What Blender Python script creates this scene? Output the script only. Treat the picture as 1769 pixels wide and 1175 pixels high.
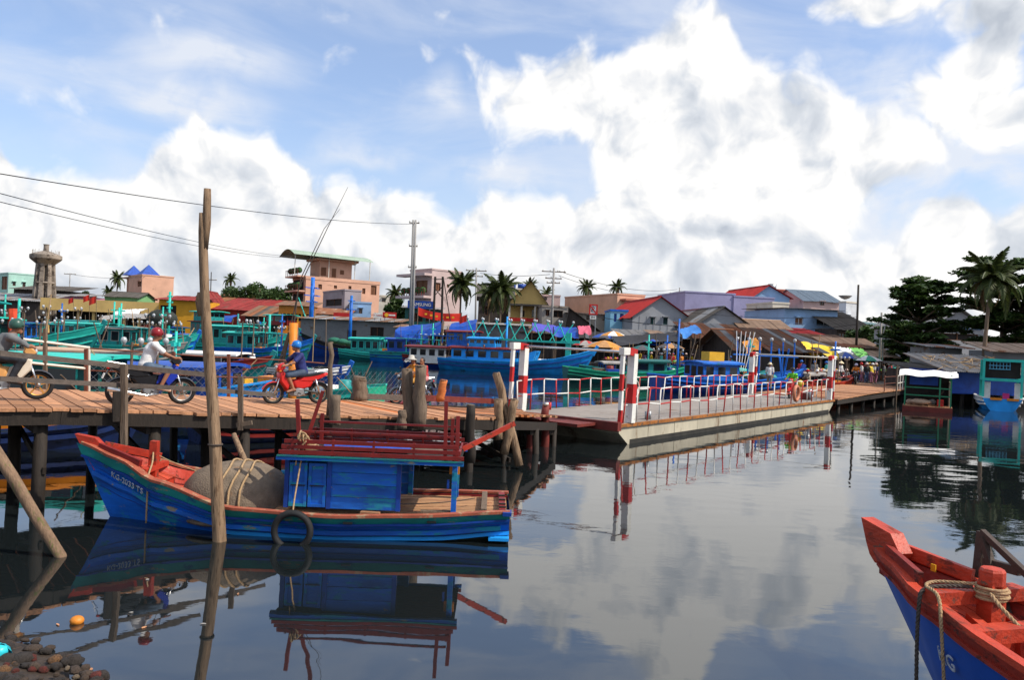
import bpy, bmesh, math, random
import numpy as np
from mathutils import Vector, Matrix
random.seed(7); np.random.seed(7)
for o in list(bpy.data.objects): bpy.data.objects.remove(o)
SC = bpy.context.scene; COL = SC.collection
RAD = math.radians
# ---------------------------------------------------------------- camera
FPX, ROLL, HC = 1350.0, RAD(2.5), 2.8
cam = bpy.data.cameras.new('camera'); camo = bpy.data.objects.new('camera', cam); COL.objects.link(camo)
cam.sensor_fit = 'HORIZONTAL'; cam.sensor_width = 36.0; cam.lens = 36.0*FPX/1769.0
cam.clip_start = 0.05; cam.clip_end = 20000
cr, sr = math.cos(ROLL), math.sin(ROLL)
camo.matrix_world = Matrix(((cr, -sr, 0, 0), (0, 0, -1, 0), (sr, cr, 0, HC), (0, 0, 0, 1)))
SC.camera = camo
# ---------------------------------------------------------------- light
SUN_AZ, SUN_EL = RAD(106), RAD(48)          # azimuth clockwise from +Y (view direction)
sun = bpy.data.lights.new('sun', 'SUN'); suno = bpy.data.objects.new('sun', sun); COL.objects.link(suno)
sun.energy = 5.0; sun.angle = RAD(0.6); sun.color = (1.0, 0.92, 0.79)
sd = Vector((math.sin(SUN_AZ)*math.cos(SUN_EL), math.cos(SUN_AZ)*math.cos(SUN_EL), math.sin(SUN_EL)))
suno.rotation_euler = sd.to_track_quat('Z', 'Y').to_euler()
SC.view_settings.view_transform = 'Standard'; SC.view_settings.look = 'None'
SC.view_settings.exposure = 0.0; SC.view_settings.gamma = 1.0; SC.view_settings.use_curve_mapping = False
SC.cycles.max_bounces = 6; SC.cycles.diffuse_bounces = 2; SC.cycles.glossy_bounces = 3
SC.cycles.transparent_max_bounces = 8; SC.cycles.caustics_reflective = False; SC.cycles.caustics_refractive = False
SC.cycles.use_denoising = True

def uv(px, py):
    dx, dy = px-884.5, 587.5-py
    return (dx*cr-dy*sr)/FPX, (dx*sr+dy*cr)/FPX
def G(px, py, z=0.0):
    u, v = uv(px, py); Y = (z-HC)/v
    return Vector((u*Y, Y, z))
def P(px, py, Y):
    u, v = uv(px, py)
    return Vector((u*Y, Y, HC+v*Y))

# ---------------------------------------------------------------- sky (procedural, by direction)
W = bpy.data.worlds.new('World'); SC.world = W; W.use_nodes = True
def build_sky():
    nt = W.node_tree; N = nt.nodes; L = nt.links
    for n in list(N): N.remove(n)
    def nd(t, **k):
        n = N.new(t)
        for a, b in k.items(): setattr(n, a, b)
        return n
    def setin(n, i, v):
        if hasattr(v, 'is_output') or isinstance(v, bpy.types.NodeSocket): L.new(v, n.inputs[i])
        elif v is not None: n.inputs[i].default_value = v
    def math_(op, a, b=None, c=None, clamp=False):
        n = nd('ShaderNodeMath', operation=op, use_clamp=clamp)
        for i, v in enumerate((a, b, c)): setin(n, i, v)
        return n.outputs[0]
    def vm(op, a, b=None):
        n = nd('ShaderNodeVectorMath', operation=op)
        setin(n, 0, a); setin(n, 1, b)
        return n.outputs['Value'] if op in ('LENGTH', 'DOT_PRODUCT') else n.outputs[0]
    def sstep(v, a, b, o0=0.0, o1=1.0):
        n = nd('ShaderNodeMapRange', interpolation_type='SMOOTHSTEP')
        for i, x in enumerate((v, a, b, o0, o1)): setin(n, i, x)
        return n.outputs[0]
    def mixc(f, a, b):
        n = nd('ShaderNodeMix', data_type='RGBA')
        setin(n, 0, f); setin(n, 6, a); setin(n, 7, b)
        return n.outputs[2]
    tc = nd('ShaderNodeTexCoord'); sep = nd('ShaderNodeSeparateXYZ'); L.new(tc.outputs['Generated'], sep.inputs[0])
    az = math_('ARCTAN2', sep.outputs[0], sep.outputs[1])
    el = math_('ARCSINE', sep.outputs[2])
    cmb = nd('ShaderNodeCombineXYZ'); L.new(az, cmb.inputs[0]); L.new(el, cmb.inputs[1]); p0 = cmb.outputs[0]
    # gentle domain warp so that cloud outlines curl
    wn = nd('ShaderNodeTexNoise', noise_dimensions='2D'); L.new(p0, wn.inputs['Vector']); wn.inputs['Scale'].default_value = 9; wn.inputs['Detail'].default_value = 2
    wv = vm('SUBTRACT', wn.outputs['Color'], (0.5, 0.5, 0.5)); wv = vm('MULTIPLY', wv, (0.06, 0.05, 0))
    p = vm('ADD', p0, wv)
    # puff height field as a group, sampled twice for relief
    g = bpy.data.node_groups.new('puff_field', 'ShaderNodeTree')
    g.interface.new_socket('Vector', in_out='INPUT', socket_type='NodeSocketVector')
    g.interface.new_socket('Value', in_out='OUTPUT', socket_type='NodeSocketFloat')
    gi = g.nodes.new('NodeGroupInput'); go = g.nodes.new('NodeGroupOutput')
    vo = g.nodes.new('ShaderNodeTexVoronoi'); vo.voronoi_dimensions = '2D'; vo.feature = 'F1'; vo.inputs['Scale'].default_value = 15
    vo.inputs['Detail'].default_value = 3.0; vo.inputs['Roughness'].default_value = 0.45; vo.inputs['Lacunarity'].default_value = 2.3
    vo.normalize = True
    no = g.nodes.new('ShaderNodeTexNoise'); no.noise_dimensions = '2D'; no.inputs['Scale'].default_value = 10; no.inputs['Detail'].default_value = 6; no.inputs['Roughness'].default_value = 0.52
    g.links.new(gi.outputs[0], vo.inputs['Vector']); g.links.new(gi.outputs[0], no.inputs['Vector'])
    m1 = g.nodes.new('ShaderNodeMath'); m1.operation = 'MULTIPLY_ADD'; m1.inputs[1].default_value = -1.1; m1.inputs[2].default_value = 0.55
    g.links.new(vo.outputs['Distance'], m1.inputs[0])
    m2 = g.nodes.new('ShaderNodeMath'); m2.operation = 'MULTIPLY_ADD'; m2.inputs[1].default_value = 0.9
    g.links.new(no.outputs['Fac'], m2.inputs[0]); g.links.new(m1.outputs[0], m2.inputs[2]); g.links.new(m2.outputs[0], go.inputs[0])
    def nd_sep(v, i):
        n = nd('ShaderNodeSeparateXYZ'); L.new(v, n.inputs[0]); return n.outputs[i]
    def puff(v):
        n = nd('ShaderNodeGroup'); n.node_tree = g; L.new(v, n.inputs[0]); return n.outputs[0]
    h1 = puff(p); h2 = puff(vm('ADD', p, (0.016, 0.026, 0.0)))
    def blobs(lst):
        acc = None
        for (bx, by, rx, ry, w) in lst:
            u, v = uv(bx, by); a = math.atan(u); e = math.atan(v/math.hypot(1, u))
            d = vm('MULTIPLY', vm('SUBTRACT', p, (a, e, 0)), (FPX/rx, FPX/ry, 0))
            s = sstep(vm('LENGTH', d), 1.25, 0.15, 0.0, w)
            acc = s if acc is None else math_('MAXIMUM', math_('ADD', math_('MULTIPLY', math_('MINIMUM', acc, s), 0.4), acc), s)
        return acc
    AZ = 0.66
    taz = math_('DIVIDE', math_('ADD', nd_sep(p, 0), AZ), 2*AZ); elp = nd_sep(p, 1)
    def curve(pts):                       # (px, py) outline -> elevation as a function of azimuth
        n = nd('ShaderNodeFloatCurve'); c = n.mapping.curves[0]; L.new(taz, n.inputs[1])
        q = []
        for (x, y) in pts:
            u, v = uv(x, y); q.append(((math.atan(u)+AZ)/(2*AZ), math.atan(v/math.hypot(1, u))/0.5))
        q = sorted(k for k in q if 0 <= k[0] <= 1)
        c.points[0].location = (0, q[0][1]); c.points[1].location = (1, q[-1][1])
        for k in q: c.points.new(*k).handle_type = 'VECTOR'
        n.mapping.update()
        return math_('MULTIPLY', n.outputs[0], 0.5)
    bank_top = curve([(-50, 230), (-5, 225), (15, 290), (60, 312), (120, 305), (200, 300), (240, 290), (275, 255), (300, 245), (330, 228), (350, 190), (372, 215), (395, 262), (430, 262), (450, 250), (500, 255), (530, 282), (550, 320), (600, 338), (640, 325), (680, 345), (720, 345), (745, 378), (790, 368), (830, 345), (900, 338), (945, 322), (985, 335), (1020, 335), (1060, 300), (1100, 290), (1300, 310), (1400, 400), (1500, 425), (1560, 405), (1600, 365), (1620, 333), (1650, 323), (1690, 345), (1720, 362), (1769, 350), (1830, 340)])
    pile_top = curve([(-50, 560), (800, 300), (828, 175), (845, 118), (900, 95), (940, 78), (1000, 72), (1030, 100), (1060, 90), (1120, 48), (1150, 30), (1185, 18), (1230, 0), (1270, 28), (1287, 62), (1305, 100), (1335, 135), (1400, 150), (1450, 168), (1490, 182), (1535, 190), (1580, 212), (1625, 235), (1660, 330), (1720, 500), (1830, 560)])
    pile_bot = curve([(-50, 400), (828, 180), (870, 212), (950, 228), (1000, 240), (1050, 300), (1090, 360), (1150, 440), (1400, 460), (1500, 330), (1580, 255), (1625, 250), (1700, 420), (1830, 500)])
    amt = curve([(-50, 300), (200, 300), (400, 420), (600, 330), (850, 280), (1000, 330), (1150, 455), (1300, 500), (1500, 500), (1769, 470), (1830, 470)])
    dtop = math_('SUBTRACT', bank_top, elp)
    D = sstep(dtop, -0.035, 0.05)
    D2 = math_('MULTIPLY', sstep(math_('SUBTRACT', pile_top, elp), -0.035, 0.05), sstep(math_('SUBTRACT', elp, pile_bot), -0.06, 0.05))
    D2 = math_('MULTIPLY', D2, sstep(taz, (math.atan(uv(820, 150)[0])+AZ)/(2*AZ), (math.atan(uv(1010, 150)[0])+AZ)/(2*AZ), 0.5, 1.0))
    D = math_('MAXIMUM', math_('MAXIMUM', D, D2), blobs([(1705, 110, 70, 75, .95), (1640, 165, 80, 50, .85), (1740, 205, 70, 60, .85), (1500, 5, 130, 45, .8), (1725, 20, 100, 60, .9)]))
    # the same kind of sky all round, where the photograph does not show it
    fr = math_('MULTIPLY', sstep(math_('ABSOLUTE', az), 0.72, 0.95, 1, 0), sstep(el, 0.48, 0.62, 1, 0))
    gn = nd('ShaderNodeTexNoise'); L.new(tc.outputs['Generated'], gn.inputs['Vector']); gn.inputs['Scale'].default_value = 3.2; gn.inputs['Detail'].default_value = 3
    gen = sstep(gn.outputs['Fac'], 0.46, 0.66, 0, 1.0)
    D = math_('ADD', math_('MULTIPLY', D, fr), math_('MULTIPLY', gen, math_('SUBTRACT', 1.0, fr)))
    dens = math_('ADD', D, math_('MULTIPLY', math_('SUBTRACT', h1, 0.62), 0.95))
    alpha = sstep(dens, 0.20, 0.62)
    # thin veil and wisps
    mp = nd('ShaderNodeMapping'); L.new(p0, mp.inputs[0]); mp.inputs['Rotation'].default_value = (0, 0, RAD(12)); mp.inputs['Scale'].default_value = (2.2, 8.0, 1)
    wi = nd('ShaderNodeTexNoise', noise_dimensions='2D'); L.new(mp.outputs[0], wi.inputs['Vector']); wi.inputs['Scale'].default_value = 1.6; wi.inputs['Detail'].default_value = 7; wi.inputs['Roughness'].default_value = .55; wi.inputs['Distortion'].default_value = .4
    thin = blobs([(330, 175, 130, 55, .75), (380, 102, 150, 38, .55), (620, 262, 95, 26, .8), (765, 165, 40, 40, .6), (845, 300, 110, 35, .7), (1560, 140, 120, 160, .5), (1600, 330, 300, 170, .95)])
    th = math_('MULTIPLY', thin, sstep(math_('ADD', math_('MULTIPLY', h1, .6), math_('MULTIPLY', wi.outputs['Fac'], .6)), .38, .86))
    veil = math_('ADD', math_('MULTIPLY_ADD', sstep(wi.outputs['Fac'], .36, .80), 0.45, 0.16), math_('MULTIPLY', th, .95))
    haze = sstep(el, 0.30, 0.0, 0.0, 0.55)
    # the sky proper
    sky = nd('ShaderNodeTexSky', sky_type='NISHITA'); sky.sun_disc = False
    sky.sun_elevation = SUN_EL; sky.sun_rotation = SUN_AZ; sky.air_density = 1.0; sky.dust_density = 1.6; sky.ozone_density = 2.5; sky.altitude = 0
    base = mixc(haze, vm('MULTIPLY', sky.outputs[0], (1.3, 1.38, 1.5)), (5.6, 5.9, 6.4, 1))
    base = mixc(math_('MINIMUM', veil, 0.9), base, (5.9, 6.2, 6.8, 1))
    # cloud brightness: relief from the puffs, grey bellies where the cloud is thick
    rel = math_('MULTIPLY', math_('SUBTRACT', h1, h2), 1.5)
    belly = blobs([(1250, 195, 150, 50, .4), (1080, 165, 110, 55, .38), (1240, 395, 190, 40, .8), (1640, 378, 45, 55, 1.0), (1735, 30, 110, 60, 1.0), (1265, 462, 60, 25, .7)])
    belly = math_('MAXIMUM', belly, math_('MULTIPLY', sstep(dtop, 0.03, 0.15), math_('MULTIPLY', amt, 6.0)))
    belly = math_('MULTIPLY', belly, sstep(math_('ADD', belly, math_('SUBTRACT', h1, .62)), .15, .75))
    gb = sstep(gn.outputs['Fac'], .56, .74, 0, .7)
    belly = math_('ADD', math_('MULTIPLY', belly, fr), math_('MULTIPLY', gb, math_('SUBTRACT', 1.0, fr)))
    lit = math_('SUBTRACT', math_('ADD', 0.88, rel), math_('MULTIPLY', belly, math_('ADD', .25, math_('MULTIPLY', h1, .42))), clamp=True)
    rmp = nd('ShaderNodeValToRGB'); L.new(lit, rmp.inputs[0]); r = rmp.color_ramp
    r.elements[0].position = 0.0; r.elements[0].color = (.55, .60, .68, 1)
    r.elements[1].position = 0.9; r.elements[1].color = (1.09, 1.08, 1.06, 1)
    e = r.elements.new(.45); e.color = (.76, .80, .86, 1)
    e = r.elements.new(.70); e.color = (.94, .95, .97, 1)
    cl = vm('MULTIPLY', rmp.outputs[0], (6.9, 6.9, 6.9))
    col = mixc(alpha, base, cl)
    # below the horizon: dim ground tone
    col = mixc(sstep(el, -0.02, 0.0, 1, 0), col, (.8, .8, .8, 1))
    bg = nd('ShaderNodeBackground'); L.new(col, bg.inputs[0]); bg.inputs[1].default_value = 0.14
    out = nd('ShaderNodeOutputWorld'); L.new(bg.outputs[0], out.inputs[0])
build_sky()
# ---------------------------------------------------------------- materials
MATS = {}
def pm(key, col, rough=.6, var=.22, scale=3.0, wear=None, wamt=.55, wscale=6.0, bump=.0, bscale=20.0, metal=0.0, stretch=(1, 1, 1), spec=.35, rnd=.0, emit=None, wear2=None, w2amt=.66, w2scale=4.0):
    """procedural paint / wood / metal: base colour broken up by noise, optional worn-through colour, optional grain"""
    if key in MATS: return MATS[key]
    m = bpy.data.materials.new(key); m.use_nodes = True; nt = m.node_tree; N, L = nt.nodes, nt.links
    b = N['Principled BSDF']; b.inputs['Roughness'].default_value = rough; b.inputs['Metallic'].default_value = metal
    b.inputs['Specular IOR Level'].default_value = spec
    tc = N.new('ShaderNodeTexCoord'); mp = N.new('ShaderNodeMapping'); mp.inputs['Scale'].default_value = stretch
    oi = N.new('ShaderNodeObjectInfo'); va = N.new('ShaderNodeVectorMath'); va.operation = 'MULTIPLY_ADD'
    L.new(oi.outputs['Random'], va.inputs[0]); va.inputs[1].default_value = (37, 19, 53); L.new(tc.outputs['Object'], va.inputs[2])
    L.new(va.outputs[0], mp.inputs[0])
    n1 = N.new('ShaderNodeTexNoise'); n1.inputs['Scale'].default_value = scale; n1.inputs['Detail'].default_value = 5; n1.inputs['Roughness'].default_value = .62
    L.new(mp.outputs[0], n1.inputs['Vector'])
    mr = N.new('ShaderNodeMapRange'); mr.inputs[1].default_value = .28; mr.inputs[2].default_value = .72; mr.inputs[3].default_value = 1-var; mr.inputs[4].default_value = 1+var
    L.new(n1.outputs['Fac'], mr.inputs[0]); f = mr.outputs[0]
    if rnd:
        r2 = N.new('ShaderNodeMapRange'); r2.inputs[3].default_value = 1-rnd; r2.inputs[4].default_value = 1+rnd; L.new(oi.outputs['Random'], r2.inputs[0])
        mm = N.new('ShaderNodeMath'); mm.operation = 'MULTIPLY'; L.new(f, mm.inputs[0]); L.new(r2.outputs[0], mm.inputs[1]); f = mm.outputs[0]
    vm = N.new('ShaderNodeVectorMath'); vm.operation = 'SCALE'; vm.inputs[0].default_value = col[:3]; L.new(f, vm.inputs['Scale'])
    c = vm.outputs[0]
    if wear is not None:
        n2 = N.new('ShaderNodeTexNoise'); n2.inputs['Scale'].default_value = wscale; n2.inputs['Detail'].default_value = 8; n2.inputs['Roughness'].default_value = .7
        L.new(mp.outputs[0], n2.inputs['Vector'])
        w = N.new('ShaderNodeMapRange'); w.inputs[1].default_value = wamt; w.inputs[2].default_value = wamt+.07; L.new(n2.outputs['Fac'], w.inputs[0])
        mx = N.new('ShaderNodeMix'); mx.data_type = 'RGBA'; L.new(w.outputs[0], mx.inputs[0]); L.new(c, mx.inputs[6]); mx.inputs[7].default_value = (*wear[:3], 1); c = mx.outputs[2]
        rr = N.new('ShaderNodeMapRange'); L.new(w.outputs[0], rr.inputs[0]); rr.inputs[3].default_value = rough; rr.inputs[4].default_value = .9; L.new(rr.outputs[0], b.inputs['Roughness'])
    if wear2 is not None:
        n4 = N.new('ShaderNodeTexNoise'); n4.inputs['Scale'].default_value = w2scale; n4.inputs['Detail'].default_value = 9; n4.inputs['Roughness'].default_value = .72
        L.new(mp.outputs[0], n4.inputs['Vector'])
        w4 = N.new('ShaderNodeMapRange'); w4.inputs[1].default_value = w2amt; w4.inputs[2].default_value = w2amt+.03; L.new(n4.outputs['Fac'], w4.inputs[0])
        m4 = N.new('ShaderNodeMix'); m4.data_type = 'RGBA'; L.new(w4.outputs[0], m4.inputs[0]); L.new(c, m4.inputs[6]); m4.inputs[7].default_value = (*wear2[:3], 1); c = m4.outputs[2]
    L.new(c, b.inputs['Base Color'])
    if bump:
        n3 = N.new('ShaderNodeTexNoise'); n3.inputs['Scale'].default_value = bscale; n3.inputs['Detail'].default_value = 4; L.new(mp.outputs[0], n3.inputs['Vector'])
        bp = N.new('ShaderNodeBump'); bp.inputs['Strength'].default_value = bump; bp.inputs['Distance'].default_value = .02
        L.new(n3.outputs['Fac'], bp.inputs['Height']); L.new(bp.outputs[0], b.inputs['Normal'])
    if emit: b.inputs['Emission Color'].default_value = (*emit, 1); b.inputs['Emission Strength'].default_value = 1
    MATS[key] = m
    return m
def glassy(key, col, rough=.08):
    if key in MATS: return MATS[key]
    m = bpy.data.materials.new(key); m.use_nodes = True; b = m.node_tree.nodes['Principled BSDF']
    b.inputs['Base Color'].default_value = (*col, 1); b.inputs['Roughness'].default_value = rough; b.inputs['Specular IOR Level'].default_value = .6
    MATS[key] = m
    return m

FGB = dict(stretch=(.45, 1, 1.6))
WOODGREY = (.16, .12, .09); RUST = (.20, .065, .022)
M = dict(
 water_blue=None)
M['blue'] = pm('boat_blue', (.005, .115, .50), .48, .45, 1.8, wear=(.012, .15, .24), wamt=.56, wscale=3.0, bump=.25, bscale=9, wear2=(.22, .19, .13), w2amt=.665, w2scale=3.2)
M['blue_deep'] = pm('boat_blue_deep', (.003, .042, .26), .5, .4, 2, wear=(.01, .06, .11), wamt=.58, wear2=(.13, .11, .08), w2amt=.67)
M['blue_bright'] = pm('boat_blue_bright', (.014, .30, .78), .5, .3, 1.2, wear=(.02, .13, .22), wamt=.60, wscale=1.5, wear2=(.20, .14, .09), w2amt=.68, w2scale=1.6)
M['fg_blue'] = pm('near_boat_blue', (.005, .105, .48), .5, .5, 1.6, wear=(.012, .20, .30), wamt=.525, wscale=2.6, bump=.35, bscale=12, wear2=(.25, .21, .15), w2amt=.625, w2scale=3.4, stretch=(.5, 1, 1.7))
M['fg_teal'] = pm('near_boat_teal', (.012, .22, .20), .55, .45, 2, wear=(.015, .10, .20), wamt=.53, wscale=3, wear2=(.28, .21, .13), w2amt=.60, w2scale=4, stretch=(.5, 1, 1.7))
M['scum'] = pm('hull_scum', (.016, .020, .012), .8, .6, 5)
M['shaded_navy'] = pm('shaded_navy', (.003, .016, .085), .55, .4, 2, wear=(.01, .02, .04), wamt=.56)  # hull blue darkened to paint in the shade under and behind the bridge
M['blue_mid'] = pm('boat_blue_mid', (.008, .17, .62), .5, .3, 1.0, wear=(.01, .09, .24), wamt=.58, wscale=1.2, wear2=(.20, .16, .11), w2amt=.69, w2scale=1.2)
M['teal'] = pm('boat_teal', (.014, .24, .24), .5, .3, 2.5, wear=(.05, .06, .05), wamt=.57, wscale=1.6)
M['teal_bright'] = pm('boat_teal_bright', (.025, .46, .38), .5, .2, 1.5, wear=(.05, .13, .11), wamt=.60, wscale=1.4)
M['teal_dark'] = pm('boat_teal_dark', (.008, .10, .09), .5, .3, 2)
M['green'] = pm('boat_green', (.01, .30, .17), .5, .25, 2)
M['red'] = pm('boat_red', (.40, .035, .016), .5, .35, 3, wear=(.13, .035, .02), wamt=.55, wscale=7, bump=.3, bscale=22, wear2=(.30, .18, .10), w2amt=.64, w2scale=6)
M['red_dark'] = pm('boat_red_dark', (.17, .012, .010), .5, .35, 3, wear=(.06, .015, .012), wamt=.58, wscale=9)
M['white'] = pm('white_paint', (.68, .67, .63), .5, .15, 2, wear=(.36, .27, .19), wamt=.60, wscale=6)
M['signred'] = pm('red_band_paint', (.42, .014, .012), .5, .25, 3, wear=(.24, .10, .06), wamt=.60, wscale=7)
M['deckwood'] = pm('deck_wood', (.40, .215, .105), .8, .35, 2.5, wear=(.24, .045, .03), wamt=.56, wscale=3.5, bump=.35, bscale=14, stretch=(1, 7, 7), rnd=.25)
M['deckred'] = pm('deck_red_wood', (.40, .05, .022), .7, .35, 2.5, wear=(.20, .09, .05), wamt=.57, wscale=5, bump=.35, bscale=14, stretch=(1, 7, 7), rnd=.2)
M['plank'] = pm('bridge_plank_wood', (.40, .195, .10), .85, .35, 3, wear=(.21, .12, .075), wamt=.58, wscale=4, bump=.3, bscale=12, stretch=(1, 8, 8), rnd=.28)
M['plank_org'] = pm('bridge_orange_wood', (.42, .13, .035), .8, .3, 3, stretch=(1, 6, 6), bump=.3, rnd=.2)
M['darkwood'] = pm('dark_shade_wood', (.020, .014, .010), .75, .4, 4, bump=.4, stretch=(6, 6, 1))  # near-black base puts deep shade into the timber colour
M['greywood'] = pm('grey_weathered_wood', (.14, .10, .07), .85, .35, 4, wear=(.07, .045, .03), wamt=.56, wscale=7, bump=.5, bscale=12, stretch=(5, 5, .7))
M['railwood'] = pm('rail_grey_wood', (.105, .082, .068), .85, .3, 4, bump=.4, stretch=(1, 5, 5), rnd=.2)
M['pole'] = pm('pole_bark', (.23, .15, .09), .85, .4, 3, wear=(.10, .055, .03), wamt=.53, wscale=5, bump=.8, bscale=9, stretch=(5, 5, .6))
M['rope'] = pm('rope_tan', (.36, .24, .13), .9, .25, 30, bump=.6, bscale=60)
M['rope_dark'] = pm('rope_dark', (.07, .055, .045), .9, .25, 30)
M['tyre'] = pm('tyre_rubber', (.012, .012, .013), .75, .3, 8)
M['basket'] = pm('basket_tar', (.165, .125, .088), .75, .3, 5, wear=(.20, .12, .07), wamt=.60, wscale=3, bump=.8, bscale=45)
M['tarp_blue'] = pm('blue_tarpaulin', (.008, .06, .34), .45, .3, 2, bump=.3, bscale=6)
M['tarp_orange'] = pm('orange_tarpaulin', (.55, .22, .03), .6, .25, 2)
M['tarp_grey'] = pm('grey_tarpaulin', (.30, .28, .26), .7, .25, 2, wear=(.14, .11, .09), wamt=.58)
M['tarp_white'] = pm('white_sheet', (.75, .74, .72), .7, .1, 2, wear=(.35, .32, .3), wamt=.66)
M['yellow'] = pm('yellow_paint', (.68, .36, .02), .5, .15, 2)
M['orange'] = pm('orange_paint', (.62, .20, .015), .5, .2, 2)
M['steel_cream'] = pm('pontoon_cream_steel', (.42, .38, .29), .6, .25, 1.2, wear=(.19, .13, .08), wamt=.57, wscale=.9, wear2=(.20, .07, .02), w2amt=.65, w2scale=1.5, stretch=(1, 1, .35))
M['steel_deck'] = pm('pontoon_deck', (.24, .21, .185), .8, .2, .8, wear=(.15, .11, .08), wamt=.58, wscale=1.0)
M['rust'] = pm('rusty_edge', (.30, .105, .02), .85, .45, 4, wear=(.09, .06, .04), wamt=.52, wscale=5, bump=.4)
M['rustred'] = pm('rusty_red_steel', (.13, .02, .014), .7, .4, 3)
M['rustroof'] = pm('rusty_corrugated', (.19, .075, .035), .85, .4, .5, wear=(.27, .20, .16), wamt=.55, wscale=.45, stretch=(1, .5, 1))
M['rustroof2'] = pm('rusty_brown_corrugated', (.15, .09, .06), .85, .35, .6, wear=(.20, .075, .03), wamt=.54, wscale=.6)
M['tinroof'] = pm('grey_corrugated', (.20, .20, .205), .6, .3, .5, wear=(.17, .10, .06), wamt=.56, wscale=.4)
M['tanroof'] = pm('tan_sheet_roof', (.42, .29, .20), .8, .2, .5, wear=(.25, .13, .07), wamt=.6, wscale=.5)
M['redroof'] = pm('red_painted_roof', (.40, .022, .016), .6, .25, .6, wear=(.26, .16, .12), wamt=.64, wscale=.35)
M['maroonroof'] = pm('maroon_roof', (.20, .018, .016), .7, .35, .6, wear=(.13, .06, .045), wamt=.56, wscale=.5)
M['darkroof'] = pm('dark_fibre_roof', (.07, .062, .055), .85, .3, .8)
M['metal'] = pm('grey_metal', (.30, .31, .32), .4, .15, 5, metal=.7)
M['chrome'] = pm('bright_metal', (.62, .62, .62), .2, .1, 5, metal=.9)
M['black'] = pm('black_plastic', (.012, .012, .013), .4, .2, 5)
M['concrete'] = pm('weathered_concrete', (.24, .20, .165), .9, .4, .7, wear=(.08, .062, .05), wamt=.52, wscale=.8)
M['pole_conc'] = pm('concrete_pole', (.27, .26, .25), .85, .15, 1)
M['window'] = glassy('dark_window_glass', (.015, .018, .022))
M['shutter'] = pm('brown_shutter', (.16, .065, .03), .7, .25, 6)
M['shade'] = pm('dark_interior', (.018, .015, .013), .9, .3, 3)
M['bulb'] = glassy('lamp_bulb_glass', (.36, .38, .40), .15)
M['skin'] = pm('skin', (.28, .125, .07), .55, .1, 12)
M['hair'] = pm('black_hair', (.008, .007, .007), .5, .2, 20)
M['net'] = pm('dark_net', (.03, .035, .03), .9, .4, 12, bump=1, bscale=40)
M['leaf'] = None

def color_mat(name, col, rough=.7, **k):
    if rough > .6: k.setdefault('bump', .8); k.setdefault('bscale', 9); k.setdefault('scale', 7)
    return pm(name, col, rough, **k)

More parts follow.
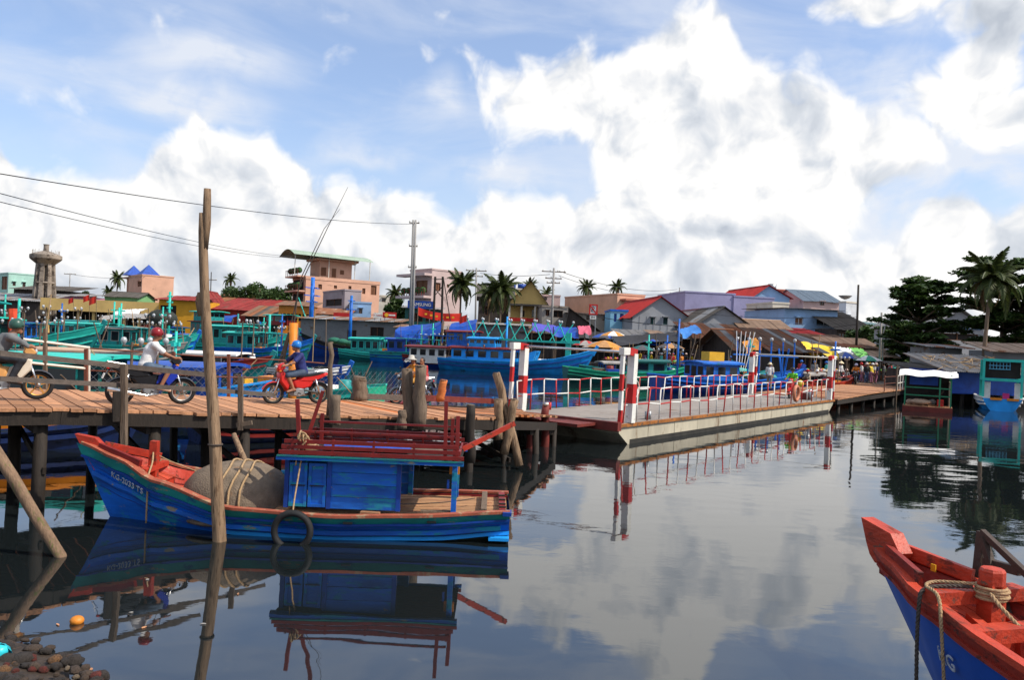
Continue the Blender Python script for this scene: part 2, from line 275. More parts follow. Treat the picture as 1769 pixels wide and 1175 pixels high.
# ---------------------------------------------------------------- mesh builder
class MB:
    def __init__(s): s.v = []; s.f = []
    def add(s, vs, fs):
        b = len(s.v); s.v += [tuple(v) for v in vs]; s.f += [tuple(i+b for i in f) for f in fs]; return s
    def box(s, c, d, rz=0.0, ry=0.0, rx=0.0):
        hx, hy, hz = d[0]/2, d[1]/2, d[2]/2
        R = Matrix.Rotation(rz, 3, 'Z') @ Matrix.Rotation(ry, 3, 'Y') @ Matrix.Rotation(rx, 3, 'X') if (rz or ry or rx) else None
        vs = []
        for x, y, z in ((-1,-1,-1),(1,-1,-1),(1,1,-1),(-1,1,-1),(-1,-1,1),(1,-1,1),(1,1,1),(-1,1,1)):
            q = Vector((x*hx, y*hy, z*hz))
            if R: q = R @ q
            vs.append((c[0]+q.x, c[1]+q.y, c[2]+q.z))
        return s.add(vs, ((0,3,2,1),(4,5,6,7),(0,1,5,4),(1,2,6,5),(2,3,7,6),(3,0,4,7)))
    def b2(s, x0, x1, y0, y1, z0, z1): return s.box(((x0+x1)/2, (y0+y1)/2, (z0+z1)/2), (abs(x1-x0), abs(y1-y0), abs(z1-z0)))
    def frame(s, a, b, up=(0, 0, 1)):
        d = Vector(b)-Vector(a); l = d.length or 1e-6; d = d/l
        u = Vector(up)
        if abs(d.dot(u)) > .97: u = Vector((1, 0, 0)) if abs(d.x) < .9 else Vector((0, 1, 0))
        r = d.cross(u).normalized(); u = r.cross(d).normalized()
        return d, r, u
    def beam(s, a, b, w, h, up=(0, 0, 1), w2=None, h2=None):
        d, r, u = s.frame(a, b, up); a, b = Vector(a), Vector(b); vs = []
        for p, ww, hh in ((a, w, h), (b, w2 or w, h2 or h)):
            for i, j in ((-1,-1),(1,-1),(1,1),(-1,1)): vs.append(p+r*(i*ww/2)+u*(j*hh/2))
        return s.add(vs, ((0,1,2,3),(7,6,5,4),(0,4,5,1),(1,5,6,2),(2,6,7,3),(3,7,4,0)))
    def tube(s, pts, r, n=8, r2=None, caps=True, wob=0.0):
        pts = [Vector(p) for p in pts]; m = len(pts); vs = []; fs = []; ref = None
        for i, p in enumerate(pts):
            t = (pts[min(i+1, m-1)]-pts[max(i-1, 0)])
            t = t.normalized() if t.length > 1e-9 else Vector((0, 0, 1))
            if ref is None: ref = Vector((0, 0, 1)) if abs(t.z) < .9 else Vector((1, 0, 0))
            a = t.cross(ref).normalized(); b = a.cross(t).normalized(); ref = b
            if isinstance(r, (list, tuple)): rr = r[i]
            else: rr = r+((r2-r)*i/(m-1) if r2 is not None and m > 1 else 0)
            for k in range(n):
                th = 2*math.pi*k/n; q = rr*(1+(random.uniform(-wob, wob) if wob else 0))
                vs.append(p+a*(math.cos(th)*q)+b*(math.sin(th)*q))
        for i in range(m-1):
            for k in range(n): fs.append((i*n+k, i*n+(k+1) % n, (i+1)*n+(k+1) % n, (i+1)*n+k))
        if caps: fs.append(tuple(range(n-1, -1, -1))); fs.append(tuple((m-1)*n+k for k in range(n)))
        return s.add(vs, fs)
    def ring(s, c, R, r, axis='y', n=20, k=8, rad2=None):
        vs = []; fs = []
        for i in range(n):
            a = 2*math.pi*i/n
            for j in range(k):
                b = 2*math.pi*j/k; q = R+r*math.cos(b); h = (rad2 or r)*math.sin(b)
                x, z, y = q*math.cos(a), q*math.sin(a), h
                vs.append({'y': (c[0]+x, c[1]+y, c[2]+z), 'x': (c[0]+y, c[1]+x, c[2]+z), 'z': (c[0]+x, c[1]+z, c[2]+y)}[axis])
        for i in range(n):
            for j in range(k): fs.append((i*k+j, ((i+1) % n)*k+j, ((i+1) % n)*k+(j+1) % k, i*k+(j+1) % k))
        return s.add(vs, fs)
    def lathe(s, prof, c=(0, 0, 0), n=16, sx=1, sy=1):
        vs = []; fs = []; m = len(prof)
        for (r, z) in prof:
            for k in range(n):
                a = 2*math.pi*k/n; vs.append((c[0]+r*sx*math.cos(a), c[1]+r*sy*math.sin(a), c[2]+z))
        for i in range(m-1):
            for k in range(n): fs.append((i*n+k, i*n+(k+1) % n, (i+1)*n+(k+1) % n, (i+1)*n+k))
        fs.append(tuple(range(n-1, -1, -1))); fs.append(tuple((m-1)*n+k for k in range(n)))
        return s.add(vs, fs)
    def ball(s, c, r, n=10, m=6, sz=1.0, sx=1.0, sy=1.0):
        pr = [(r*math.sin(math.pi*i/m) if 0 < i < m else r*.02, -r*math.cos(math.pi*i/m)*sz) for i in range(m+1)]
        return s.lathe(pr, c, n, sx, sy)
    def prism(s, poly, off, h):
        """poly: list of 3D points (planar), extruded by vector off (h unused when off given)"""
        n = len(poly); o = Vector(off); a = [Vector(p) for p in poly]
        vs = a+[p+o for p in a]
        fs = [tuple(range(n-1, -1, -1)), tuple(range(n, 2*n))]+[(i, (i+1) % n, n+(i+1) % n, n+i) for i in range(n)]
        return s.add(vs, fs)
    def side(s, outline, y0, y1):            # outline in (x, z), extruded across y
        return s.prism([(x, y0, z) for x, z in outline], (0, y1-y0, 0), 0)
    def grid(s, rows, close=False):          # rows of equal-length point lists
        n = len(rows[0]); vs = [p for r in rows for p in r]; fs = []
        for i in range(len(rows)-1):
            for j in range(n-1): fs.append((i*n+j, i*n+j+1, (i+1)*n+j+1, (i+1)*n+j))
        return s.add(vs, fs)
    def mesh(s, name, smooth=False):
        me = bpy.data.meshes.new(name); me.from_pydata([tuple(v) for v in s.v], [], s.f); me.update()
        if smooth: me.polygons.foreach_set('use_smooth', [True]*len(me.polygons))
        bm = bmesh.new(); bm.from_mesh(me); bmesh.ops.recalc_face_normals(bm, faces=bm.faces); bm.to_mesh(me); bm.free()
        return me
    def build(s, name, mat, parent=None, smooth=False, label=None):
        me = s.mesh(name, smooth); o = bpy.data.objects.new(name, me); COL.objects.link(o)
        if mat: me.materials.append(mat)
        if parent: o.parent = parent
        if label: o['label'] = label
        return o
def obj(name, me, mat, parent=None):
    o = bpy.data.objects.new(name, me); COL.objects.link(o)
    if mat and not me.materials: me.materials.append(mat)
    if parent: o.parent = parent
    return o
def tag(o, label=None, cat=None, group=None, kind=None):
    if label: o['label'] = label
    if cat: o['category'] = cat
    if group: o['group'] = group
    if kind: o['kind'] = kind
    return o
def thing(name, label, cat, loc=(0, 0, 0), rz=0.0, group=None, rx=0.0, ry=0.0):
    o = bpy.data.objects.new(name, None); COL.objects.link(o); o.empty_display_size = .2
    o.location = loc; o.rotation_euler = (rx, ry, rz)
    return tag(o, label, cat, group)
def copy_tree(o, parent=None, keep=None):
    c = o.copy(); COL.objects.link(c)
    if parent: c.parent = parent
    for ch in list(o.children): copy_tree(ch, c)
    return c
def lerp(a, b, t): return a+(b-a)*t
def interp(t, pts):
    if t <= pts[0][0]: return pts[0][1]
    for (a, va), (b, vb) in zip(pts, pts[1:]):
        if t <= b:
            k = (t-a)/(b-a); return va+(vb-va)*(k*k*(3-2*k)*.5+k*.5)
    return pts[-1][1]
def text_part(body, size, mat, parent, loc, rot, depth=.004, name='lettering', spacing=1.0, sx=1.0):
    cu = bpy.data.curves.new(name, 'FONT'); cu.body = body; cu.size = size; cu.extrude = depth; cu.space_character = spacing
    cu.align_x = 'CENTER'; cu.align_y = 'CENTER'
    tmp = bpy.data.objects.new('tmp', cu); COL.objects.link(tmp)
    bpy.context.view_layer.update()
    me = bpy.data.meshes.new_from_object(tmp.evaluated_get(bpy.context.evaluated_depsgraph_get()))
    bpy.data.objects.remove(tmp); bpy.data.curves.remove(cu)
    me.materials.clear(); me.materials.append(mat)
    o = bpy.data.objects.new(name, me); COL.objects.link(o); o.parent = parent; o.location = loc
    o.rotation_euler = rot if not isinstance(rot, Matrix) else rot.to_euler()
    o.scale = (sx, 1, 1)
    return o
# surface nets over a signed distance field: one closed continuous skin
def sdf_mesh(prims, res, name, k=.03, clip=None):
    """prims: (a, b, ra, rb) tapered capsules or (c, (rx,ry,rz)) ellipsoids, smooth-unioned; clip: fn(X,Y,Z)->sdf to intersect"""
    lo = np.array([1e9]*3); hi = -lo
    for q in prims:
        if len(q) == 4:
            for p_, r in ((q[0], q[2]), (q[1], q[3])):
                lo = np.minimum(lo, np.array(p_)-r); hi = np.maximum(hi, np.array(p_)+r)
        else:
            lo = np.minimum(lo, np.array(q[0])-np.array(q[1])); hi = np.maximum(hi, np.array(q[0])+np.array(q[1]))
    lo -= res*3; hi += res*3
    n = np.ceil((hi-lo)/res).astype(int)+1
    ax = [lo[i]+res*np.arange(n[i]) for i in range(3)]
    D = np.full(n, 9.0, np.float32)
    for q in prims:
        if len(q) == 4:
            a, b = np.array(q[0]), np.array(q[1]); r = max(q[2], q[3])+k*2+res*2
            l, h = np.minimum(a, b)-r, np.maximum(a, b)+r
        else:
            r = k*2+res*2; l, h = np.array(q[0])-np.array(q[1])-r, np.array(q[0])+np.array(q[1])+r
        i0 = np.clip(((l-lo)/res).astype(int), 0, n-1); i1 = np.clip(((h-lo)/res).astype(int)+2, 1, n)
        sl = tuple(slice(i0[i], i1[i]) for i in range(3))
        X, Y, Z = np.meshgrid(*(ax[i][sl[i]] for i in range(3)), indexing='ij')
        if len(q) == 4:
            ab = b-a; L2 = max(float(ab@ab), 1e-9)
            t = np.clip(((X-a[0])*ab[0]+(Y-a[1])*ab[1]+(Z-a[2])*ab[2])/L2, 0, 1)
            d = np.sqrt((X-a[0]-t*ab[0])**2+(Y-a[1]-t*ab[1])**2+(Z-a[2]-t*ab[2])**2)-(q[2]+(q[3]-q[2])*t)
        else:
            c, rr = np.array(q[0]), np.array(q[1])
            e = np.sqrt(((X-c[0])/rr[0])**2+((Y-c[1])/rr[1])**2+((Z-c[2])/rr[2])**2)
            d = (e-1)*rr.min()
        o = D[sl]; hh = np.clip(.5+.5*(o-d)/k, 0, 1)
        D[sl] = np.where(o > 8, d, o*(1-hh)+d*hh-k*hh*(1-hh))
    if clip is not None:
        X, Y, Z = np.meshgrid(*ax, indexing='ij'); D = np.maximum(D, clip(X, Y, Z))
    return surface_nets(D, lo, res, name)
def surface_nets(D, lo, res, name):
    S = D < 0; nx, ny, nz = D.shape
    cs = np.zeros((nx-1, ny-1, nz-1), int)
    corners = [(i, j, k) for i in (0, 1) for j in (0, 1) for k in (0, 1)]
    for (i, j, k) in corners: cs += S[i:nx-1+i, j:ny-1+j, k:nz-1+k]
    act = (cs > 0) & (cs < 8); idx = np.argwhere(act); ids = -np.ones(act.shape, int); ids[act] = np.arange(len(idx))
    acc = np.zeros((len(idx), 3)); cnt = np.zeros(len(idx))
    for a in corners:
        for ax_ in range(3):
            if a[ax_]: continue
            b = list(a); b[ax_] = 1
            da = D[idx[:, 0]+a[0], idx[:, 1]+a[1], idx[:, 2]+a[2]]; db = D[idx[:, 0]+b[0], idx[:, 1]+b[1], idx[:, 2]+b[2]]
            m = (da < 0) != (db < 0); t = np.where(m, da/np.where(m, da-db, 1), 0)
            p_ = np.array(a, float)[None, :]+t[:, None]*(np.array(b)-np.array(a))[None, :]
            acc += p_*m[:, None]; cnt += m
    V = (idx+acc/np.maximum(cnt, 1)[:, None])*res+lo
    Fs = []
    for ax_ in range(3):
        u, v = (ax_+1) % 3, (ax_+2) % 3
        sh = [slice(None)]*3; sh2 = [slice(None)]*3; sh[ax_] = slice(0, -1); sh2[ax_] = slice(1, None)
        e = np.argwhere(S[tuple(sh)] != S[tuple(sh2)])
        e = e[(e[:, u] > 0) & (e[:, v] > 0) & (e[:, u] < D.shape[u]-1) & (e[:, v] < D.shape[v]-1)]
        def at(du, dv):
            q = e.copy(); q[:, u] -= du; q[:, v] -= dv; return ids[q[:, 0], q[:, 1], q[:, 2]]
        quad = np.stack([at(1, 1), at(0, 1), at(0, 0), at(1, 0)], 1)
        s0 = S[e[:, 0], e[:, 1], e[:, 2]]; quad[~s0] = quad[~s0][:, ::-1]
        Fs.append(quad)
    Fq = np.concatenate(Fs)
    me = bpy.data.meshes.new(name); me.from_pydata(V.tolist(), [], Fq.tolist()); me.update()
    me.polygons.foreach_set('use_smooth', [True]*len(me.polygons))
    return me
# ================================================================ water and land
def water_mat():
    m = bpy.data.materials.new('harbour_water'); m.use_nodes = True; nt = m.node_tree; N, L = nt.nodes, nt.links
    b = N['Principled BSDF']; b.inputs['Base Color'].default_value = (.008, .011, .012, 1); b.inputs['Roughness'].default_value = .02
    b.inputs['IOR'].default_value = 2.2; b.inputs['Specular IOR Level'].default_value = .5
    tc = N.new('ShaderNodeTexCoord'); sp = N.new('ShaderNodeSeparateXYZ'); L.new(tc.outputs['Object'], sp.inputs[0])
    def noise(sc, det, st):
        mp = N.new('ShaderNodeMapping'); mp.inputs['Scale'].default_value = st; L.new(tc.outputs['Object'], mp.inputs[0])
        n = N.new('ShaderNodeTexNoise'); n.inputs['Scale'].default_value = sc; n.inputs['Detail'].default_value = det; n.inputs['Distortion'].default_value = .3
        L.new(mp.outputs[0], n.inputs['Vector']); return n.outputs['Fac']
    def mr(v, a, b_, c, d):
        n = N.new('ShaderNodeMapRange'); n.interpolation_type = 'SMOOTHSTEP'; L.new(v, n.inputs[0])
        for i, x in enumerate((a, b_, c, d)): n.inputs[i+1].default_value = x
        return n.outputs[0]
    def mul(a, c):
        n = N.new('ShaderNodeMath'); n.operation = 'MULTIPLY'; L.new(a, n.inputs[0])
        if isinstance(c, float): n.inputs[1].default_value = c
        else: L.new(c, n.inputs[1])
        return n.outputs[0]
    def add(a, c):
        n = N.new('ShaderNodeMath'); n.operation = 'ADD'; L.new(a, n.inputs[0]); L.new(c, n.inputs[1]); return n.outputs[0]
    swell = mul(noise(.7, 2, (.6, 1, 1)), .010)
    rip = noise(4.5, 3, (.7, 1, 1)); patch = mr(noise(.10, 2, (1, .6, 1)), .42, .62, .12, 1.0)
    far = mr(sp.outputs[1], 9.0, 42.0, .24, 1.0)                 # the open basin is ruffled by wind, the sheltered corner is calm
    h = add(swell, mul(mul(rip, patch), mul(far, .0075)))
    bp = N.new('ShaderNodeBump'); bp.inputs['Strength'].default_value = 1.0; bp.inputs['Distance'].default_value = 1.0
    L.new(h, bp.inputs['Height']); L.new(bp.outputs[0], b.inputs['Normal'])
    return m
w = MB().add([(-3000, -60, 0), (3000, -60, 0), (3000, 6000, 0), (-3000, 6000, 0)], [(0, 1, 2, 3)]).build('water', water_mat())
tag(w, kind='structure')
shore_pts = [(-400, 150), (-60, 128), (-30, 118), (-18, 98), (-7, 90), (8, 84), (13, 74), (18, 68), (23, 60), (28, 54), (33, 49), (44, 46), (70, 44), (400, 40)]
gm = MB(); top = [(x, y, .72) for x, y in shore_pts]+[(6000, 40, .72), (6000, 7000, .72), (-6000, 7000, .72), (-6000, 150, .72)]
gm.prism([(x, y, -.6) for x, y, z in top], (0, 0, 1.32), 0)
ground = tag(gm.build('ground', pm('market_ground', (.12, .095, .075), .9, .35, .3, wear=(.07, .055, .045), wamt=.52, wscale=.5)), kind='structure')
# low bank where the photographer stands
bk = MB(); rows = []
for i in range(15):
    row = []
    for j in range(19):
        x = -9+j*.42; y = -2.0+i*.62; e = (x+3.2)+(y-6.0)*.9
        z = max(-.35, min(.9, -.19*e))*(1 if e < 0 else .6)+random.uniform(-.05, .05)-.03
        row.append((x, y, z))
    rows.append(row)
bk.grid(rows); bank = tag(bk.build('shore_bank', pm('muddy_shingle', (.035, .025, .018), .6, .6, 9, wear=(.11, .07, .04), wamt=.60, wscale=16, bump=.9, bscale=25), smooth=True), kind='structure')
hl = MB(); rows = []
for i in range(7):
    rows.append([(-2600+110*j, 1900+i*130, (.7+max(0, math.sin(i/6*math.pi))*(60+34*math.sin(j*.37+1.2)+20*math.sin(j*.83))*(.22+.78*(j > 27)))) for j in range(52)])
tag(hl.grid(rows).build('hills', pm('hazy_hill_forest', (.09, .15, .16), .95, .25, .02), smooth=True), kind='structure')

# ================================================================ hulls
class Hull:
    def __init__(s, L, hb, sh, kz, rake=.6, p_mid=.42, p_bow=1.15, bend=.72):
        s.L, s.hb, s.sh, s.kz, s.rake, s.pm, s.pb, s.bend = L, hb, sh, kz, rake, p_mid, p_bow, bend
    def pt(s, t, v, side=1, out=0.0):
        hb, sh, kz = interp(t, s.hb), interp(t, s.sh), interp(t, s.kz)
        b = max(0, (t-s.bend)/(1-s.bend)); pw = lerp(s.pm, s.pb, b**1.3)
        z = kz+(sh-kz)*v
        return Vector((s.L*t-s.rake*(b**2)*(1-v), side*(hb*(v**pw)+out), z))
    def strip(s, v0, v1, nv=4, nt=28, out=0.0, t0=0.0, t1=1.0, mb=None):
        mb = mb or MB()
        for sd in (1, -1):
            mb.grid([[s.pt(lerp(t0, t1, i/nt), lerp(v0, v1, j/nv), sd, out) for j in range(nv+1)] for i in range(nt+1)])
        return mb
    def rail(s, v, w, h, nt=28, t0=0.0, t1=1.0, sides=(1, -1), out=0.0, dz=0.0):
        mb = MB()
        for sd in sides:
            ps = [s.pt(lerp(t0, t1, i/nt), v, sd, out)+Vector((0, 0, dz)) for i in range(nt+1)]
            rows = []
            for i, q in enumerate(ps):
                a = ps[max(0, i-1)]; b = ps[min(nt, i+1)]; d = (b-a); d.z = 0; d.normalize(); r = Vector((d.y, -d.x, 0))*(w/2); u = Vector((0, 0, h/2))
                rows.append([q+r+u, q-r+u, q-r-u, q+r-u, q+r+u])
            mb.grid(rows); mb.add(rows[0][:4], [(0, 1, 2, 3)]); mb.add(rows[-1][:4], [(3, 2, 1, 0)])
        return mb
    def transom(s, v1=1.0, x=0.0, n=8):
        ps = [s.pt(0, v1*j/n, 1) for j in range(n+1)]; qs = [s.pt(0, v1*j/n, -1) for j in range(n, -1, -1)]
        return MB().add([q+Vector((x, 0, 0)) for q in ps+qs], [tuple(range(2*n+2))])
    def inner(s, t, drop, ins):
        q = s.pt(t, 1.0, 1); hb = max(.02, q.y-ins)
        return q.x, hb, q.z-drop
    def planks(s, parent, mat, t0, t1, drop, ins, w=.16, th=.03, name='deck_plank', z=None, gap=.008):
        """lengthwise deck planks, each its own object"""
        ts = [lerp(t0, t1, i/24) for i in range(25)]; hbm = max(s.inner(t, drop, ins)[1] for t in ts)
        n = max(1, int(math.ceil(hbm/w))); out = []
        for k in range(-n, n):
            ya, yb = k*w+gap/2, (k+1)*w-gap/2; ym = min(abs(ya), abs(yb))
            seg = [t for t in ts if s.inner(t, drop, ins)[1] > ym+.02]
            if len(seg) < 2: continue
            mb = MB(); rows = []; jz = random.uniform(-.004, .004)
            for t in (seg if len(seg) < 9 else [seg[int(i*(len(seg)-1)/7)] for i in range(8)]):
                x, hb, zz = s.inner(t, drop, ins); zz = (z if z is not None else zz)+jz
                a, b = max(-hb, ya), min(hb, yb)
                if b < a+.004: b = a+.004
                rows.append([(x, a, zz), (x, b, zz), (x, b, zz-th), (x, a, zz-th), (x, a, zz)])
            mb.grid(rows); mb.add(rows[0][:4], [(0, 1, 2, 3)]); mb.add(rows[-1][:4], [(3, 2, 1, 0)])
            out.append(mb.build(name, mat, parent))
        return out
    def bulwark(s, drop, ins, t0, t1, nt=24, mb=None):
        mb = mb or MB()
        for sd in (1, -1):
            rows = []
            for i in range(nt+1):
                x, hb, z = s.inner(lerp(t0, t1, i/nt), drop, ins)
                lo = max(.02, hb-drop*.55)
                rows.append([(x, sd*lo, z-.03), (x, sd*hb, z+drop-.01)])
            mb.grid(rows)
        return mb

def bezier_rope(pts, r, name, mat, parent=None, n=6, sub=5):
    ps = [Vector(p) for p in pts]; out = []
    for i in range(len(ps)-1):
        a, b, c, d = ps[max(0, i-1)], ps[i], ps[i+1], ps[min(len(ps)-1, i+2)]
        for k in range(sub):
            t = k/sub; out.append(.5*((2*b)+(c-a)*t+(2*a-5*b+4*c-d)*t*t+(3*b-a-3*c+d)*t**3))
    out.append(ps[-1])
    if r >= .0125:                       # laid rope: three strands twisted round each other
        mb = MB(); fine = []
        for i in range(len(out)-1):
            for k in range(4): fine.append(out[i].lerp(out[i+1], k/4))
        fine.append(out[-1]); acc = 0.0
        for st in range(3):
            q = []; acc = 0.0
            for i, p_ in enumerate(fine):
                t = (fine[min(i+1, len(fine)-1)]-fine[max(i-1, 0)]).normalized(); a_ = t.cross(Vector((.3, .5, .81))).normalized(); b_ = t.cross(a_)
                if i: acc += (p_-fine[i-1]).length
                ph = acc/(r*7)*2*math.pi+st*2.094; q.append(p_+(a_*math.cos(ph)+b_*math.sin(ph))*r*.5)
            mb.tube(q, r*.58, 5)
        o = mb.build(name, mat, parent, smooth=True); o['kind'] = 'stuff'; return o
    return MB().tube(out, r, n).build(name, mat, parent, smooth=True)

# ---------------------------------------------------------------- the blue boat with cabin
def front_boat():
    H = Hull(6.24, [(0, .72), (.2, .92), (.4, 1.03), (.6, .95), (.78, .60), (.885, .30), (.96, .11), (1, .045)],
             [(0, .42), (.23, .36), (.37, .34), (.6, .38), (.78, .63), (.885, .87), (1, 1.06)],
             [(0, -.20), (.15, -.32), (.7, -.36), (.88, -.28), (1, -.12)], rake=.55)
    r = thing('fishing_boat', 'small blue wooden boat with red roof slats, cabin and grey basket aboard', 'boat', (.06, 11.40, 0), math.pi+.022)
    B, RD, TL = M['fg_blue'], M['red'], M['fg_teal']
    h = H.strip(0, .86, 9, 40).build('hull', B, r, smooth=True)
    H.strip(.86, 1.0, 2, 40, .012).build('sheer_strake', TL, r, smooth=True, label='worn teal top strake')
    H.rail(.845, .05, .025, 40, out=.014).build('rubbing_strake', M['blue_deep'], h)
    H.rail(.66, .07, .06, 40, t0=.02, t1=.985, out=.01).build('rubbing_strake', B, h)
    H.rail(.52, .05, .05, 30, t0=.0, t1=.62, out=.012).build('rubbing_strake', M['blue_bright'], h)
    for v in (.50, .575, .745): H.rail(v, .006, .010, 40, t1=.985, out=.003).build('plank_seam', M['blue_deep'], h)
    H.strip(.36, .485, 2, 40, .006, t1=.60).build('waterline_scum', M['scum'], h, smooth=True)
    H.transom().build('transom', B, r)
    gw = H.rail(1.0, .11, .035, 40, t1=.985, out=-.035, dz=.018).build('gunwale', pm('worn_red_gunwale', (.30, .075, .04), .7, .35, 4, wear=(.33, .22, .13), wamt=.54, wscale=6), r)
    H.bulwark(.24, .08, .52, .80).build('bulwark', RD, r, smooth=True)
    H.bulwark(.11, .10, .78, .985).build('bow_bulwark', RD, r, smooth=True)
    H.bulwark(.05, .10, .0, .54).build('coaming', M['red_dark'], r, smooth=True)
    # decks
    H.planks(r, M['deckwood'], .005, .52, .045, .09, .17)
    H.planks(r, M['deckred'], .80, .975, .12, .10, .12)
    H.planks(r, M['deckred'], .50, .80, .22, .24, .16, name='floor_plank')
    # bulkhead between fore deck and well
    x, hb, z = H.inner(.80, .12, .10)
    MB().add([(x, -hb, z-.28), (x, hb, z-.28), (x, hb, z), (x, -hb, z)], [(0, 1, 2, 3)]).build('bulkhead', RD, r)
    # stem post
    sp = MB().prism([(5.92, -.055, .58), (6.16, -.055, .99), (6.27, -.055, 1.18), (5.98, -.055, 1.13), (5.82, -.055, .98), (5.69, -.055, .92)], (0, .11, 0), 0)
    sp.build('stem_post', RD, r)
    for sd in (1, -1):
        MB().beam((5.19, sd*.34, .84), (5.90, sd*.07, 1.02), .05, .10).build('bow_rail', M['red_dark'] if sd > 0 else RD, r)
    MB().beam((5.16, 0, .55), (5.14, .02, 1.12), .12, .12, w2=.10, h2=.10).build('mooring_bitt', RD, r)
    MB().beam((5.14, -.38, .74), (5.14, .38, .74), .10, .07).build('bitt_beam', RD, r)
    bezier_rope([(5.14, .06, .96), (5.09, .2, .83), (5.02, .47, .70), (5.01, .50, .5), (5.01, .5, .05)], .012, 'mooring_rope', M['rope'], r)
    bezier_rope([(5.20, -.06, .95), (5.0, -.2, .80), (4.6, -.4, .60), (4.5, -.55, .5)], .008, 'mooring_rope', M['rope'], r)
    # cabin: x from the stern
    cw = r
    x0, x1, yw, z0, z1 = 1.53, 3.10, .60, .37, 1.04
    for k in range(4):                                       # near wall: horizontal boards
        za, zb = lerp(z0, z1, k/4), lerp(z0, z1, (k+1)/4)
        MB().b2(x0, 2.48, yw-.025+random.uniform(-.003, .003), yw, za+.004, zb-.003).build('wall_board', B, r)
        MB().b2(x0, x1, -yw, -yw+.025, za+.004, zb-.003).build('wall_board', B, r)
        MB().b2(x1-.03, x1, -yw+.03, yw-.03, za+.004, zb-.003).build('wall_board', B, r)
    for xx in (x0+.015, 2.50, x1-.02): MB().b2(xx-.03, xx+.03, yw-.04, yw+.018, z0, z1).build('wall_post', M['blue_deep'], r)
    for (a, b) in ((2.54, 2.78), (2.80, 3.04)):             # two-leaf shutter door
        d = MB().b2(a, b, yw-.02, yw+.004, z0+.02, z1-.05).build('door', B, r)
        q = MB()
        for xx in (a+.02, b-.02): q.b2(xx-.02, xx+.02, yw+.004, yw+.022, z0+.02, z1-.05)
        for zz in (z0+.04, .70, z1-.07): q.b2(a+.04, b-.04, yw+.004, yw+.02, zz-.02, zz+.02)
        q.build('frame', B, d); MB().b2((a+b)/2-.10, (a+b)/2+.10, yw+.02, yw+.03, .675, .69).build('hinge', M['black'], d)
    for (xx, yy) in ((.78, yw), (.80, -yw), (1.5, -yw)):
        MB().beam((xx, yy-.0, .36), (xx, yy, 1.06), .09, .07).build('roof_post', B, r)
    MB().b2(.85, .88, yw+.035, yw+.06, .72, .84).build('cleat', M['blue_deep'], r)
    MB().b2(.72, .86, yw-.12, yw-.06, .90, 1.02).build('lamp_box', M['orange'], r)
    # roof
    for k in range(9):
        ya = -.70+k*.1575
        MB().b2(.70, 3.16, ya, ya+.15, 1.085, 1.105).build('roof_board', M['darkwood'], r)
    for sd in (1, -1):
        MB().b2(.66, 3.2, sd*.72-.035, sd*.72+.035, 1.045, 1.085).build('roof_beam', M['fg_blue'], r)
        MB().b2(.66, 3.19, sd*.745-.02, sd*.745+.02, 1.09, 1.11).build('roof_trim', M['fg_teal'], r)
        for k, (zz, yo) in enumerate(((1.15, .735), (1.222, .715), (1.294, .695))):
            MB().b2(.66+.05*k, 3.17-.03*k, sd*yo-.014, sd*yo+.014, zz-.026, zz+.026).build('roof_slat', M['red_dark'], r)
        for xx in (.80, 1.35, 1.9, 2.45, 3.0):
            MB().beam((xx, sd*.71, 1.10), (xx, sd*.665, 1.33), .05, .03).build('slat_bracket', M['red_dark'], r)
        MB().b2(.80, 2.95, sd*.64-.02, sd*.64+.016, 1.41, 1.44).build('roof_rail', M['red_dark'], r)
    for yo in (-.35, .0, .35): MB().b2(.72, .745, yo-.15, yo+.15, 1.15, 1.21).build('roof_slat', M['red_dark'], r)
    for (a, b) in (((2.90, .66, 1.1), (2.98, .62, 1.86)), ((2.90, .54, 1.1), (2.66, .50, 1.98)), ((.92, .66, 1.1), (.94, .64, 1.92)), ((.76, .66, 1.1), (.77, .62, 1.72)), ((2.9, -.64, 1.1), (2.9, -.64, 1.55)), ((.9, -.64, 1.1), (.9, -.64, 1.55))):
        MB().beam(a, b, .05, .05).build('roof_stanchion', M['red_dark'], r)
    MB().beam((.72, -.4, 1.12), (-.05, -.62, 1.52), .05, .07).build('boom', M['red'], r)
    MB().beam((1.0, -.1, 1.125), (2.3, .1, 1.13), .16, .03).build('loose_board', M['greywood'], r)
    # stern fittings
    for (a, w_) in ((.06, .09), (.32, .08)):
        MB().b2(a, a+w_, -.62, .62, .42, .455).build('stern_beam', M['red_dark'] if a < .1 else M['greywood'], r)
    for yy in (-.3, 0, .3, .5): MB().b2(.055, .15, yy-.02, yy+.02, .455, .475).build('cleat', M['darkwood'], r)
    MB().box((1.02, .58, .37), (.42, .10, .05), .1).build('loose_board', M['greywood'], r)
    MB().box((1.9, .74, .36), (.26, .08, .04), -.1).build('loose_board', M['plank'], r)
    MB().b2(-.02, .10, .60, .80, .40, .45).build('stern_bracket', M['blue_deep'], r)
    MB().b2(.0, .28, .55, .72, .04, .08).build('stern_step', M['blue_bright'], r)
    # hull eyes and number
    for xx in (1.05, 2.15): MB().b2(xx-.06, xx+.06, interp(xx/6.24, H.hb)-.005, interp(xx/6.24, H.hb)+.02, interp(xx/6.24, H.sh)-.075, interp(xx/6.24, H.sh)-.05).build('scupper', M['black'], r)
    wl = pm('white_lettering', (.42, .45, .50), .8, .3, 14, wear=(.02, .12, .40), wamt=.56, wscale=18)
    t = .868; a = H.pt(t+.045, .83, 1, .02); b = H.pt(t-.065, .83, 1, .02); d = (b-a).normalized()
    lo = H.pt(t, .70, 1, .02); hi = H.pt(t, .88, 1, .02); up = (hi-lo).normalized(); nrm = d.cross(up).normalized(); up = nrm.cross(d)
    R3 = Matrix((d, up, nrm)).transposed(); c = (a+b)/2-up*.03+nrm*.035
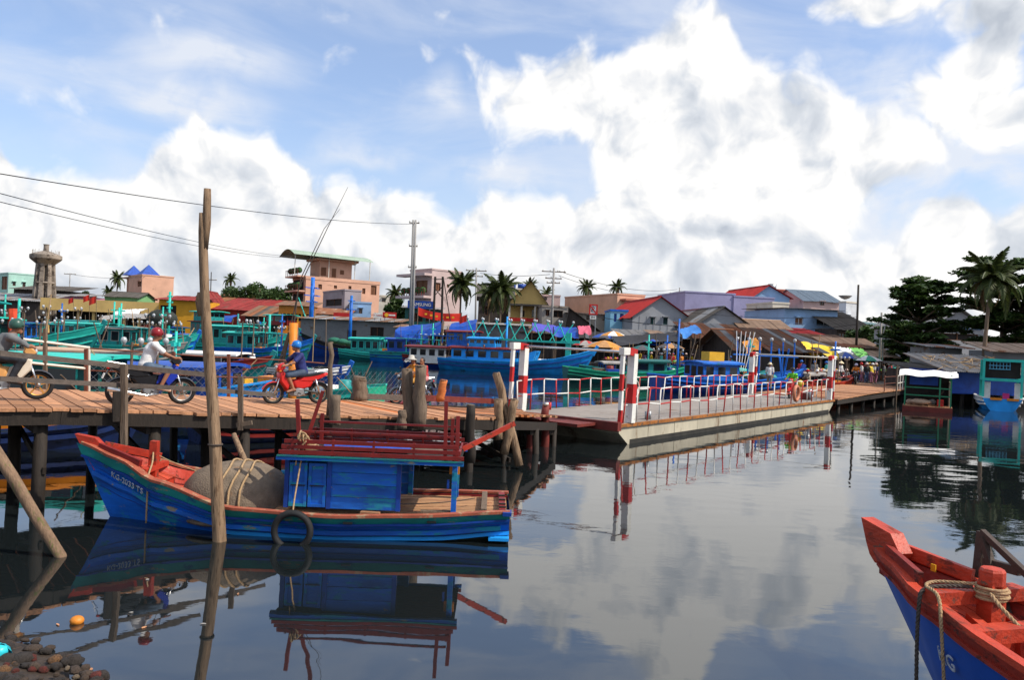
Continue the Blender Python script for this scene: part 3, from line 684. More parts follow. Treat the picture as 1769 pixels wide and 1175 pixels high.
    text_part('KG-2033 TS', .122, wl, r, c, R3, depth=.004, spacing=1.05)
    bezier_rope([(2.7, .45, .50), (1.6, .58, .47), (.9, .3, .46), (.5, .0, .47)], .008, 'deck_rope', M['rope_dark'], r)
    return r, H
FB, FH = front_boat()
def loc2w(root, p):
    return Matrix.LocRotScale(root.location, root.rotation_euler, (1, 1, 1)) @ Vector(p)
# basket coracle lying in the well
bt = thing('basket_coracle', 'round grey woven basket coracle upturned in the blue boat\'s open well', 'coracle', loc2w(FB, (3.92, .02, .10)), math.pi+.02)
pr = [(.70, 0), (.735, .10), (.73, .28), (.68, .46), (.56, .62), (.38, .72), (.18, .765), (.02, .775)]
MB().lathe(pr, n=30, sx=1.08, sy=.9).build('shell', M['basket'], bt, smooth=True)
MB().ring((0, 0, .02), .715, .035, 'z', 30, 6).build('rim', M['greywood'], bt, smooth=True)
for dx in (-.06, .10, .24):
    ps = []
    for i in range(15):
        a = math.pi*i/14; ps.append((-dx*1.0+.03*math.sin(i), math.cos(a)*.69*math.sqrt(max(.05, 1-(dx/.8)**2)), .02+.775*math.sin(a)**.62*(1-.35*dx*dx)))
    MB().tube(ps, .016, 6).build('lashing', M['rope'], bt, smooth=True)
sp = thing('steering_oar', 'brown wooden shaft propped against the grey basket coracle', 'oar', loc2w(FB, (3.95, -.58, .62)))
MB().tube([(0, 0, 0), (-.24, .25, .28), (-.42, .44, .50)], .05, 8, r2=.04).build('shaft', M['pole'], sp, smooth=True)
# tyre fender on its rope
ty = thing('tyre_fender', 'black tyre fender hung on a rope over the blue boat\'s side', 'tyre', loc2w(FB, (2.86, 1.075, .165)), math.pi+.022)
MB().ring((0, 0, 0), .235, .045, 'y', 32, 8, rad2=.055).build('tyre', M['tyre'], ty, smooth=True)
bezier_rope([(0, 0, .21), (.02, -.12, .36), (.02, -.40, .85), (-.03, -.41, 1.16)], .011, 'rope', M['rope'], ty)
kn = MB()
for k in range(4): kn.ring((-.03+.02*k, -.40+.012*k, 1.16+.015*k), .045+.008*k, .011, 'x' if k % 2 else 'y', 14, 6)
kn.build('knot', M['rope'], ty, smooth=True)
bezier_rope([(-.05, -.37, 1.14), (.05, -.36, 1.0), (.08, -.36, .8)], .010, 'rope_tail', M['rope'], ty)
# blue tarp on the roof
tp = MB(); rows = []
for i in range(15):
    rows.append([(-.62+i*.09, -.24+j*.075, .04+.085*max(0, math.sin(i/14*math.pi))*max(0, math.sin((j+.5)/7*math.pi))+random.uniform(-.018, .022)) for j in range(7)])
tr = thing('blue_tarpaulin', 'crumpled blue tarpaulin lying on the boat\'s slatted cabin roof', 'tarpaulin', loc2w(FB, (2.1, .05, 1.11)), .08)
tp.grid(rows).build('sheet', M['tarp_blue'], tr, smooth=True)
rc = thing('rope_coil', 'pile of frayed tan rope on the forward end of the cabin roof', 'rope', loc2w(FB, (2.85, .3, 1.12)))
q = MB()
for k in range(5): q.ring((random.uniform(-.05, .05), random.uniform(-.05, .05), .03+.025*k), .16-.015*k, .016, 'z', 18, 6)
q.build('coil', M['rope'], rc, smooth=True)

# ---------------------------------------------------------------- the red and blue bow at the right
def bow_boat():
    H = Hull(7.0, [(0, .6), (.3, .85), (.6, .74), (.75, .58), (.86, .40), (.94, .20), (.98, .10), (1, .05)],
             [(0, .7), (.4, .66), (.68, .78), (.85, .88), (.95, .98), (1, 1.05)],
             [(0, -.3), (.6, -.4), (.85, -.35), (1, -.2)], rake=1.0, p_bow=.95)
    hd = Vector((-.27, .963, 0)).normalized(); bow = Vector((3.46, 7.30, 0))
    r = thing('moored_boat', 'red topped wooden boat with dark blue hull, raked stem and roped bitt', 'boat', bow-hd*7.0, math.atan2(hd.y, hd.x))
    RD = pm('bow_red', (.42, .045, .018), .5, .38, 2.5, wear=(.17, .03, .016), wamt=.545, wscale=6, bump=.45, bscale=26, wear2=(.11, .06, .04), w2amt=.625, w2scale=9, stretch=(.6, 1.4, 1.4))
    RDD = pm('bow_red_shaded', (.24, .022, .012), .55, .38, 3, wear=(.08, .018, .013), wamt=.54, wscale=6, bump=.4, bscale=24, wear2=(.06, .04, .03), w2amt=.63, w2scale=9, stretch=(.6, 1.4, 1.4))  # darker copy of the red: shade put into the side-facing timbers' colour
    H.strip(0, .915, 8, 40).build('hull', pm('bow_blue', (.004, .075, .42), .4, .2, 2, wear=(.01, .03, .12), wamt=.66), r, smooth=True)
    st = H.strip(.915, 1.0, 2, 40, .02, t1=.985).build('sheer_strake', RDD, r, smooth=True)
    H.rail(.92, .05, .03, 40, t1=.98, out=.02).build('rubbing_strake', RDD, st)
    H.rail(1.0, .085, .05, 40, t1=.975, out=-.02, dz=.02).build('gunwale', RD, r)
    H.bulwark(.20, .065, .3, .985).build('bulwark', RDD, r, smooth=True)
    H.planks(r, RD, .80, .972, .15, .07, .085, name='deck_plank', gap=.012)
    H.planks(r, RD, .35, .79, .36, .30, .16, name='floor_plank')
    x, hb, z = H.inner(.80, .15, .07)
    bh = MB().add([(x, -hb*.6, z-.30), (x, hb*.6, z-.30), (x, hb*.97, z), (x, -hb*.97, z)], [(0, 1, 2, 3)]).build('bulkhead', RD, r)
    # stem block: thick raked timber
    ol = [(6.60, .90), (6.70, .95), (6.62, 1.02), (6.60, 1.06), (6.72, 1.21), (7.10, 1.27), (7.02, 1.06), (6.97, .96), (6.90, .90)]
    MB().side(ol, -.07, .07).build('stem_post', RD, r)
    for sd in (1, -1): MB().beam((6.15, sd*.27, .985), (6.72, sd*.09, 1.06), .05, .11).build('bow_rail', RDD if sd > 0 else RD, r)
    # bitt, with its cross beam
    MB().beam((5.72, 0, .35), (5.72, 0, 1.07), .14, .14).build('bitt', RD, r)
    MB().lathe([(.08, 0), (.092, .02), (.092, .12), (.08, .14), (.02, .145)], (5.72, 0, 1.05), 8).build('bitt_head', RD, r)
    MB().beam((5.84, -.42, .95), (5.84, .47, .95), .15, .10).build('cross_beam', RD, r)
    MB().beam((5.40, -.46, .82), (5.40, .50, .82), .14, .10).build('cross_beam', RD, r)
    for sd in (1, -1):
        ps = [(5.72, sd*(.09+.05*i), .55+.03*i*i) for i in range(5)]
        MB().side([(5.76, .45), (5.76, .84), (5.64, .80), (5.56, .66), (5.54, .45)], sd*.12, sd*.2).build('knee', RD, r)
    kn = MB()
    for k in range(5): kn.ring((5.72, .008*(-1)**k, .965+.020*k), .105+.006*(k % 2), .013, 'z', 20, 6)
    kn.build('rope_turns', M['rope'], r, smooth=True)
    bezier_rope([(5.78, .12, 1.03), (5.86, .28, 1.02), (5.90, .46, .99), (5.89, .52, .88), (5.89, .52, .45), (5.89, .50, -.02)], .016, 'mooring_rope', M['rope_dark'], r)
    bezier_rope([(5.76, .12, 1.06), (5.94, .30, 1.03), (5.92, .43, 1.01), (5.74, .49, .99), (5.64, .55, .82), (5.58, .56, .4), (5.54, .54, 0)], .014, 'mooring_rope', M['rope'], r)
    bezier_rope([(5.64, .10, 1.02), (5.49, .10, .92), (5.14, .05, .70), (4.74, 0, .52)], .016, 'mooring_rope', M['rope'], r)
    MB().box((6.40, -.105, .99), (.05, .012, .06)).build('brass_plate', M['yellow'], r)
    wl = pm('white_lettering', (.42, .45, .50), .8, .3, 14, wear=(.02, .12, .40), wamt=.56, wscale=18)
    a = H.pt(.845, .72, 1, .012); b = H.pt(.80, .72, 1, .012); d = (b-a).normalized(); up = (H.pt(.82, .8, 1)-H.pt(.82, .64, 1)).normalized(); n = d.cross(up).normalized(); up = n.cross(d)
    text_part('KG', .17, wl, r, (a+b)/2-up*.02+n*.015, Matrix((d, up, n)).transposed())
    return r, H
BB, BH = bow_boat()
an = thing('wooden_anchor', 'dark timber anchor frame standing on the red boat\'s far gunwale', 'anchor', loc2w(BB, (6.10, -.36, .82)), BB.rotation_euler[2])
DW = pm('anchor_timber', (.045, .026, .018), .6, .3, 6, bump=.3)
MB().beam((.12, -.02, 0), (.12, -.06, .52), .05, .07).build('post', DW, an)
MB().beam((.12, -.06, .52), (-.62, .02, .18), .045, .05).build('arm', DW, an)
MB().beam((.10, -.05, .47), (-.42, .1, -.3), .05, .06).build('shank', DW, an)
MB().beam((.06, -.04, .28), (-.28, -.03, .30), .06, .07).build('brace', DW, an)
MB().beam((-.30, -.12, .18), (-.62, -.1, .16), .03, .03).build('peg', M['greywood'], an)

# ---------------------------------------------------------------- loose poles and flotsam in front
b0 = G(380, 935); pl = thing('mooring_pole', 'tall crooked bare tree trunk pole driven beside the blue boat', 'pole', b0)
Yp = b0.y
pix = [(378, 990), (380, 935), (375, 860), (372, 770), (367, 690), (361, 620), (357, 560), (353, 500), (351, 440), (350, 400), (350, 368)]
ps = [P(x, y, Yp)-b0 for x, y in pix]
MB().tube(ps, [.09, .09, .085, .075, .072, .068, .064, .062, .058, .055, .042], 12, wob=.10).build('trunk', M['pole'], pl, smooth=True)
MB().tube([P(353, 430, Yp)-b0, P(357, 385, Yp)-b0, P(358, 345, Yp)-b0, P(359, 326, Yp)-b0], [.05, .055, .05, .045], 9, wob=.12).build('broken_top', M['pole'], pl, smooth=True)
MB().tube([P(349, 545, Yp)-b0, P(343, 520, Yp)-b0, P(344, 505, Yp)-b0], [.05, .045, .02], 8, wob=.15).build('knot', M['pole'], pl, smooth=True)
MB().ring(P(372, 768, Yp)-b0, .085, .012, 'z', 16, 6).build('rope_band', M['rope_dark'], pl)
l0 = G(105, 962); lg = thing('leaning_log', 'mossy brown log leaning out of the black water at the shore', 'log', l0)
MB().tube([(.08, 0, -.3), (0, 0, 0), P(60, 890, l0.y)-l0, P(25, 830, l0.y)-l0, P(-30, 745, l0.y)-l0], [.06, .06, .065, .07, .075], 10, wob=.1).build('trunk', pm('mossy_bark', (.19, .12, .075), .85, .4, 4, wear=(.10, .11, .03), wamt=.56, wscale=3, bump=.7, stretch=(5, 5, .7)), lg, smooth=True)
fo = tag(MB().ball((0, 0, 0), .062, 14, 8, .75).build('floating_fruit', pm('orange_peel', (.55, .19, .02), .5, .3, 12), smooth=True), 'round orange fruit floating on the water near the shore', 'fruit'); fo.location = G(133, 1073, .02)
bg = MB(); rows = []
for i in range(8): rows.append([(.16*math.cos(j*.9)*math.sin((i+.5)/8*math.pi)*random.uniform(.8, 1.2), .13*math.sin(j*.9)*math.sin((i+.5)/8*math.pi)*random.uniform(.8, 1.2), .09*math.cos((i+.5)/8*math.pi)+random.uniform(-.02, .02)) for j in range(8)])
pb = tag(bg.grid(rows).build('plastic_bag', pm('turquoise_plastic', (.03, .50, .60), .35, .2, 5), smooth=True), 'crumpled turquoise plastic bag lying on the muddy shore', 'bag'); pb.location = G(-4, 1125, .12); pb.scale = (.65,)*3
stone_m = [pm('stone_%d' % i, c, .55, .5, 9, bump=.8, wear=(.02, .015, .012), wamt=.52, wscale=6) for i, c in enumerate([(.075, .05, .034), (.17, .085, .035), (.20, .15, .10), (.035, .027, .022), (.12, .022, .014)])]
def stone_mesh(i):
    mb = MB(); n, m = 9, 6; rs = random.Random(i); sx, sy, sz = rs.uniform(.7, 1.3), rs.uniform(.6, 1), rs.uniform(.45, .8)
    rows = []
    for a in range(m+1):
        rows.append([(math.sin(math.pi*a/m)*math.cos(2*math.pi*b/n)*sx*rs.uniform(.7, 1.2), math.sin(math.pi*a/m)*math.sin(2*math.pi*b/n)*sy*rs.uniform(.7, 1.2), -math.cos(math.pi*a/m)*sz) for b in range(n)])
        rows[-1].append(rows[-1][0])
    mb.grid(rows); me = mb.mesh('stone', True); return me
SM = [stone_mesh(i) for i in range(6)]
rs = random.Random(3); words = ['brown', 'tan', 'pale', 'dark', 'reddish']; k = 0
for i in range(110):
    px, py = rs.uniform(-10, 190), rs.uniform(1085, 1185)
    if py < 1085+max(0, px-20)*.5: continue
    z = -.02+max(0, (1-(px/190))*.05+(py-1100)*.0009)
    o = bpy.data.objects.new('stone', SM[i % 6].copy()); ci = rs.choice([0, 0, 0, 1, 2, 3, 3, 3, 3, 4]); o.data.materials.append(stone_m[ci]); COL.objects.link(o)
    s_ = rs.uniform(.02, .07)*(1.3 if ci == 3 else 1); o.scale = (s_, s_, s_); o.location = G(px, py, z); o.rotation_euler = (rs.uniform(-.3, .3), rs.uniform(-.3, .3), rs.uniform(0, 6))
    tag(o, '%s stone on the muddy shingle at the water\'s edge' % words[ci], 'stone', '%s stones on the shore' % words[ci])

# small litter floating near the shore
fl = random.Random(9)
for i in range(11):
    px, py = fl.uniform(60, 420), fl.uniform(1000, 1160); mb = MB(); n = 7
    mb.prism([(.026*math.cos(a*2*math.pi/n)*fl.uniform(.5, 1.3), .014*math.sin(a*2*math.pi/n)*fl.uniform(.5, 1.2), .004) for a in range(n)], (0, 0, .006), 0)
    kd = ('pale scrap of foam', 'brown dead leaf', 'dark twig fragment')[i % 3]
    o = mb.build('floating_scrap', (M['tarp_grey'], M['plank'], M['darkwood'])[i % 3]); o.location = G(px, py, 0); o.rotation_euler[2] = fl.uniform(0, 3); tag(o, kd+' floating on the dark water near the shore', 'litter', ('foam scraps', 'dead leaves', 'twig fragments')[i % 3]+' on the water')
# ================================================================ the wooden bridge
def clip_poly(poly, a, b):        # keep the part of 2D poly on the left of line a->b
    out = []; n = len(poly)
    def sd(p): return (b[0]-a[0])*(p[1]-a[1])-(b[1]-a[1])*(p[0]-a[0])
    for i in range(n):
        p, q = poly[i], poly[(i+1) % n]; s0, s1 = sd(p), sd(q)
        if s0 >= 0: out.append(p)
        if (s0 >= 0) != (s1 >= 0):
            t = s0/(s0-s1); out.append((p[0]+(q[0]-p[0])*t, p[1]+(q[1]-p[1])*t))
    return out
NE = [(-11.4, 7.95), (-6.7, 11.64), (-3.9, 13.85), (-.35, 16.6), (1.25, 21.0)]
FE = [(-13.8, 10.98), (-9.07, 14.67), (-6.27, 16.88), (-2.72, 19.63), (-.15, 25.2)]
ZB = [1.62, 1.50, 1.30, 1.13, .68]
BDIR = Vector((.788, .616, 0)); BYAW = math.atan2(.616, .788)
def deck_z(x, y):
    best = None
    for i in range(len(NE)-1):
        a = ((NE[i][0]+FE[i][0])/2, (NE[i][1]+FE[i][1])/2); b = ((NE[i+1][0]+FE[i+1][0])/2, (NE[i+1][1]+FE[i+1][1])/2)
        d = (b[0]-a[0], b[1]-a[1]); L2 = d[0]**2+d[1]**2; t = max(0, min(1, ((x-a[0])*d[0]+(y-a[1])*d[1])/L2))
        e = (x-a[0]-t*d[0])**2+(y-a[1]-t*d[1])**2
        if best is None or e < best[0]: best = (e, lerp(ZB[i], ZB[i+1], t))
    return best[1]
br = thing('plank_bridge', 'long low wooden footbridge of worn orange brown planks on piles', 'bridge', (-6, 18, 0))
BO = Vector((-6, 18, 0))
rb = random.Random(11)
for sgi, (i0, i1) in enumerate(((0, 3), (3, 4))):
    quad = NE[i0:i1+1]+FE[i0:i1+1][::-1]
    dx, dy = (.616, -.788) if sgi == 0 else (.93, -.36)
    l = math.hypot(dx, dy); dx, dy = dx/l, dy/l; nx, ny = -dy, dx
    prj = [q[0]*nx+q[1]*ny for q in quad]; s = min(prj); wd = .2
    while s < max(prj):
        wd = rb.uniform(.17, .24); poly = [q for q in quad]
        c0 = (nx*(s+.006), ny*(s+.006)); c1 = (nx*(s+wd-.010), ny*(s+wd-.010))
        poly = clip_poly(poly, c0, (c0[0]+dx, c0[1]+dy)); poly = clip_poly(poly, (c1[0]+dx, c1[1]+dy), c1) if len(poly) > 2 else []
        s += wd
        if len(poly) < 3: continue
        ov = rb.uniform(-.05, .10); jz = rb.uniform(-.010, .010); vs = []
        cx = sum(p_[0] for p_ in poly)/len(poly); cy = sum(p_[1] for p_ in poly)/len(poly)
        for p_ in poly:
            k = ((p_[0]-cx)*dx+(p_[1]-cy)*dy); e = ov*(1 if k > 0 else -1) if abs(k) > .3 else 0
            vs.append(Vector((p_[0]+dx*e, p_[1]+dy*e, deck_z(p_[0], p_[1])+jz))-BO)
        MB().prism(vs, (0, 0, -.05), 0).build('plank', M['plank_org'] if rb.random() < (.10 if sgi == 0 else .35) else M['plank'], br)
def along(edge, f):            # point along an edge polyline, f in segments
    i = min(int(f), len(edge)-2); t = f-i
    return Vector((lerp(edge[i][0], edge[i+1][0], t), lerp(edge[i][1], edge[i+1][1], t), lerp(ZB[i], ZB[i+1], t)))
for E_, ins in ((NE, .05), (FE, -.05)):
    for i in range(4):
        a, b = along(E_, i), along(E_, i+.999); o = Vector((0, ins, -.16))
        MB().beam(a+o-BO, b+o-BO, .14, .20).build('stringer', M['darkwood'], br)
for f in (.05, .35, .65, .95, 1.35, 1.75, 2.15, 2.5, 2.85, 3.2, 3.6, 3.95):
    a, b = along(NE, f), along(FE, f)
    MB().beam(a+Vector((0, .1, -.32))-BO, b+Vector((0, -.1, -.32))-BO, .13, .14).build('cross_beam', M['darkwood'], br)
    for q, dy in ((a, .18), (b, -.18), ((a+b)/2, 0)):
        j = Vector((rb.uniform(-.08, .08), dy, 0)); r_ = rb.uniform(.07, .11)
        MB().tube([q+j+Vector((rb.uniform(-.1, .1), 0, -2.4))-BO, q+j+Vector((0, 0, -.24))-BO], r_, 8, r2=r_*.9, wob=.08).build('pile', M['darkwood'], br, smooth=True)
    if f > .6 and f < 3.3:
        MB().beam(a+Vector((.1, .12, -.95))-BO, b+Vector((.1, -.12, -.35))-BO, .05, .10).build('brace', M['darkwood'], br)
# right-hand edge: a raised kerb of red-brown beams and an orange ramp board
for (fa, fb, dz, m, h) in ((2.70, 3.10, .10, 'railwood', .14), (3.10, 3.95, .12, 'rustred', .16)):
    a, b = along(FE, fa), along(FE, fb); MB().beam(a+Vector((0, 0, dz))-BO, b+Vector((0, 0, dz))-BO, .12, h).build('kerb_beam', M[m], br)
a, b = along(NE, 2.3), along(FE, 3.1)
# rails on the near side
def rail(parent, org, pts, w, h, mat, name='rail'):
    for p_, q in zip(pts, pts[1:]): MB().beam(Vector(p_)-org, Vector(q)-org, w, h).build(name, mat, parent)
nr = thing('bridge_railing', 'grey weathered two bar timber railing on the bridge\'s near edge', 'railing', BO)
def on_edge(E_, px, py):          # where the ray through a photo pixel meets the upright plane over a deck edge
    u, v = uv(px, py)
    for i in range(len(E_)-1):
        a, b = E_[i], E_[i+1]; d = (b[0]-a[0], b[1]-a[1]); den = u*d[1]-d[0]
        t = (a[0]-u*a[1])/den
        if (t >= 0 or i == 0) and (t <= 1 or i == len(E_)-2):
            Y = a[1]+d[1]*t; return Vector((u*Y, Y, HC+v*Y))
nee = lambda px, py: on_edge(NE, px, py)+Vector((.04, -.05, 0))
fee = lambda px, py: on_edge(FE, px, py)
rail(nr, BO, [nee(-90, 598), nee(0, 610), nee(205, 632), nee(362, 648)], .04, .078, M['railwood'])
rail(nr, BO, [nee(-90, 648), nee(0, 654), nee(205, 665), nee(345, 672), nee(470, 682)], .04, .07, M['railwood'])
for px, y0, y1 in ((211, 630, 768), (411, 650, 742)):
    a = nee(px, y0); b = nee(px, y1); d = Vector((.04, -.05, 0))
    MB().beam(a+d-BO, b+d-BO, .088 if px == 211 else .055, .08).build('post', M['greywood'], nr)
a = nee(201, 712); MB().box(a+Vector((.02, -.08, .1))-BO, (.10, .10, .46), BYAW).build('post_block', M['darkwood'], nr)
a = nee(420, 733); MB().beam(a+Vector((-.1, -.1, 0))-BO, a+Vector((.16, -.1, .05))-BO, .05, .07).build('post_cleat', M['greywood'], nr)
fr = thing('bridge_fence', 'rusty pipe and wire mesh fence on the bridge\'s far edge', 'fence', BO)
WP = pm('white_pipe', (.60, .57, .50), .5, .15, 4, wear=(.25, .12, .06), wamt=.62); RP = pm('rusty_pipe', (.15, .05, .03), .7, .3, 6)
for q in (((-60, 573), (30, 585), (155, 601)), ((-60, 618), (52, 627), (150, 637))): MB().tube([fee(*k)-BO for k in q], .026, 8).build('white_rail', WP, fr, smooth=True)
for q in (((155, 602), (300, 612), (369, 617), (503, 623), (560, 628)), ((152, 640), (300, 647), (372, 651), (460, 653), (560, 660))): MB().tube([fee(*k)-BO for k in q], .016, 6).build('rail', RP, fr, smooth=True)
for px, y0 in ((78, 568), (149, 603), (395, 612), (300, 608)):
    a, b = fee(px, y0), fee(px, 690); MB().beam(a-BO, b-BO, .06, .06).build('post', M['greywood'] if px == 78 else RP, fr)
MB().tube([fee(154, 603)-BO, fee(154, 676)-BO], .022, 6).build('white_post', WP, fr)
wm = MB()                                            # diamond mesh
for px0, px1, z0, z1 in ((150, 560, 1.28, 1.98), (560, 745, 1.14, 1.86)):
    A, Bq = fee(px0, 660), fee(px1, 660); A.z = Bq.z = z0; n = int((Bq-A).length/.16)
    for i in range(-6, n):
        for s in (1, -1):
            ps = []
            for k in range(2):
                zz = (z0 if s > 0 else z1) if k == 0 else (z1 if s > 0 else z0); t = (i+(k*abs(z1-z0)/.16))/n
                ps.append((t, zz))
            (t0, za), (t1, zb) = ps
            c0, c1 = max(0, t0), min(1, t1)
            if c1 <= c0: continue
            f = lambda t: A+(Bq-A)*t+Vector((0, 0, -(z0)+za+(zb-za)*(t-t0)/(t1-t0)))
            wm.tube([f(c0)-BO+Vector((0, 0, 0)), f(c1)-BO], .0032, 3, caps=False)
wo = wm.build('wire_mesh', M['metal'], fr); wo['kind'] = 'stuff'
# trunk stumps and posts that stick up through the deck
def stump(px, y0, y1, Y, r0, label, mat='greywood', lean=0, top=None):
    a, b = P(px, y1, Y), P(px+lean, y0, Y); o = thing('timber_post', label, 'post', (a.x, a.y, a.z))
    n = 6; ps = [Vector((0, 0, 0)).lerp(b-a, i/n)+Vector((rb.uniform(-.02, .02), rb.uniform(-.02, .02), 0)) for i in range(n+1)]
    MB().tube(ps, r0, 10, r2=r0*.9, wob=.12).build('shaft', M[mat], o, smooth=True)
    cap = MB().lathe([(r0*.86, -.01), (r0*.8, .012), (.01, .016)], tuple(b-a), 10).build('cut_end', M['greywood'], o)
    return o
stump(708, 638, 735, 15.3, .12, 'thick split grey trunk rising beside its twin at the bridge edge', lean=-4)
stump(724, 632, 740, 15.15, .125, 'taller grey trunk of the split pair at the bridge edge', lean=2)
stump(577, 684, 735, 14.2, .11, 'squat grey stump at the bridge\'s near edge under the net', lean=3)
stump(621, 652, 692, 18.9, .19, 'broad grey stump at the far edge behind the red motorcycle')
stump(568, 592, 720, 14.35, .05, 'slim tall grey stake beside the squat stump', lean=4)
stump(695, 710, 740, 15.0, .09, 'short cut stump beside the split trunk pair')
stump(760, 657, 692, 20.4, .11, 'orange brown broken post on the far kerb behind the passenger', mat='plank_org', lean=6)
stump(813, 700, 800, 16.0, .10, 'dark brown pile head by the red boom', mat='darkwood')
stump(862, 690, 760, 16.9, .11, 'stubby post lashed to the long leaning log', mat='pole')
stump(896, 645, 805, 17.0, .095, 'long leaning tan log lashed at the bridge end', mat='pole', lean=-38)
stump(916, 735, 800, 20.4, .13, 'rust red pile under the bridge end', mat='rustred')
stump(940, 700, 790, 20.8, .115, 'red topped mooring post at the pontoon ramp', mat='rustred', lean=3)
stump(872, 690, 785, 16.9, .10, 'grey crooked branch lashed beneath the leaning log', mat='pole', lean=16)
ob = thing('orange_pole', 'bright orange painted post standing behind the bridge fence', 'post', P(506, 690, 21))
a = P(506, 690, 21); MB().tube([(0, 0, -1), P(507, 558, 21)-a], .11, 10).build('shaft', M['orange'], ob, smooth=True)
MB().tube([P(508, 560, 21)-a, P(515, 500, 21)-a, P(570, 385, 21)-a, P(601, 323, 21)-a], [.018, .016, .010, .005], 5).build('bamboo_rod', M['rope_dark'], ob)
MB().tube([P(503, 560, 21)-a, P(520, 480, 21)-a, P(560, 395, 21)-a, P(588, 360, 21)-a], [.018, .014, .009, .004], 5).build('bamboo_rod', M['rope_dark'], ob)
for q in (P(488, 690, 21.2), P(475, 690, 21.4)):
    MB().tube([q-a+Vector((-.3, 0, -.4)), P(500, 575, 21)-a], .045, 7).build('prop', M['greywood'], ob)
# ================================================================ the steel pontoon
PD = Vector((.6125, .7904, 0)); PW = Vector((-.7904, .6125, 0)); PN = Vector((3.07, 21.64, 0)); PLEN, PWID, PZ = 20.7, 3.9, .60
po = thing('ferry_pontoon', 'cream steel pontoon with rusty edge and red and white railings', 'pontoon', PN, math.atan2(PD.y, PD.x))
# local: x along, y across (0 near .. PWID far)
hull = [(0, .50), (0, .34), (.9, -.25), (PLEN-1.2, -.25), (PLEN-.1, .36), (PLEN, .5)]
MB().side(hull, .0, PWID).build('hull', M['steel_cream'], po)
wl_ = pm('waterline_scum', (.022, .02, .016), .7, .5, 3)
MB().b2(.62, PLEN-.78, -.012, -.004, -.02, .13).build('waterline_band', wl_, po)
for i in range(1, 12): MB().b2(PLEN*i/12-.02, PLEN*i/12+.02, -.010, .0, .135, .50).build('weld_seam', M['steel_cream'], po)
MB().b2(-.04, PLEN+.04, -.06, PWID+.06, .50, PZ-.012).build('deck_edge', M['rust'], po)
for i in range(8): MB().b2(PLEN*i/8+.012, PLEN*(i+1)/8-.012, .02, PWID-.02, PZ-.012, PZ).build('deck_plate', M['steel_deck'], po)
MB().b2(-.25, -.05, -.1, PWID+.3, .42, .66).build('end_beam', M['rustred'], po)
MB().b2(-1.2, -.24, .6, PWID+.2, .52, .60).build('ramp_plate', M['rustred'], po)
def banded(mb_path, w, n, parent, start, name):     # red and white bands along a straight member
    a, b = Vector(mb_path[0]), Vector(mb_path[1])
    for k in range(n):
        p_, q = a.lerp(b, k/n), a.lerp(b, (k+1)/n); m = M['white'] if (k+start) % 2 == 0 else M['signred']
        MB().beam(p_, q, w, w, up=(0, 1, 0) if abs((b-a).normalized().z) > .9 else (0, 0, 1)).build(name, m, parent)
rp = random.Random(5)
for y, s0 in ((.05, 0), (PWID-.05, 1)):
    n = 28; xs = [.35+(PLEN-.8)*i/n for i in range(n+1)]
    jit = [Vector((rp.uniform(-.05, .05), rp.uniform(-.03, .03), rp.uniform(-.03, .03))) for _ in xs]
    for i, x in enumerate(xs):
        lean = rp.uniform(-.10, .16)
        m = M['signred'] if (i+s0) % 2 == 0 else M['white']
        MB().tube([(x-lean*.5, y, PZ), (x+lean*.5, y, PZ+.95+jit[i].z)], .022, 7).build('baluster', m, po, smooth=True)
        if i < n:
            for zz in (.48, .95):
                q0 = Vector((x+lean*(.5 if zz > .5 else 0), y, PZ+zz))+Vector((0, 0, jit[i].z)); q1 = Vector((xs[i+1], y, PZ+zz+jit[i+1].z))
                MB().tube([q0, q1], .022, 7).build('rail_bar', M['white'] if (i+s0+(zz > .5)) % 2 == 0 else M['signred'], po, smooth=True)
def portal(x, y, sgn):
    g = [('thin', x, .10, 1.92), ('thick', x+.58*sgn, .21, 1.98)]
    nb = 4
    for nm, xx, w_, h in g:
        zs = [0, .38, .92, 1.38, h] if nm == 'thin' else [0, .55, 1.10, h-.02]
        for k in range(len(zs)-1):
            m = (M['signred'] if k % 2 == 0 else M['white']) if nm == 'thin' else (M['white'] if k % 2 == 0 else M['signred'])
            MB().beam((xx, y, PZ+zs[k]), (xx+.03, y, PZ+zs[k+1]), w_, w_, up=(0, 1, 0)).build('portal_post', m, po)
    MB().beam((x-.06*sgn, y, PZ+2.02), (x+.30*sgn, y, PZ+2.03), .16, .20).build('portal_cap', M['white'], po)
    MB().beam((x+.30*sgn, y, PZ+2.03), (x+.70*sgn, y, PZ+1.98), .17, .21).build('portal_cap', M['signred'], po)
for y in (.0, PWID): portal(.05, y+(.02 if y == 0 else -.02), 1); portal(PLEN-.10, y+(.02 if y == 0 else -.02), -1)
for x in (.55, PLEN-.6): MB().tube([(x, 0, PZ+2.0), (x, PWID, PZ+2.03)], .035, 8).build('portal_bar', M['chrome'] if x < 2 else WP, po, smooth=True)
for (x, y) in ((2.0, .22), (1.6, PWID-.3)):
    for k in (0, .16): MB().tube([(x+k, y, PZ), (x+k, y, PZ+.24)], .06, 10).build('bollard', M['white'] if k == 0 and y > 1 else (M['signred'] if y > 1 else M['metal']), po, smooth=True)
lb = thing('life_ring', 'faded orange life ring hung on the pontoon railing', 'life ring', PN+PD*14.9+PW*.0+Vector((0, 0, PZ+.45)), math.atan2(PD.y, PD.x))
MB().ring((0, -.05, 0), .30, .075, 'y', 24, 8).build('ring', pm('faded_orange', (.46, .17, .09), .6, .2, 6), lb, smooth=True)
bxm = thing('control_box', 'pale cable box with a dangling hoop of wire on the pontoon post', 'box', PN+PD*1.15+PW*.35+Vector((0, 0, PZ+.8)), math.atan2(PD.y, PD.x))
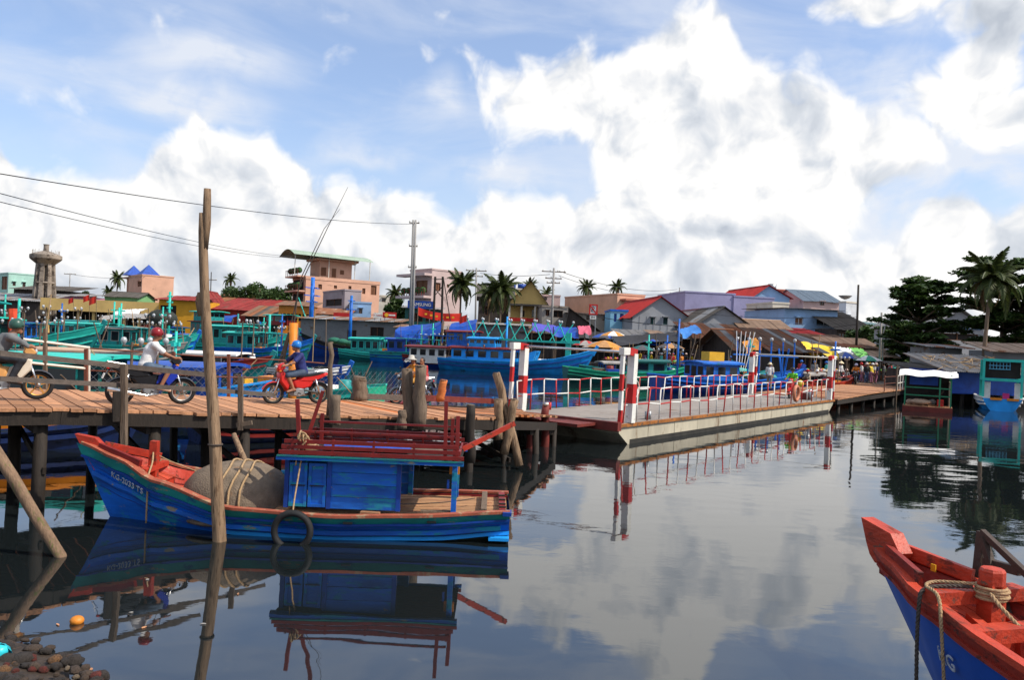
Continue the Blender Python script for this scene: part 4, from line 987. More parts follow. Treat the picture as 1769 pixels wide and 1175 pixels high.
MB().b2(-.11, .11, -.1, .1, 0, .55).build('case', pm('cream_box', (.50, .42, .30), .6, .2, 4), bxm); MB().ring((.28, 0, .12), .26, .018, 'y', 24, 6).build('wire_hoop', WP, bxm, smooth=True)
MB().b2(-.03, .03, -.03, .03, -.8, 0).build('stand', M['metal'], bxm)
sp_ = thing('deck_pump', 'round grey drum and small engine on the pontoon deck by the far posts', 'pump', PN+PD*18.6+PW*.45+Vector((0, 0, PZ)), math.atan2(PD.y, PD.x))
MB().ring((0, 0, .28), .20, .07, 'y', 20, 8).build('hose_reel', M['metal'], sp_, smooth=True); MB().b2(-.25, .25, .12, .4, 0, .3).build('base', M['rustred'], sp_); MB().ball((.4, .3, .3), .16).build('tank', M['white'], sp_, smooth=True)
# ---------------------------------------------------------------- second footbridge, pontoon to market
b2 = thing('market_footbridge', 'dusty brown plank footbridge running from the pontoon to the market', 'bridge', PN+PD*(PLEN+.2))
O2 = PN+PD*(PLEN+.2); n = 60
for i in range(n):
    a = O2+PD*(i*.35); z = .62+.12*min(1, i/20)
    q = [a+PW*-.15, a+PD*.33+PW*-.15, a+PD*.33+PW*(PWID+.1), a+PW*(PWID+.1)]
    MB().prism([(v.x-O2.x, v.y-O2.y, z+rb.uniform(-.01, .01)) for v in q], (0, 0, -.06), 0).build('plank', M['plank'], b2)
for y in (-.05, PWID): MB().beam(PW*y+Vector((0, 0, .45)), PD*21+PW*y+Vector((0, 0, .55)), .16, .22).build('stringer', M['darkwood'], b2)
for i in range(9):
    for y in (.1, PWID-.2): MB().tube([PD*(1+2.4*i)+PW*y+Vector((0, 0, -1.5)), PD*(1+2.4*i)+PW*y+Vector((0, 0, .5))], .10, 8).build('pile', M['darkwood'], b2, smooth=True)
wf = thing('approach_railing', 'white steel ladder shaped railing beside the market footbridge', 'railing', O2)
for i in range(11):
    x = 13.2+i*.75; MB().tube([PD*x+PW*-.1+Vector((0, 0, .72)), PD*x+PW*-.1+Vector((0, 0, 1.62+.02*i))], .03, 6).build('baluster', WP, wf)
for z in (1.62, 1.15): MB().tube([PD*13.2+PW*-.1+Vector((0, 0, z)), PD*20.7+PW*-.1+Vector((0, 0, z+.22))], .035, 6).build('rail_bar', WP, wf)
MB().tube([PD*9.3+PW*-.2+Vector((0, 0, .72)), PD*9.3+PW*-.2+Vector((0, 0, 1.7))], .03, 6).build('post', RP, wf); MB().tube([PD*12.0+PW*-.3+Vector((0, 0, -.5)), PD*12.0+PW*-.3+Vector((0, 0, 2.3))], .045, 6).build('post', M['greywood'], wf)
for z in (1.6, 1.2): MB().tube([PD*9.3+PW*-.2+Vector((0, 0, z)), PD*12.2+PW*-.2+Vector((0, 0, z))], .02, 5).build('rail_bar', RP, wf)
# ================================================================ people and motorcycles
PK = .88          # metres to layout units (see the last lines)
def V(*a): return np.array(a, float)
def person(name_label, loc, rz, pose, shirt, trousers, head='hair', headcol=None, skin='skin', res=.016, group=None, shorts=False, sleeve=.9, scale=1.0, extra=None, shoes=None):
    """pose: joint dict in metres, x forward, y left, z up.  One continuous body; clothes, hair and hat are its children."""
    J = pose; r = thing('person', name_label, 'person', loc, rz, group)
    key = (id(pose), shorts, sleeve, res, head)
    hd = J['head']; nk = J['neck']; ch = J['chest']; hp = J['hip']
    f = J.get('look', (1, 0, 0)); f = np.array(f, float)/np.linalg.norm(f); up = V(0, 0, 1); lf = np.cross(up, f)
    if key not in PCACHE:
        pr = [(nk, hd-V(0, 0, .03), .052, .055), (hd+V(0, 0, .03), (.082, .076, .10)), (hd-V(0, 0, .035)+f*.015, (.066, .058, .075)),
              (hd+f*.088-V(0, 0, .005), hd+f*.098-V(0, 0, .03), .010, .014), (hd+f*.066-V(0, 0, .062), hd+f*.064-V(0, 0, .060), .026, .026),
              (hd+f*.070+V(0, 0, .03)+lf*.03, hd+f*.070+V(0, 0, .03)-lf*.03, .016, .016)]
        for s in (1, -1):
            pr.append((hd+lf*(.078*s)+V(0, 0, .005), hd+lf*(.080*s)-V(0, 0, .03), .014, .010))
        pr += [(nk-V(0, 0, .05), ch, .07, .125), (ch, (ch+hp)/2, .125, .11), ((ch+hp)/2, hp, .11, .13)]
        for sd, s in (('l', 1), ('r', -1)):
            sh, el, wr = J['sh'+sd], J['el'+sd], J['wr'+sd]; hj, kn, an, to = J['hp'+sd], J['kn'+sd], J['an'+sd], J['to'+sd]
            pr += [(ch+V(0, 0, .07), sh, .075, .058), (sh, el, .052, .038), (el, wr, .037, .026)]
            d = (wr-el)/np.linalg.norm(wr-el); hand = J.get('hand'+sd, d); hand = hand/np.linalg.norm(hand)
            side = np.cross(hand, up); side = side/(np.linalg.norm(side)+1e-6)
            pal = wr+hand*.075; pr.append((wr, pal, .026, .034))
            curl = J.get('curl', .5)
            for k in range(4):
                o = side*(.024*(k-1.5)); L_ = (.075, .082, .078, .06)[k]
                q1 = pal+o+hand*L_*.5-up*(.02*curl); q2 = q1+(hand*(1-curl)-up*curl)*L_*.5
                pr += [(pal+o, q1, .0105, .010), (q1, q2, .010, .008)]
            th = wr+hand*.035+side*(-.035*s if s > 0 else .035); pr.append((wr+hand*.02, th+hand*.03-up*.01, .014, .010))
            pr += [(hp, hj, .12, .095), (hj, kn, .085, .055), (kn, an, .055, .036), (an, to, .038, .030), (an, an-(to-an)*.25-V(0, 0, .02), .036, .03)]
        body = sdf_mesh(pr, res, 'body', .022)
        st = [(nk-V(0, 0, .045), ch, .085, .145), (ch, (ch+hp)/2, .145, .135), ((ch+hp)/2, hp+V(0, 0, .02), .135, .15)]
        for sd in 'lr':
            sh, el = J['sh'+sd], J['el'+sd]; e2 = sh+(el-sh)*min(1, sleeve)
            st += [(ch+V(0, 0, .07), sh, .09, .076), (sh, e2, .072, .062)]
            if sleeve > 1: st.append((el, el+(J['wr'+sd]-el)*min(.92, sleeve-1), .056, .042))
        zcut = hp[2]-.05
        sm = sdf_mesh(st, res, 'shirt', .035, clip=lambda X, Y, Z: np.maximum(zcut-Z, Z-(nk[2]-.005)))
        tr = [(hp+V(0, 0, .03), hp, .142, .142)]
        for sd in 'lr':
            hj, kn, an = J['hp'+sd], J['kn'+sd], J['an'+sd]
            tr += [(hp, hj, .135, .112), (hj, kn, .10, .076)]
            if not shorts: tr.append((kn, kn+(an-kn)*.9, .074, .058))
        tm = sdf_mesh(tr, res, 'trousers', .03)
        fm = []
        for sd in 'lr':
            an, to = J['an'+sd], J['to'+sd]; fm.append(sdf_mesh([(an-(to-an)*.3-V(0, 0, .045), to-V(0, 0, .022)+(to-an)*.12, .028, .030)], res*.9, 'sandal', .01))
        PCACHE[key] = (body, sm, tm, fm)
    def part(nm, me, mat):
        o = bpy.data.objects.new(nm, me); COL.objects.link(o); o.parent = r
        if not me.materials: me.materials.append(mat)
        o.material_slots[0].link = 'OBJECT'; o.material_slots[0].material = mat
        return o
    body, sm, tm, fm = PCACHE[key]
    part('body', body, M[skin]); part('shirt', sm, shirt); part('trousers', tm, trousers); [part('sandal', q, shoes or M['black']) for q in fm]
    c = Vector(hd+V(0, 0, .03)-f*.012); yaw = math.atan2(f[1], f[0])
    if res < .02:                                        # eyes and mouth
        for s in (1, -1): MB().ball(tuple(hd+f*.083+lf*(.030*s)+V(0, 0, .012)), .011, 8, 5).build('eye', M['black'], r)
        MB().box(tuple(hd+f*.078-V(0, 0, .052)), (.012, .04, .008), yaw).build('mouth', pm('lips', (.16, .05, .04)), r)
    hm = None
    if head in ('hair', 'longhair', 'hat', 'cap', 'helmet'):
        hm = MB().lathe([(.02, .108), (.055, .098), (.082, .06), (.092, .02), (.090, -.02), (.080, -.055)][::-1], (0, 0, 0), 16).build('hair', M['hair'], r, smooth=True)
        hm.location = c-Vector(f)*.016+Vector((0, 0, .006)); hm.rotation_euler = (0, -.28, yaw)
        if head == 'longhair':
            MB().tube([tuple(c-Vector(f)*.07), tuple(c-Vector(f)*.12-Vector((0, 0, .16))), tuple(c-Vector(f)*.12-Vector((0, 0, .34)))], [.06, .05, .02], 8).build('ponytail', M['hair'], r, smooth=True)
    if head == 'helmet':
        h = MB().lathe([(.105, -.05), (.125, -.02), (.128, .03), (.115, .085), (.08, .125), (.04, .142), (.01, .146)], (0, 0, 0), 18).build('helmet', headcol, r, smooth=True)
        h.location = c; h.rotation_euler = (0, -.10, yaw)
        h2 = MB().prism([(.09, -.10, .0), (.09, .10, .0), (.16, .075, -.012), (.19, 0, -.016), (.16, -.075, -.012)], (0, 0, .012), 0).build('visor_peak', headcol, h)
    if head == 'cap':
        h = MB().lathe([(.098, .0), (.102, .04), (.09, .09), (.06, .118), (.01, .125)], (0, 0, 0), 16).build('cap', headcol, r, smooth=True); h.location = c+Vector((0, 0, .008)); h.rotation_euler = (0, .0, yaw)
        MB().prism([(.07, -.075, .01), (.07, .075, .01), (.15, .06, -.008), (.185, 0, -.012), (.15, -.06, -.008)], (0, 0, .010), 0).build('peak', headcol, h)
    if head == 'cone':
        h = MB().lathe([(.245, -.03), (.235, -.02), (.12, .085), (.015, .17), (.004, .175)], (0, 0, 0), 20).build('conical_hat', headcol, r, smooth=True); h.location = c+Vector((0, 0, .045)); h.rotation_euler = (0, .08, yaw)
    if head == 'sunhat':
        h = MB().lathe([(.20, -.02), (.13, .01), (.105, .03), (.10, .09), (.07, .12), (.01, .125)], (0, 0, 0), 18).build('sun_hat', headcol, r, smooth=True); h.location = c+Vector((0, 0, .03)); h.rotation_euler = (0, 0, yaw)
    r.scale = (scale*PK*RS,)*3
    return r
PCACHE = {}
RS = .9
def ride_pose(lean=0.0, up=0.0, hunch=0.0, look=(1, 0, -.12), knee=0.0):
    return dict(hip=V(-.12, 0, .83), chest=V(-.05+lean, 0, 1.17-hunch*.4), neck=V(.0+lean*1.4, 0, 1.37-hunch*.75), head=V(.045+lean*1.6, 0, 1.50-hunch), look=look, curl=.85,
        shl=V(-.02+lean*1.2, .175, 1.29-hunch*.7), shr=V(-.02+lean*1.2, -.175, 1.29-hunch*.7), ell=V(.20+lean, .27, 1.10), elr=V(.20+lean, -.27, 1.10), wrl=V(.42, .27, 1.02), wrr=V(.42, -.27, 1.02),
        handl=V(1, .1, .05), handr=V(1, -.1, .05), hpl=V(-.08, .09, .82), hpr=V(-.08, -.09, .82), knl=V(.33+knee, .17, .76), knr=V(.33+knee, -.17, .76), anl=V(.16+knee, .17, .39), anr=V(.16+knee, -.17, .39), tol=V(.33+knee, .19, .34), tor=V(.33+knee, -.19, .34))
def stand_pose(step=0.0, arm=0.0, bend=0.0):
    return dict(hip=V(0, 0, .92), chest=V(.02+bend, 0, 1.25), neck=V(.03+bend*1.4, 0, 1.45), head=V(.05+bend*1.6, 0, 1.58), look=(1, 0, -.1), curl=.5,
        shl=V(.01+bend, .18, 1.38), shr=V(.01+bend, -.18, 1.38), ell=V(.02+arm*.5+bend, .23, 1.10), elr=V(.02-arm*.4+bend, -.23, 1.10), wrl=V(.10+arm, .22, .88+abs(arm)*.3), wrr=V(.08-arm*.6, -.22, .87),
        hpl=V(0, .09, .90), hpr=V(0, -.09, .90), knl=V(.05+step*.5, .10, .49), knr=V(.04-step*.4, -.10, .49), anl=V(step, .10, .08), anr=V(-step, -.10, .08), tol=V(.16+step, .11, .035), tor=V(.16-step, -.11, .035))
def sit_pose():
    return dict(hip=V(0, 0, .30), chest=V(.06, 0, .63), neck=V(.12, 0, .83), head=V(.15, 0, .96), look=(1, 0, -.2), curl=.6,
        shl=V(.08, .18, .76), shr=V(.08, -.18, .76), ell=V(.18, .25, .52), elr=V(.18, -.25, .52), wrl=V(.38, .15, .45), wrr=V(.38, -.15, .45),
        hpl=V(.02, .10, .28), hpr=V(.02, -.10, .28), knl=V(.36, .18, .46), knr=V(.36, -.18, .46), anl=V(.28, .16, .08), anr=V(.28, -.16, .08), tol=V(.44, .18, .035), tor=V(.44, -.18, .035))

# ---------------------------------------------------------------- motorcycle
def motorcycle(label, loc, rz, body, shield, rim, seat=None, group=None, steer=0.0, plate=True, tail=None, fender=None, scoot=False):
    r = thing('motorcycle', label, 'motorcycle', loc, rz, group); bk = M['black']; r.scale = (PK*RS,)*3
    def wheel(x):
        w = MB().ring((0, 0, 0), .245, .045, 'y', 30, 10).build('wheel', M['tyre'], r, smooth=True); w.location = (x, 0, .285)
        MB().ring((0, 0, 0), .212, .024, 'y', 30, 8).build('rim', rim, w, smooth=True)
        for k in range(5):
            a = k*2*math.pi/5+.3; MB().beam((.03*math.cos(a), 0, .03*math.sin(a)), (.205*math.cos(a), 0, .205*math.sin(a)), .045, .03).build('spoke', rim, w)
        MB().tube([(0, -.06, 0), (0, .06, 0)], .055, 12).build('hub', M['metal'], w, smooth=True)
        MB().ring((0, .05, 0), .10, .008, 'y', 18, 4).build('brake_disc', M['chrome'], w)
        return w
    wheel(-.60); wheel(.64)
    for s in (1, -1):
        MB().tube([(.64, .075*s, .285), (.50, .075*s, .70)], .020, 8).build('fork', M['chrome'], r, smooth=True)
        MB().tube([(-.60, .085*s, .285), (-.12, .09*s, .38)], .024, 8).build('swing_arm', bk, r)
        MB().tube([(-.58, .10*s, .30), (-.46, .11*s, .66)], .026, 8).build('shock', M['chrome'], r, smooth=True)
        MB().tube([(.40, .10*s, 1.02), (.36, .22*s, 1.06), (.32, .33*s, 1.04)], .014, 7).build('handlebar', M['chrome'], r, smooth=True)
        MB().tube([(.345, .25*s, 1.05), (.315, .36*s, 1.035)], .021, 8).build('grip', bk, r, smooth=True)
        MB().tube([(.36, .22*s, 1.06), (.34, .26*s, 1.20)], .007, 5).build('mirror_stem', bk, r)
        MB().ball((.335, .28*s, 1.235), .055, 10, 6, .75, .25, 1.0).build('mirror', bk, r, smooth=True)
        MB().tube([(.0, .09*s, .30), (.0, .26*s, .29)], .016, 6).build('foot_peg', bk, r)
        MB().ball((.50, .09*s, .86), .035, 8, 5, .7, 1.3).build('indicator', pm('amber_lens', (.6, .18, .02), .3), r, smooth=True)
    # fenders
    for (x, a0, a1, m) in ((.64, 20, 165, fender or body), (-.60, 25, 150, bk)):
        rows = []
        for k in range(11):
            a = RAD(lerp(a0, a1, k/10)); q = .315
            rows.append([(x+q*math.cos(a), yy, .285+q*math.sin(a)-abs(yy)*.35) for yy in (-.075, -.045, 0, .045, .075)])
        MB().grid(rows).build('fender', m, r, smooth=True)
    # body shell: profile with rounded flanks
    def shell(nm, outline, w, mat, w2=None, parent=None):
        cx = sum(p_[0] for p_ in outline)/len(outline); cz = sum(p_[1] for p_ in outline)/len(outline)
        rings = []
        for yy, k in ((-w, .72), (-w*.8, .92), (-w*.35, 1.0), (w*.35, 1.0), (w*.8, .92), (w, .72)):
            rings.append([(cx+(x-cx)*k, yy, cz+(z-cz)*k) for x, z in outline])
        mb = MB(); n = len(outline)
        for rg in rings: rg.append(rg[0])
        mb.grid(rings); mb.add(rings[0][:-1], [tuple(range(n))]); mb.add(rings[-1][:-1], [tuple(range(n))])
        return mb.build(nm, mat, parent or r, smooth=True)
    shell('tail_cowl', [(.05, .60), (.02, .70), (-.40, .75), (-.80, .84), (-.86, .80), (-.60, .66), (-.30, .58)], .115, body)
    shell('side_panel', [(.10, .42), (.16, .64), (-.05, .68), (-.46, .66), (-.36, .46), (-.1, .38)], .10, body if not scoot else bk)
    shell('seat', [(.10, .70), (.06, .775), (-.25, .795), (-.62, .85), (-.74, .84), (-.62, .78), (-.28, .72)], .125, seat or bk)
    shell('leg_shield', [(.30, .34), (.52, .60), (.53, .82), (.44, .90), (.36, .78), (.22, .46)], .17, shield)
    shell('centre_tunnel', [(.10, .42), (.34, .56), (.40, .70), (.30, .70), (.05, .60), (-.02, .46)], .07, shield if not scoot else body)
    shell('head_cowl', [(.36, .94), (.40, 1.08), (.50, 1.05), (.60, .95), (.54, .86), (.42, .88)], .11, body)
    MB().ball((.585, 0, .955), .06, 12, 8, 1.0, .55, 1.2).build('headlight', M['bulb'], r, smooth=True)
    shell('engine', [(.16, .22), (.18, .36), (.02, .44), (-.16, .42), (-.20, .26), (-.04, .18)], .12, M['metal'])
    MB().tube([(.14, -.11, .24), (-.1, -.14, .20), (-.45, -.16, .27), (-.86, -.16, .36)], [.025, .03, .05, .05], 10).build('exhaust', M['chrome'], r, smooth=True)
    shell('tail_light', [(-.80, .76), (-.80, .83), (-.88, .82), (-.87, .76)], .075, tail or pm('red_lens', (.5, .012, .008), .25))
    if plate: MB().box((-.93, 0, .62), (.012, .16, .12), 0, .35).build('number_plate', M['white'], r)
    MB().beam((-.84, 0, .74), (-.93, 0, .55), .10, .012).build('mud_flap', bk, r)
    MB().tube([(-.50, .07, .86), (-.86, .07, .92), (-.86, -.07, .92), (-.50, -.07, .86)], .010, 6).build('grab_rail', M['chrome'], r)
    return r
cm = color_mat
wht = cm('tshirt_white', (.62, .62, .62)); gry = cm('shirt_grey', (.14, .145, .15)); drk = cm('dark_trousers', (.018, .02, .026)); jean = cm('denim', (.07, .11, .17)); navy = cm('navy_shirt', (.012, .02, .12)); oran = cm('orange_top', (.62, .21, .015)); redt = cm('red_tshirt', (.42, .03, .03)); pnk = cm('pink_trousers', (.55, .22, .22)); lime = cm('lime_shirt', (.13, .52, .03)); orj = cm('orange_jacket', (.60, .17, .01))
gold = pm('gold_rim', (.55, .26, .06), .35, .1, 5, metal=.5); gldt = gold
def yaw_to(a, b): return math.atan2(b[1]-a[1], b[0]-a[0])
# rider one: olive helmet, cream step-through with gold wheels, heading right
z1 = 1.13
def on_deck(px, py):                 # deck point under a pixel
    z = 1.1
    for _ in range(6): q = G(px, py, z); z = deck_z(q.x, q.y)
    return G(px, py, z+.012)
f1 = on_deck(37, 690); 
ry = BYAW-.06
R1 = on_deck(64, 691)-Vector((math.cos(ry), math.sin(ry), 0))*.64*PK*RS; R1.z = deck_z(R1.x, R1.y)+.012
motorcycle('cream step-through motorcycle with gold wheels ridden by the grey sleeved man', R1, ry, pm('cream_paint', (.60, .30, .10), .35, .15, 3), pm('cream_shield', (.62, .55, .45), .35, .1, 3), gold, fender=pm('dark_fender', (.04, .035, .035), .4))
person('rider in olive cap helmet and grey long sleeves hunched over the handlebar', R1, ry, ride_pose(.12, hunch=.13, look=(1, 0, -.5)), gry, drk, 'helmet', cm('olive_helmet', (.03, .09, .07), .35), sleeve=1.9, res=.0145, scale=1.04)
# rider two: white shirt, maroon helmet, black motorcycle with blue panel, heading right
c2 = on_deck(259, 699); y2 = BYAW-.04
motorcycle('black motorcycle with blue leg shield ridden by the white shirted man', c2, y2, pm('gloss_black', (.012, .012, .014), .25, .1), pm('blue_fairing', (.01, .03, .30), .3, .1), pm('grey_rim', (.40, .36, .33), .35, .1, 5, metal=.5))
person('rider in white t-shirt, maroon cap helmet and denim shorts', c2, y2, ride_pose(.03, look=(1, 0, -.1)), wht, jean, 'helmet', cm('maroon_helmet', (.22, .012, .018), .3), shorts=True, sleeve=.7, res=.0145, shoes=cm('tan_sandal', (.5, .32, .22)))
# rider three: blue helmet, red motorcycle, heading left
c3 = on_deck(512, 698); y3 = BYAW+math.pi-.02
motorcycle('red motorcycle with yellow flash ridden by the blue helmeted man', c3, y3, pm('red_fairing', (.48, .018, .015), .3, .12), pm('red_fairing', (.48, .018, .015)), pm('dull_rim', (.22, .16, .10), .5, .2, 5, metal=.3), tail=pm('amber_tail', (.6, .25, .02), .3))
person('rider in navy shirt with blue helmet and rolled jeans', c3, y3, ride_pose(.02, look=(1, 0, -.15)), navy, cm('dark_denim', (.03, .05, .09)), 'helmet', cm('blue_helmet', (.015, .17, .55), .3), shorts=True, sleeve=.8, res=.0145)
# rider four: woman in orange with a child behind, heading left and away
c4 = on_deck(711, 698); y4 = BYAW+math.pi+.05
motorcycle('dark grey motorcycle carrying the woman in orange and a child', c4, y4, pm('slate_paint', (.035, .05, .07), .35, .1), pm('slate_shield', (.05, .07, .09), .35), pm('rust_rim', (.30, .10, .04), .5, .2), fender=pm('slate_paint', (.035, .05, .07)))
person('woman in orange top and wide cloth hat riding with a child behind', c4, y4, ride_pose(-.02, look=(1, .25, -.05)), oran, cm('orange_trousers', (.45, .22, .03)), 'longhair', None, sleeve=.75, res=.0155)
hw = thing('cloth_hat', 'pale fluttering cloth hat on the orange clad rider\'s head', 'hat', c4+Vector((-.05, -.03, 1.575*PK*RS)), y4); hw.scale = (PK*RS,)*3
MB().lathe([(.21, -.05), (.13, .0), (.105, .02), (.10, .08), (.06, .11), (.01, .115)], n=18).build('crown', cm('pale_cloth', (.42, .40, .36)), hw, smooth=True)
rows = [[(.10+.16*i/5, -.12+.24*j/4, -.03-.10*(i/5)**1.5+.02*math.sin(j*2+i)) for j in range(5)] for i in range(6)]
MB().grid(rows).build('veil', cm('pale_cloth', (.42, .40, .36)), hw, smooth=True)
ps4 = dict(ride_pose(.0)); 
pass_pose = {k: (v if k in ('look', 'curl') else v*.86+V(-.40, 0, .17)) for k, v in ride_pose(.0, look=(1, .4, 0)).items()}
for s_, q in (('l', 1), ('r', -1)):
    pass_pose['el'+s_] = V(-.28, .20*q, 1.02); pass_pose['wr'+s_] = V(-.18, .17*q, .90); pass_pose['hand'+s_] = V(1, 0, -.2)
    pass_pose['kn'+s_] = V(-.10, .20*q, .80); pass_pose['an'+s_] = V(-.22, .21*q, .46); pass_pose['to'+s_] = V(-.08, .23*q, .43)
person('child passenger in red and white shirt and pink trousers', c4, y4, pass_pose, redt, pnk, 'hair', sleeve=.7, res=.0155)
# riders on the pontoon and beyond
RS = 1.0
def on_pont(px, py, z=PZ+.004): return G(px, py, z)
q5 = on_pont(1368, 688); yp = math.atan2(PD.y, PD.x)+math.pi+.12
motorcycle('red motorcycle crossing the pontoon under the green shirted rider', q5, yp, pm('red_fairing', (.48, .018, .015)), pm('red_fairing', (.48, .018, .015)), M['metal'])
person('rider in lime green shirt and black helmet on the pontoon', q5, yp, ride_pose(.03), lime, drk, 'helmet', cm('black_helmet', (.012, .012, .014), .3), res=.022)
bl = tag(MB().ball((0, 0, 0), .17, 14, 9).build('yellow_ball', pm('yellow_plastic', (.65, .48, .04), .4, .1), smooth=True), 'round yellow bundle hanging from the green rider\'s motorcycle', 'bundle'); bl.location = q5+Vector((.26, -.30, .72))
q6 = G(1478, 664, .74); y6 = math.atan2(PD.y, PD.x)+math.pi+.2
motorcycle('dark motorcycle on the market footbridge under the orange jacket', q6, y6, pm('gloss_black', (.012, .012, .014)), M['black'], M['metal'], plate=False)
person('rider in orange jacket and pale lilac helmet on the footbridge', q6, y6, ride_pose(.0), orj, drk, 'helmet', cm('lilac_helmet', (.50, .45, .55), .35), sleeve=1.9, res=.022)
q7 = on_pont(1321, 672); person('walking person in white shirt and grey trousers at the pontoon\'s far posts', q7+Vector((.25, 0, 0)), 1.2, stand_pose(.15, .12), wht, cm('grey_trousers', (.25, .22, .19)), 'sunhat', cm('straw', (.62, .52, .34)), res=.022)
# ================================================================ fishing boats
def bulb_lamp(mb_b, mb_s, p, h, r=.11):
    mb_s.tube([p, Vector(p)+Vector((0, 0, h))], .025, 5)
def trawler(label, cx, cy, yaw, L, hull, band, deckc='deckwood', beam=.30, fb=.85, bow=2.2, stern=1.05, houses=(), masts=(), lamps=None, flag=None, stripes=None, extra=None, name='fishing_boat', group=None, kz=-.5):
    k = beam*L/2
    H = Hull(L, [(0, k*.78), (.2, k*.95), (.45, k), (.65, k*.93), (.82, k*.66), (.93, k*.30), (1, .06)],
             [(0, stern), (.3, fb), (.55, fb+.05), (.75, fb+(bow-fb)*.28), (.9, fb+(bow-fb)*.68), (1, bow)], [(0, kz*.5), (.2, kz), (.8, kz), (1, kz*.3)], rake=L*.085)
    hd = Vector((math.cos(yaw), math.sin(yaw), 0)); r = thing(name, label, 'boat', Vector((cx, cy, 0))-hd*L/2, yaw, group)
    hp = H.strip(0, .84, 6, 20).build('hull', M[hull], r, smooth=True)
    H.strip(.84, 1.0, 2, 20, .02).build('sheer_strake', M[band], r, smooth=True)
    H.transom().build('transom', M[hull], r)
    H.rail(1.0, .14, .06, 20, out=-.04, dz=.03).build('gunwale', M[band], r)
    for v, m in (stripes or ((.84, band), (.66, band))): H.rail(v, .09, .10, 20, t1=.985, out=.02).build('rubbing_strake', M[m], hp)
    d = MB(); rows = []
    for i in range(17):
        x, hb, z = H.inner(i/17.5, .38, .12); rows.append([(x, -hb, z), (x, 0, z+.03), (x, hb, z)])
    d.grid(rows).build('deck', M[deckc], r)
    H.bulwark(.38, .10, .0, .96, 16).build('bulwark', M[band], r)
    a = H.pt(1, .72, 1); MB().beam((L-.28, 0, bow-.5), (L+.10, 0, bow+.32), .16, .26).build('stem_post', M[hull], r)
    for i, (x0, x1, w, h, wall, roof, nw, ov) in enumerate(houses):      # x in metres from stern
        z0 = (i and stack_z) or interp((x0+x1)/2/L, H.sh)-.42
        if len(houses) > 1 and i > 0 and houses[i][0] < houses[i-1][0]-.01: z0 = interp((x0+x1)/2/L, H.sh)-.42
        stack_z = z0+h+.08
        hb = w/2
        wl = MB().b2(x0, x1, -hb, hb, z0, z0+h).build('deckhouse', M[wall], r)
        rf = MB(); rr = []
        for j in range(7):
            yy = lerp(-hb-ov, hb+ov, j/6); zz = z0+h+.02+.12*(1-(2*j/6-1)**2)
            rr.append([(x0-ov, yy, zz), (x1+ov*1.3, yy, zz+.04), (x1+ov*1.3, yy, zz-.06), (x0-ov, yy, zz-.10), (x0-ov, yy, zz)])
        rf.grid(rr); rf.add([q for q in rr[0][:4]], [(0, 1, 2, 3)]); rf.add([q for q in rr[-1][:4]], [(3, 2, 1, 0)])
        rf.build('roof', M[roof], r)
        n = nw; seg = (x1-x0)/n
        for s in (1, -1):
            for q in range(n):
                xa, xb = x0+seg*(q+.18), x0+seg*(q+.82); za, zb = z0+h*.48, z0+h*.86
                wn = MB().b2(xa, xb, s*hb-.01, s*hb+.012, za, zb).build('window', M['window'], r)
                f_ = MB()
                for (u0, u1, w0, w1) in ((xa-.05, xa, za-.05, zb+.05), (xb, xb+.05, za-.05, zb+.05), (xa, xb, za-.05, za), (xa, xb, zb, zb+.05)): f_.b2(u0, u1, s*hb-.01, s*hb+.04, w0, w1)
                f_.build('frame', M[roof if roof not in ('red_dark', 'tarp_blue') else wall], wn)
        for q in range(3):
            ya, yb = lerp(-hb, hb, q/3)+.1, lerp(-hb, hb, (q+1)/3)-.1
            MB().b2(x1-.01, x1+.015, ya, yb, z0+h*.5, z0+h*.86).build('window', M['window'], r)
            if i == 0: MB().b2(x0-.015, x0+.01, ya, yb, z0+h*.2 if q == 1 else z0+h*.5, z0+h*.86).build('window', M['shade'], r)
    for (x, h, m, rad, cross) in masts:
        z0 = interp(x/L, H.sh)-.4
        MB().tube([(x, 0, z0), (x, 0, z0+h)], rad, 9, r2=rad*.8).build('mast', M[m], r, smooth=True)
        for c in cross: 
            MB().beam((x, -c[1], z0+c[0]), (x, c[1], z0+c[0]), .10, .12).build('crosstree', M[m], r)
            MB().beam((x-c[1]*.6, 0, z0+c[0]+.02), (x+c[1]*.6, 0, z0+c[0]+.02), .10, .10).build('crosstree', M[m], r)
    if lamps:
        for (x, z, h, m) in lamps:
            for s in (1, -1):
                y = s*(interp(x/L, H.hb)-.12); z0 = interp(x/L, H.sh)-.1
                MB().tube([(x, y, z0), (x, y, z0+h)], .035, 6).build('lamp_post', M[m], r)
                MB().tube([(x-.25, y, z0+h-.1), (x+.25, y, z0+h-.1)], .025, 5).build('lamp_arm', M[m], r)
                for q in (-.22, .22):
                    b_ = MB().lathe([(.02, 0), (.035, .02), (.07, .08), (.08, .13), (.055, .19), (.015, .21)], (x+q, y, z0+h-.08), 9).build('lamp_bulb', M['bulb'], r, smooth=True)
    if flag:
        x, h = flag; z0 = interp(x/L, H.sh)
        MB().tube([(x, 0, z0), (x-.2, 0, z0+h)], .02, 5).build('flagstaff', M['greywood'], r)
        rows = [[(x-.2-.13*i, .03*math.sin(i*1.7), z0+h-.05-.6*j/3-.05*i) for j in range(4)] for i in range(6)]
        MB().grid(rows).build('flag', pm('flag_red', (.62, .03, .015), .7, .15), r)
    if extra: extra(r, H)
    return r, H
TB, TE, GN = 'teal_bright', 'teal', 'green'
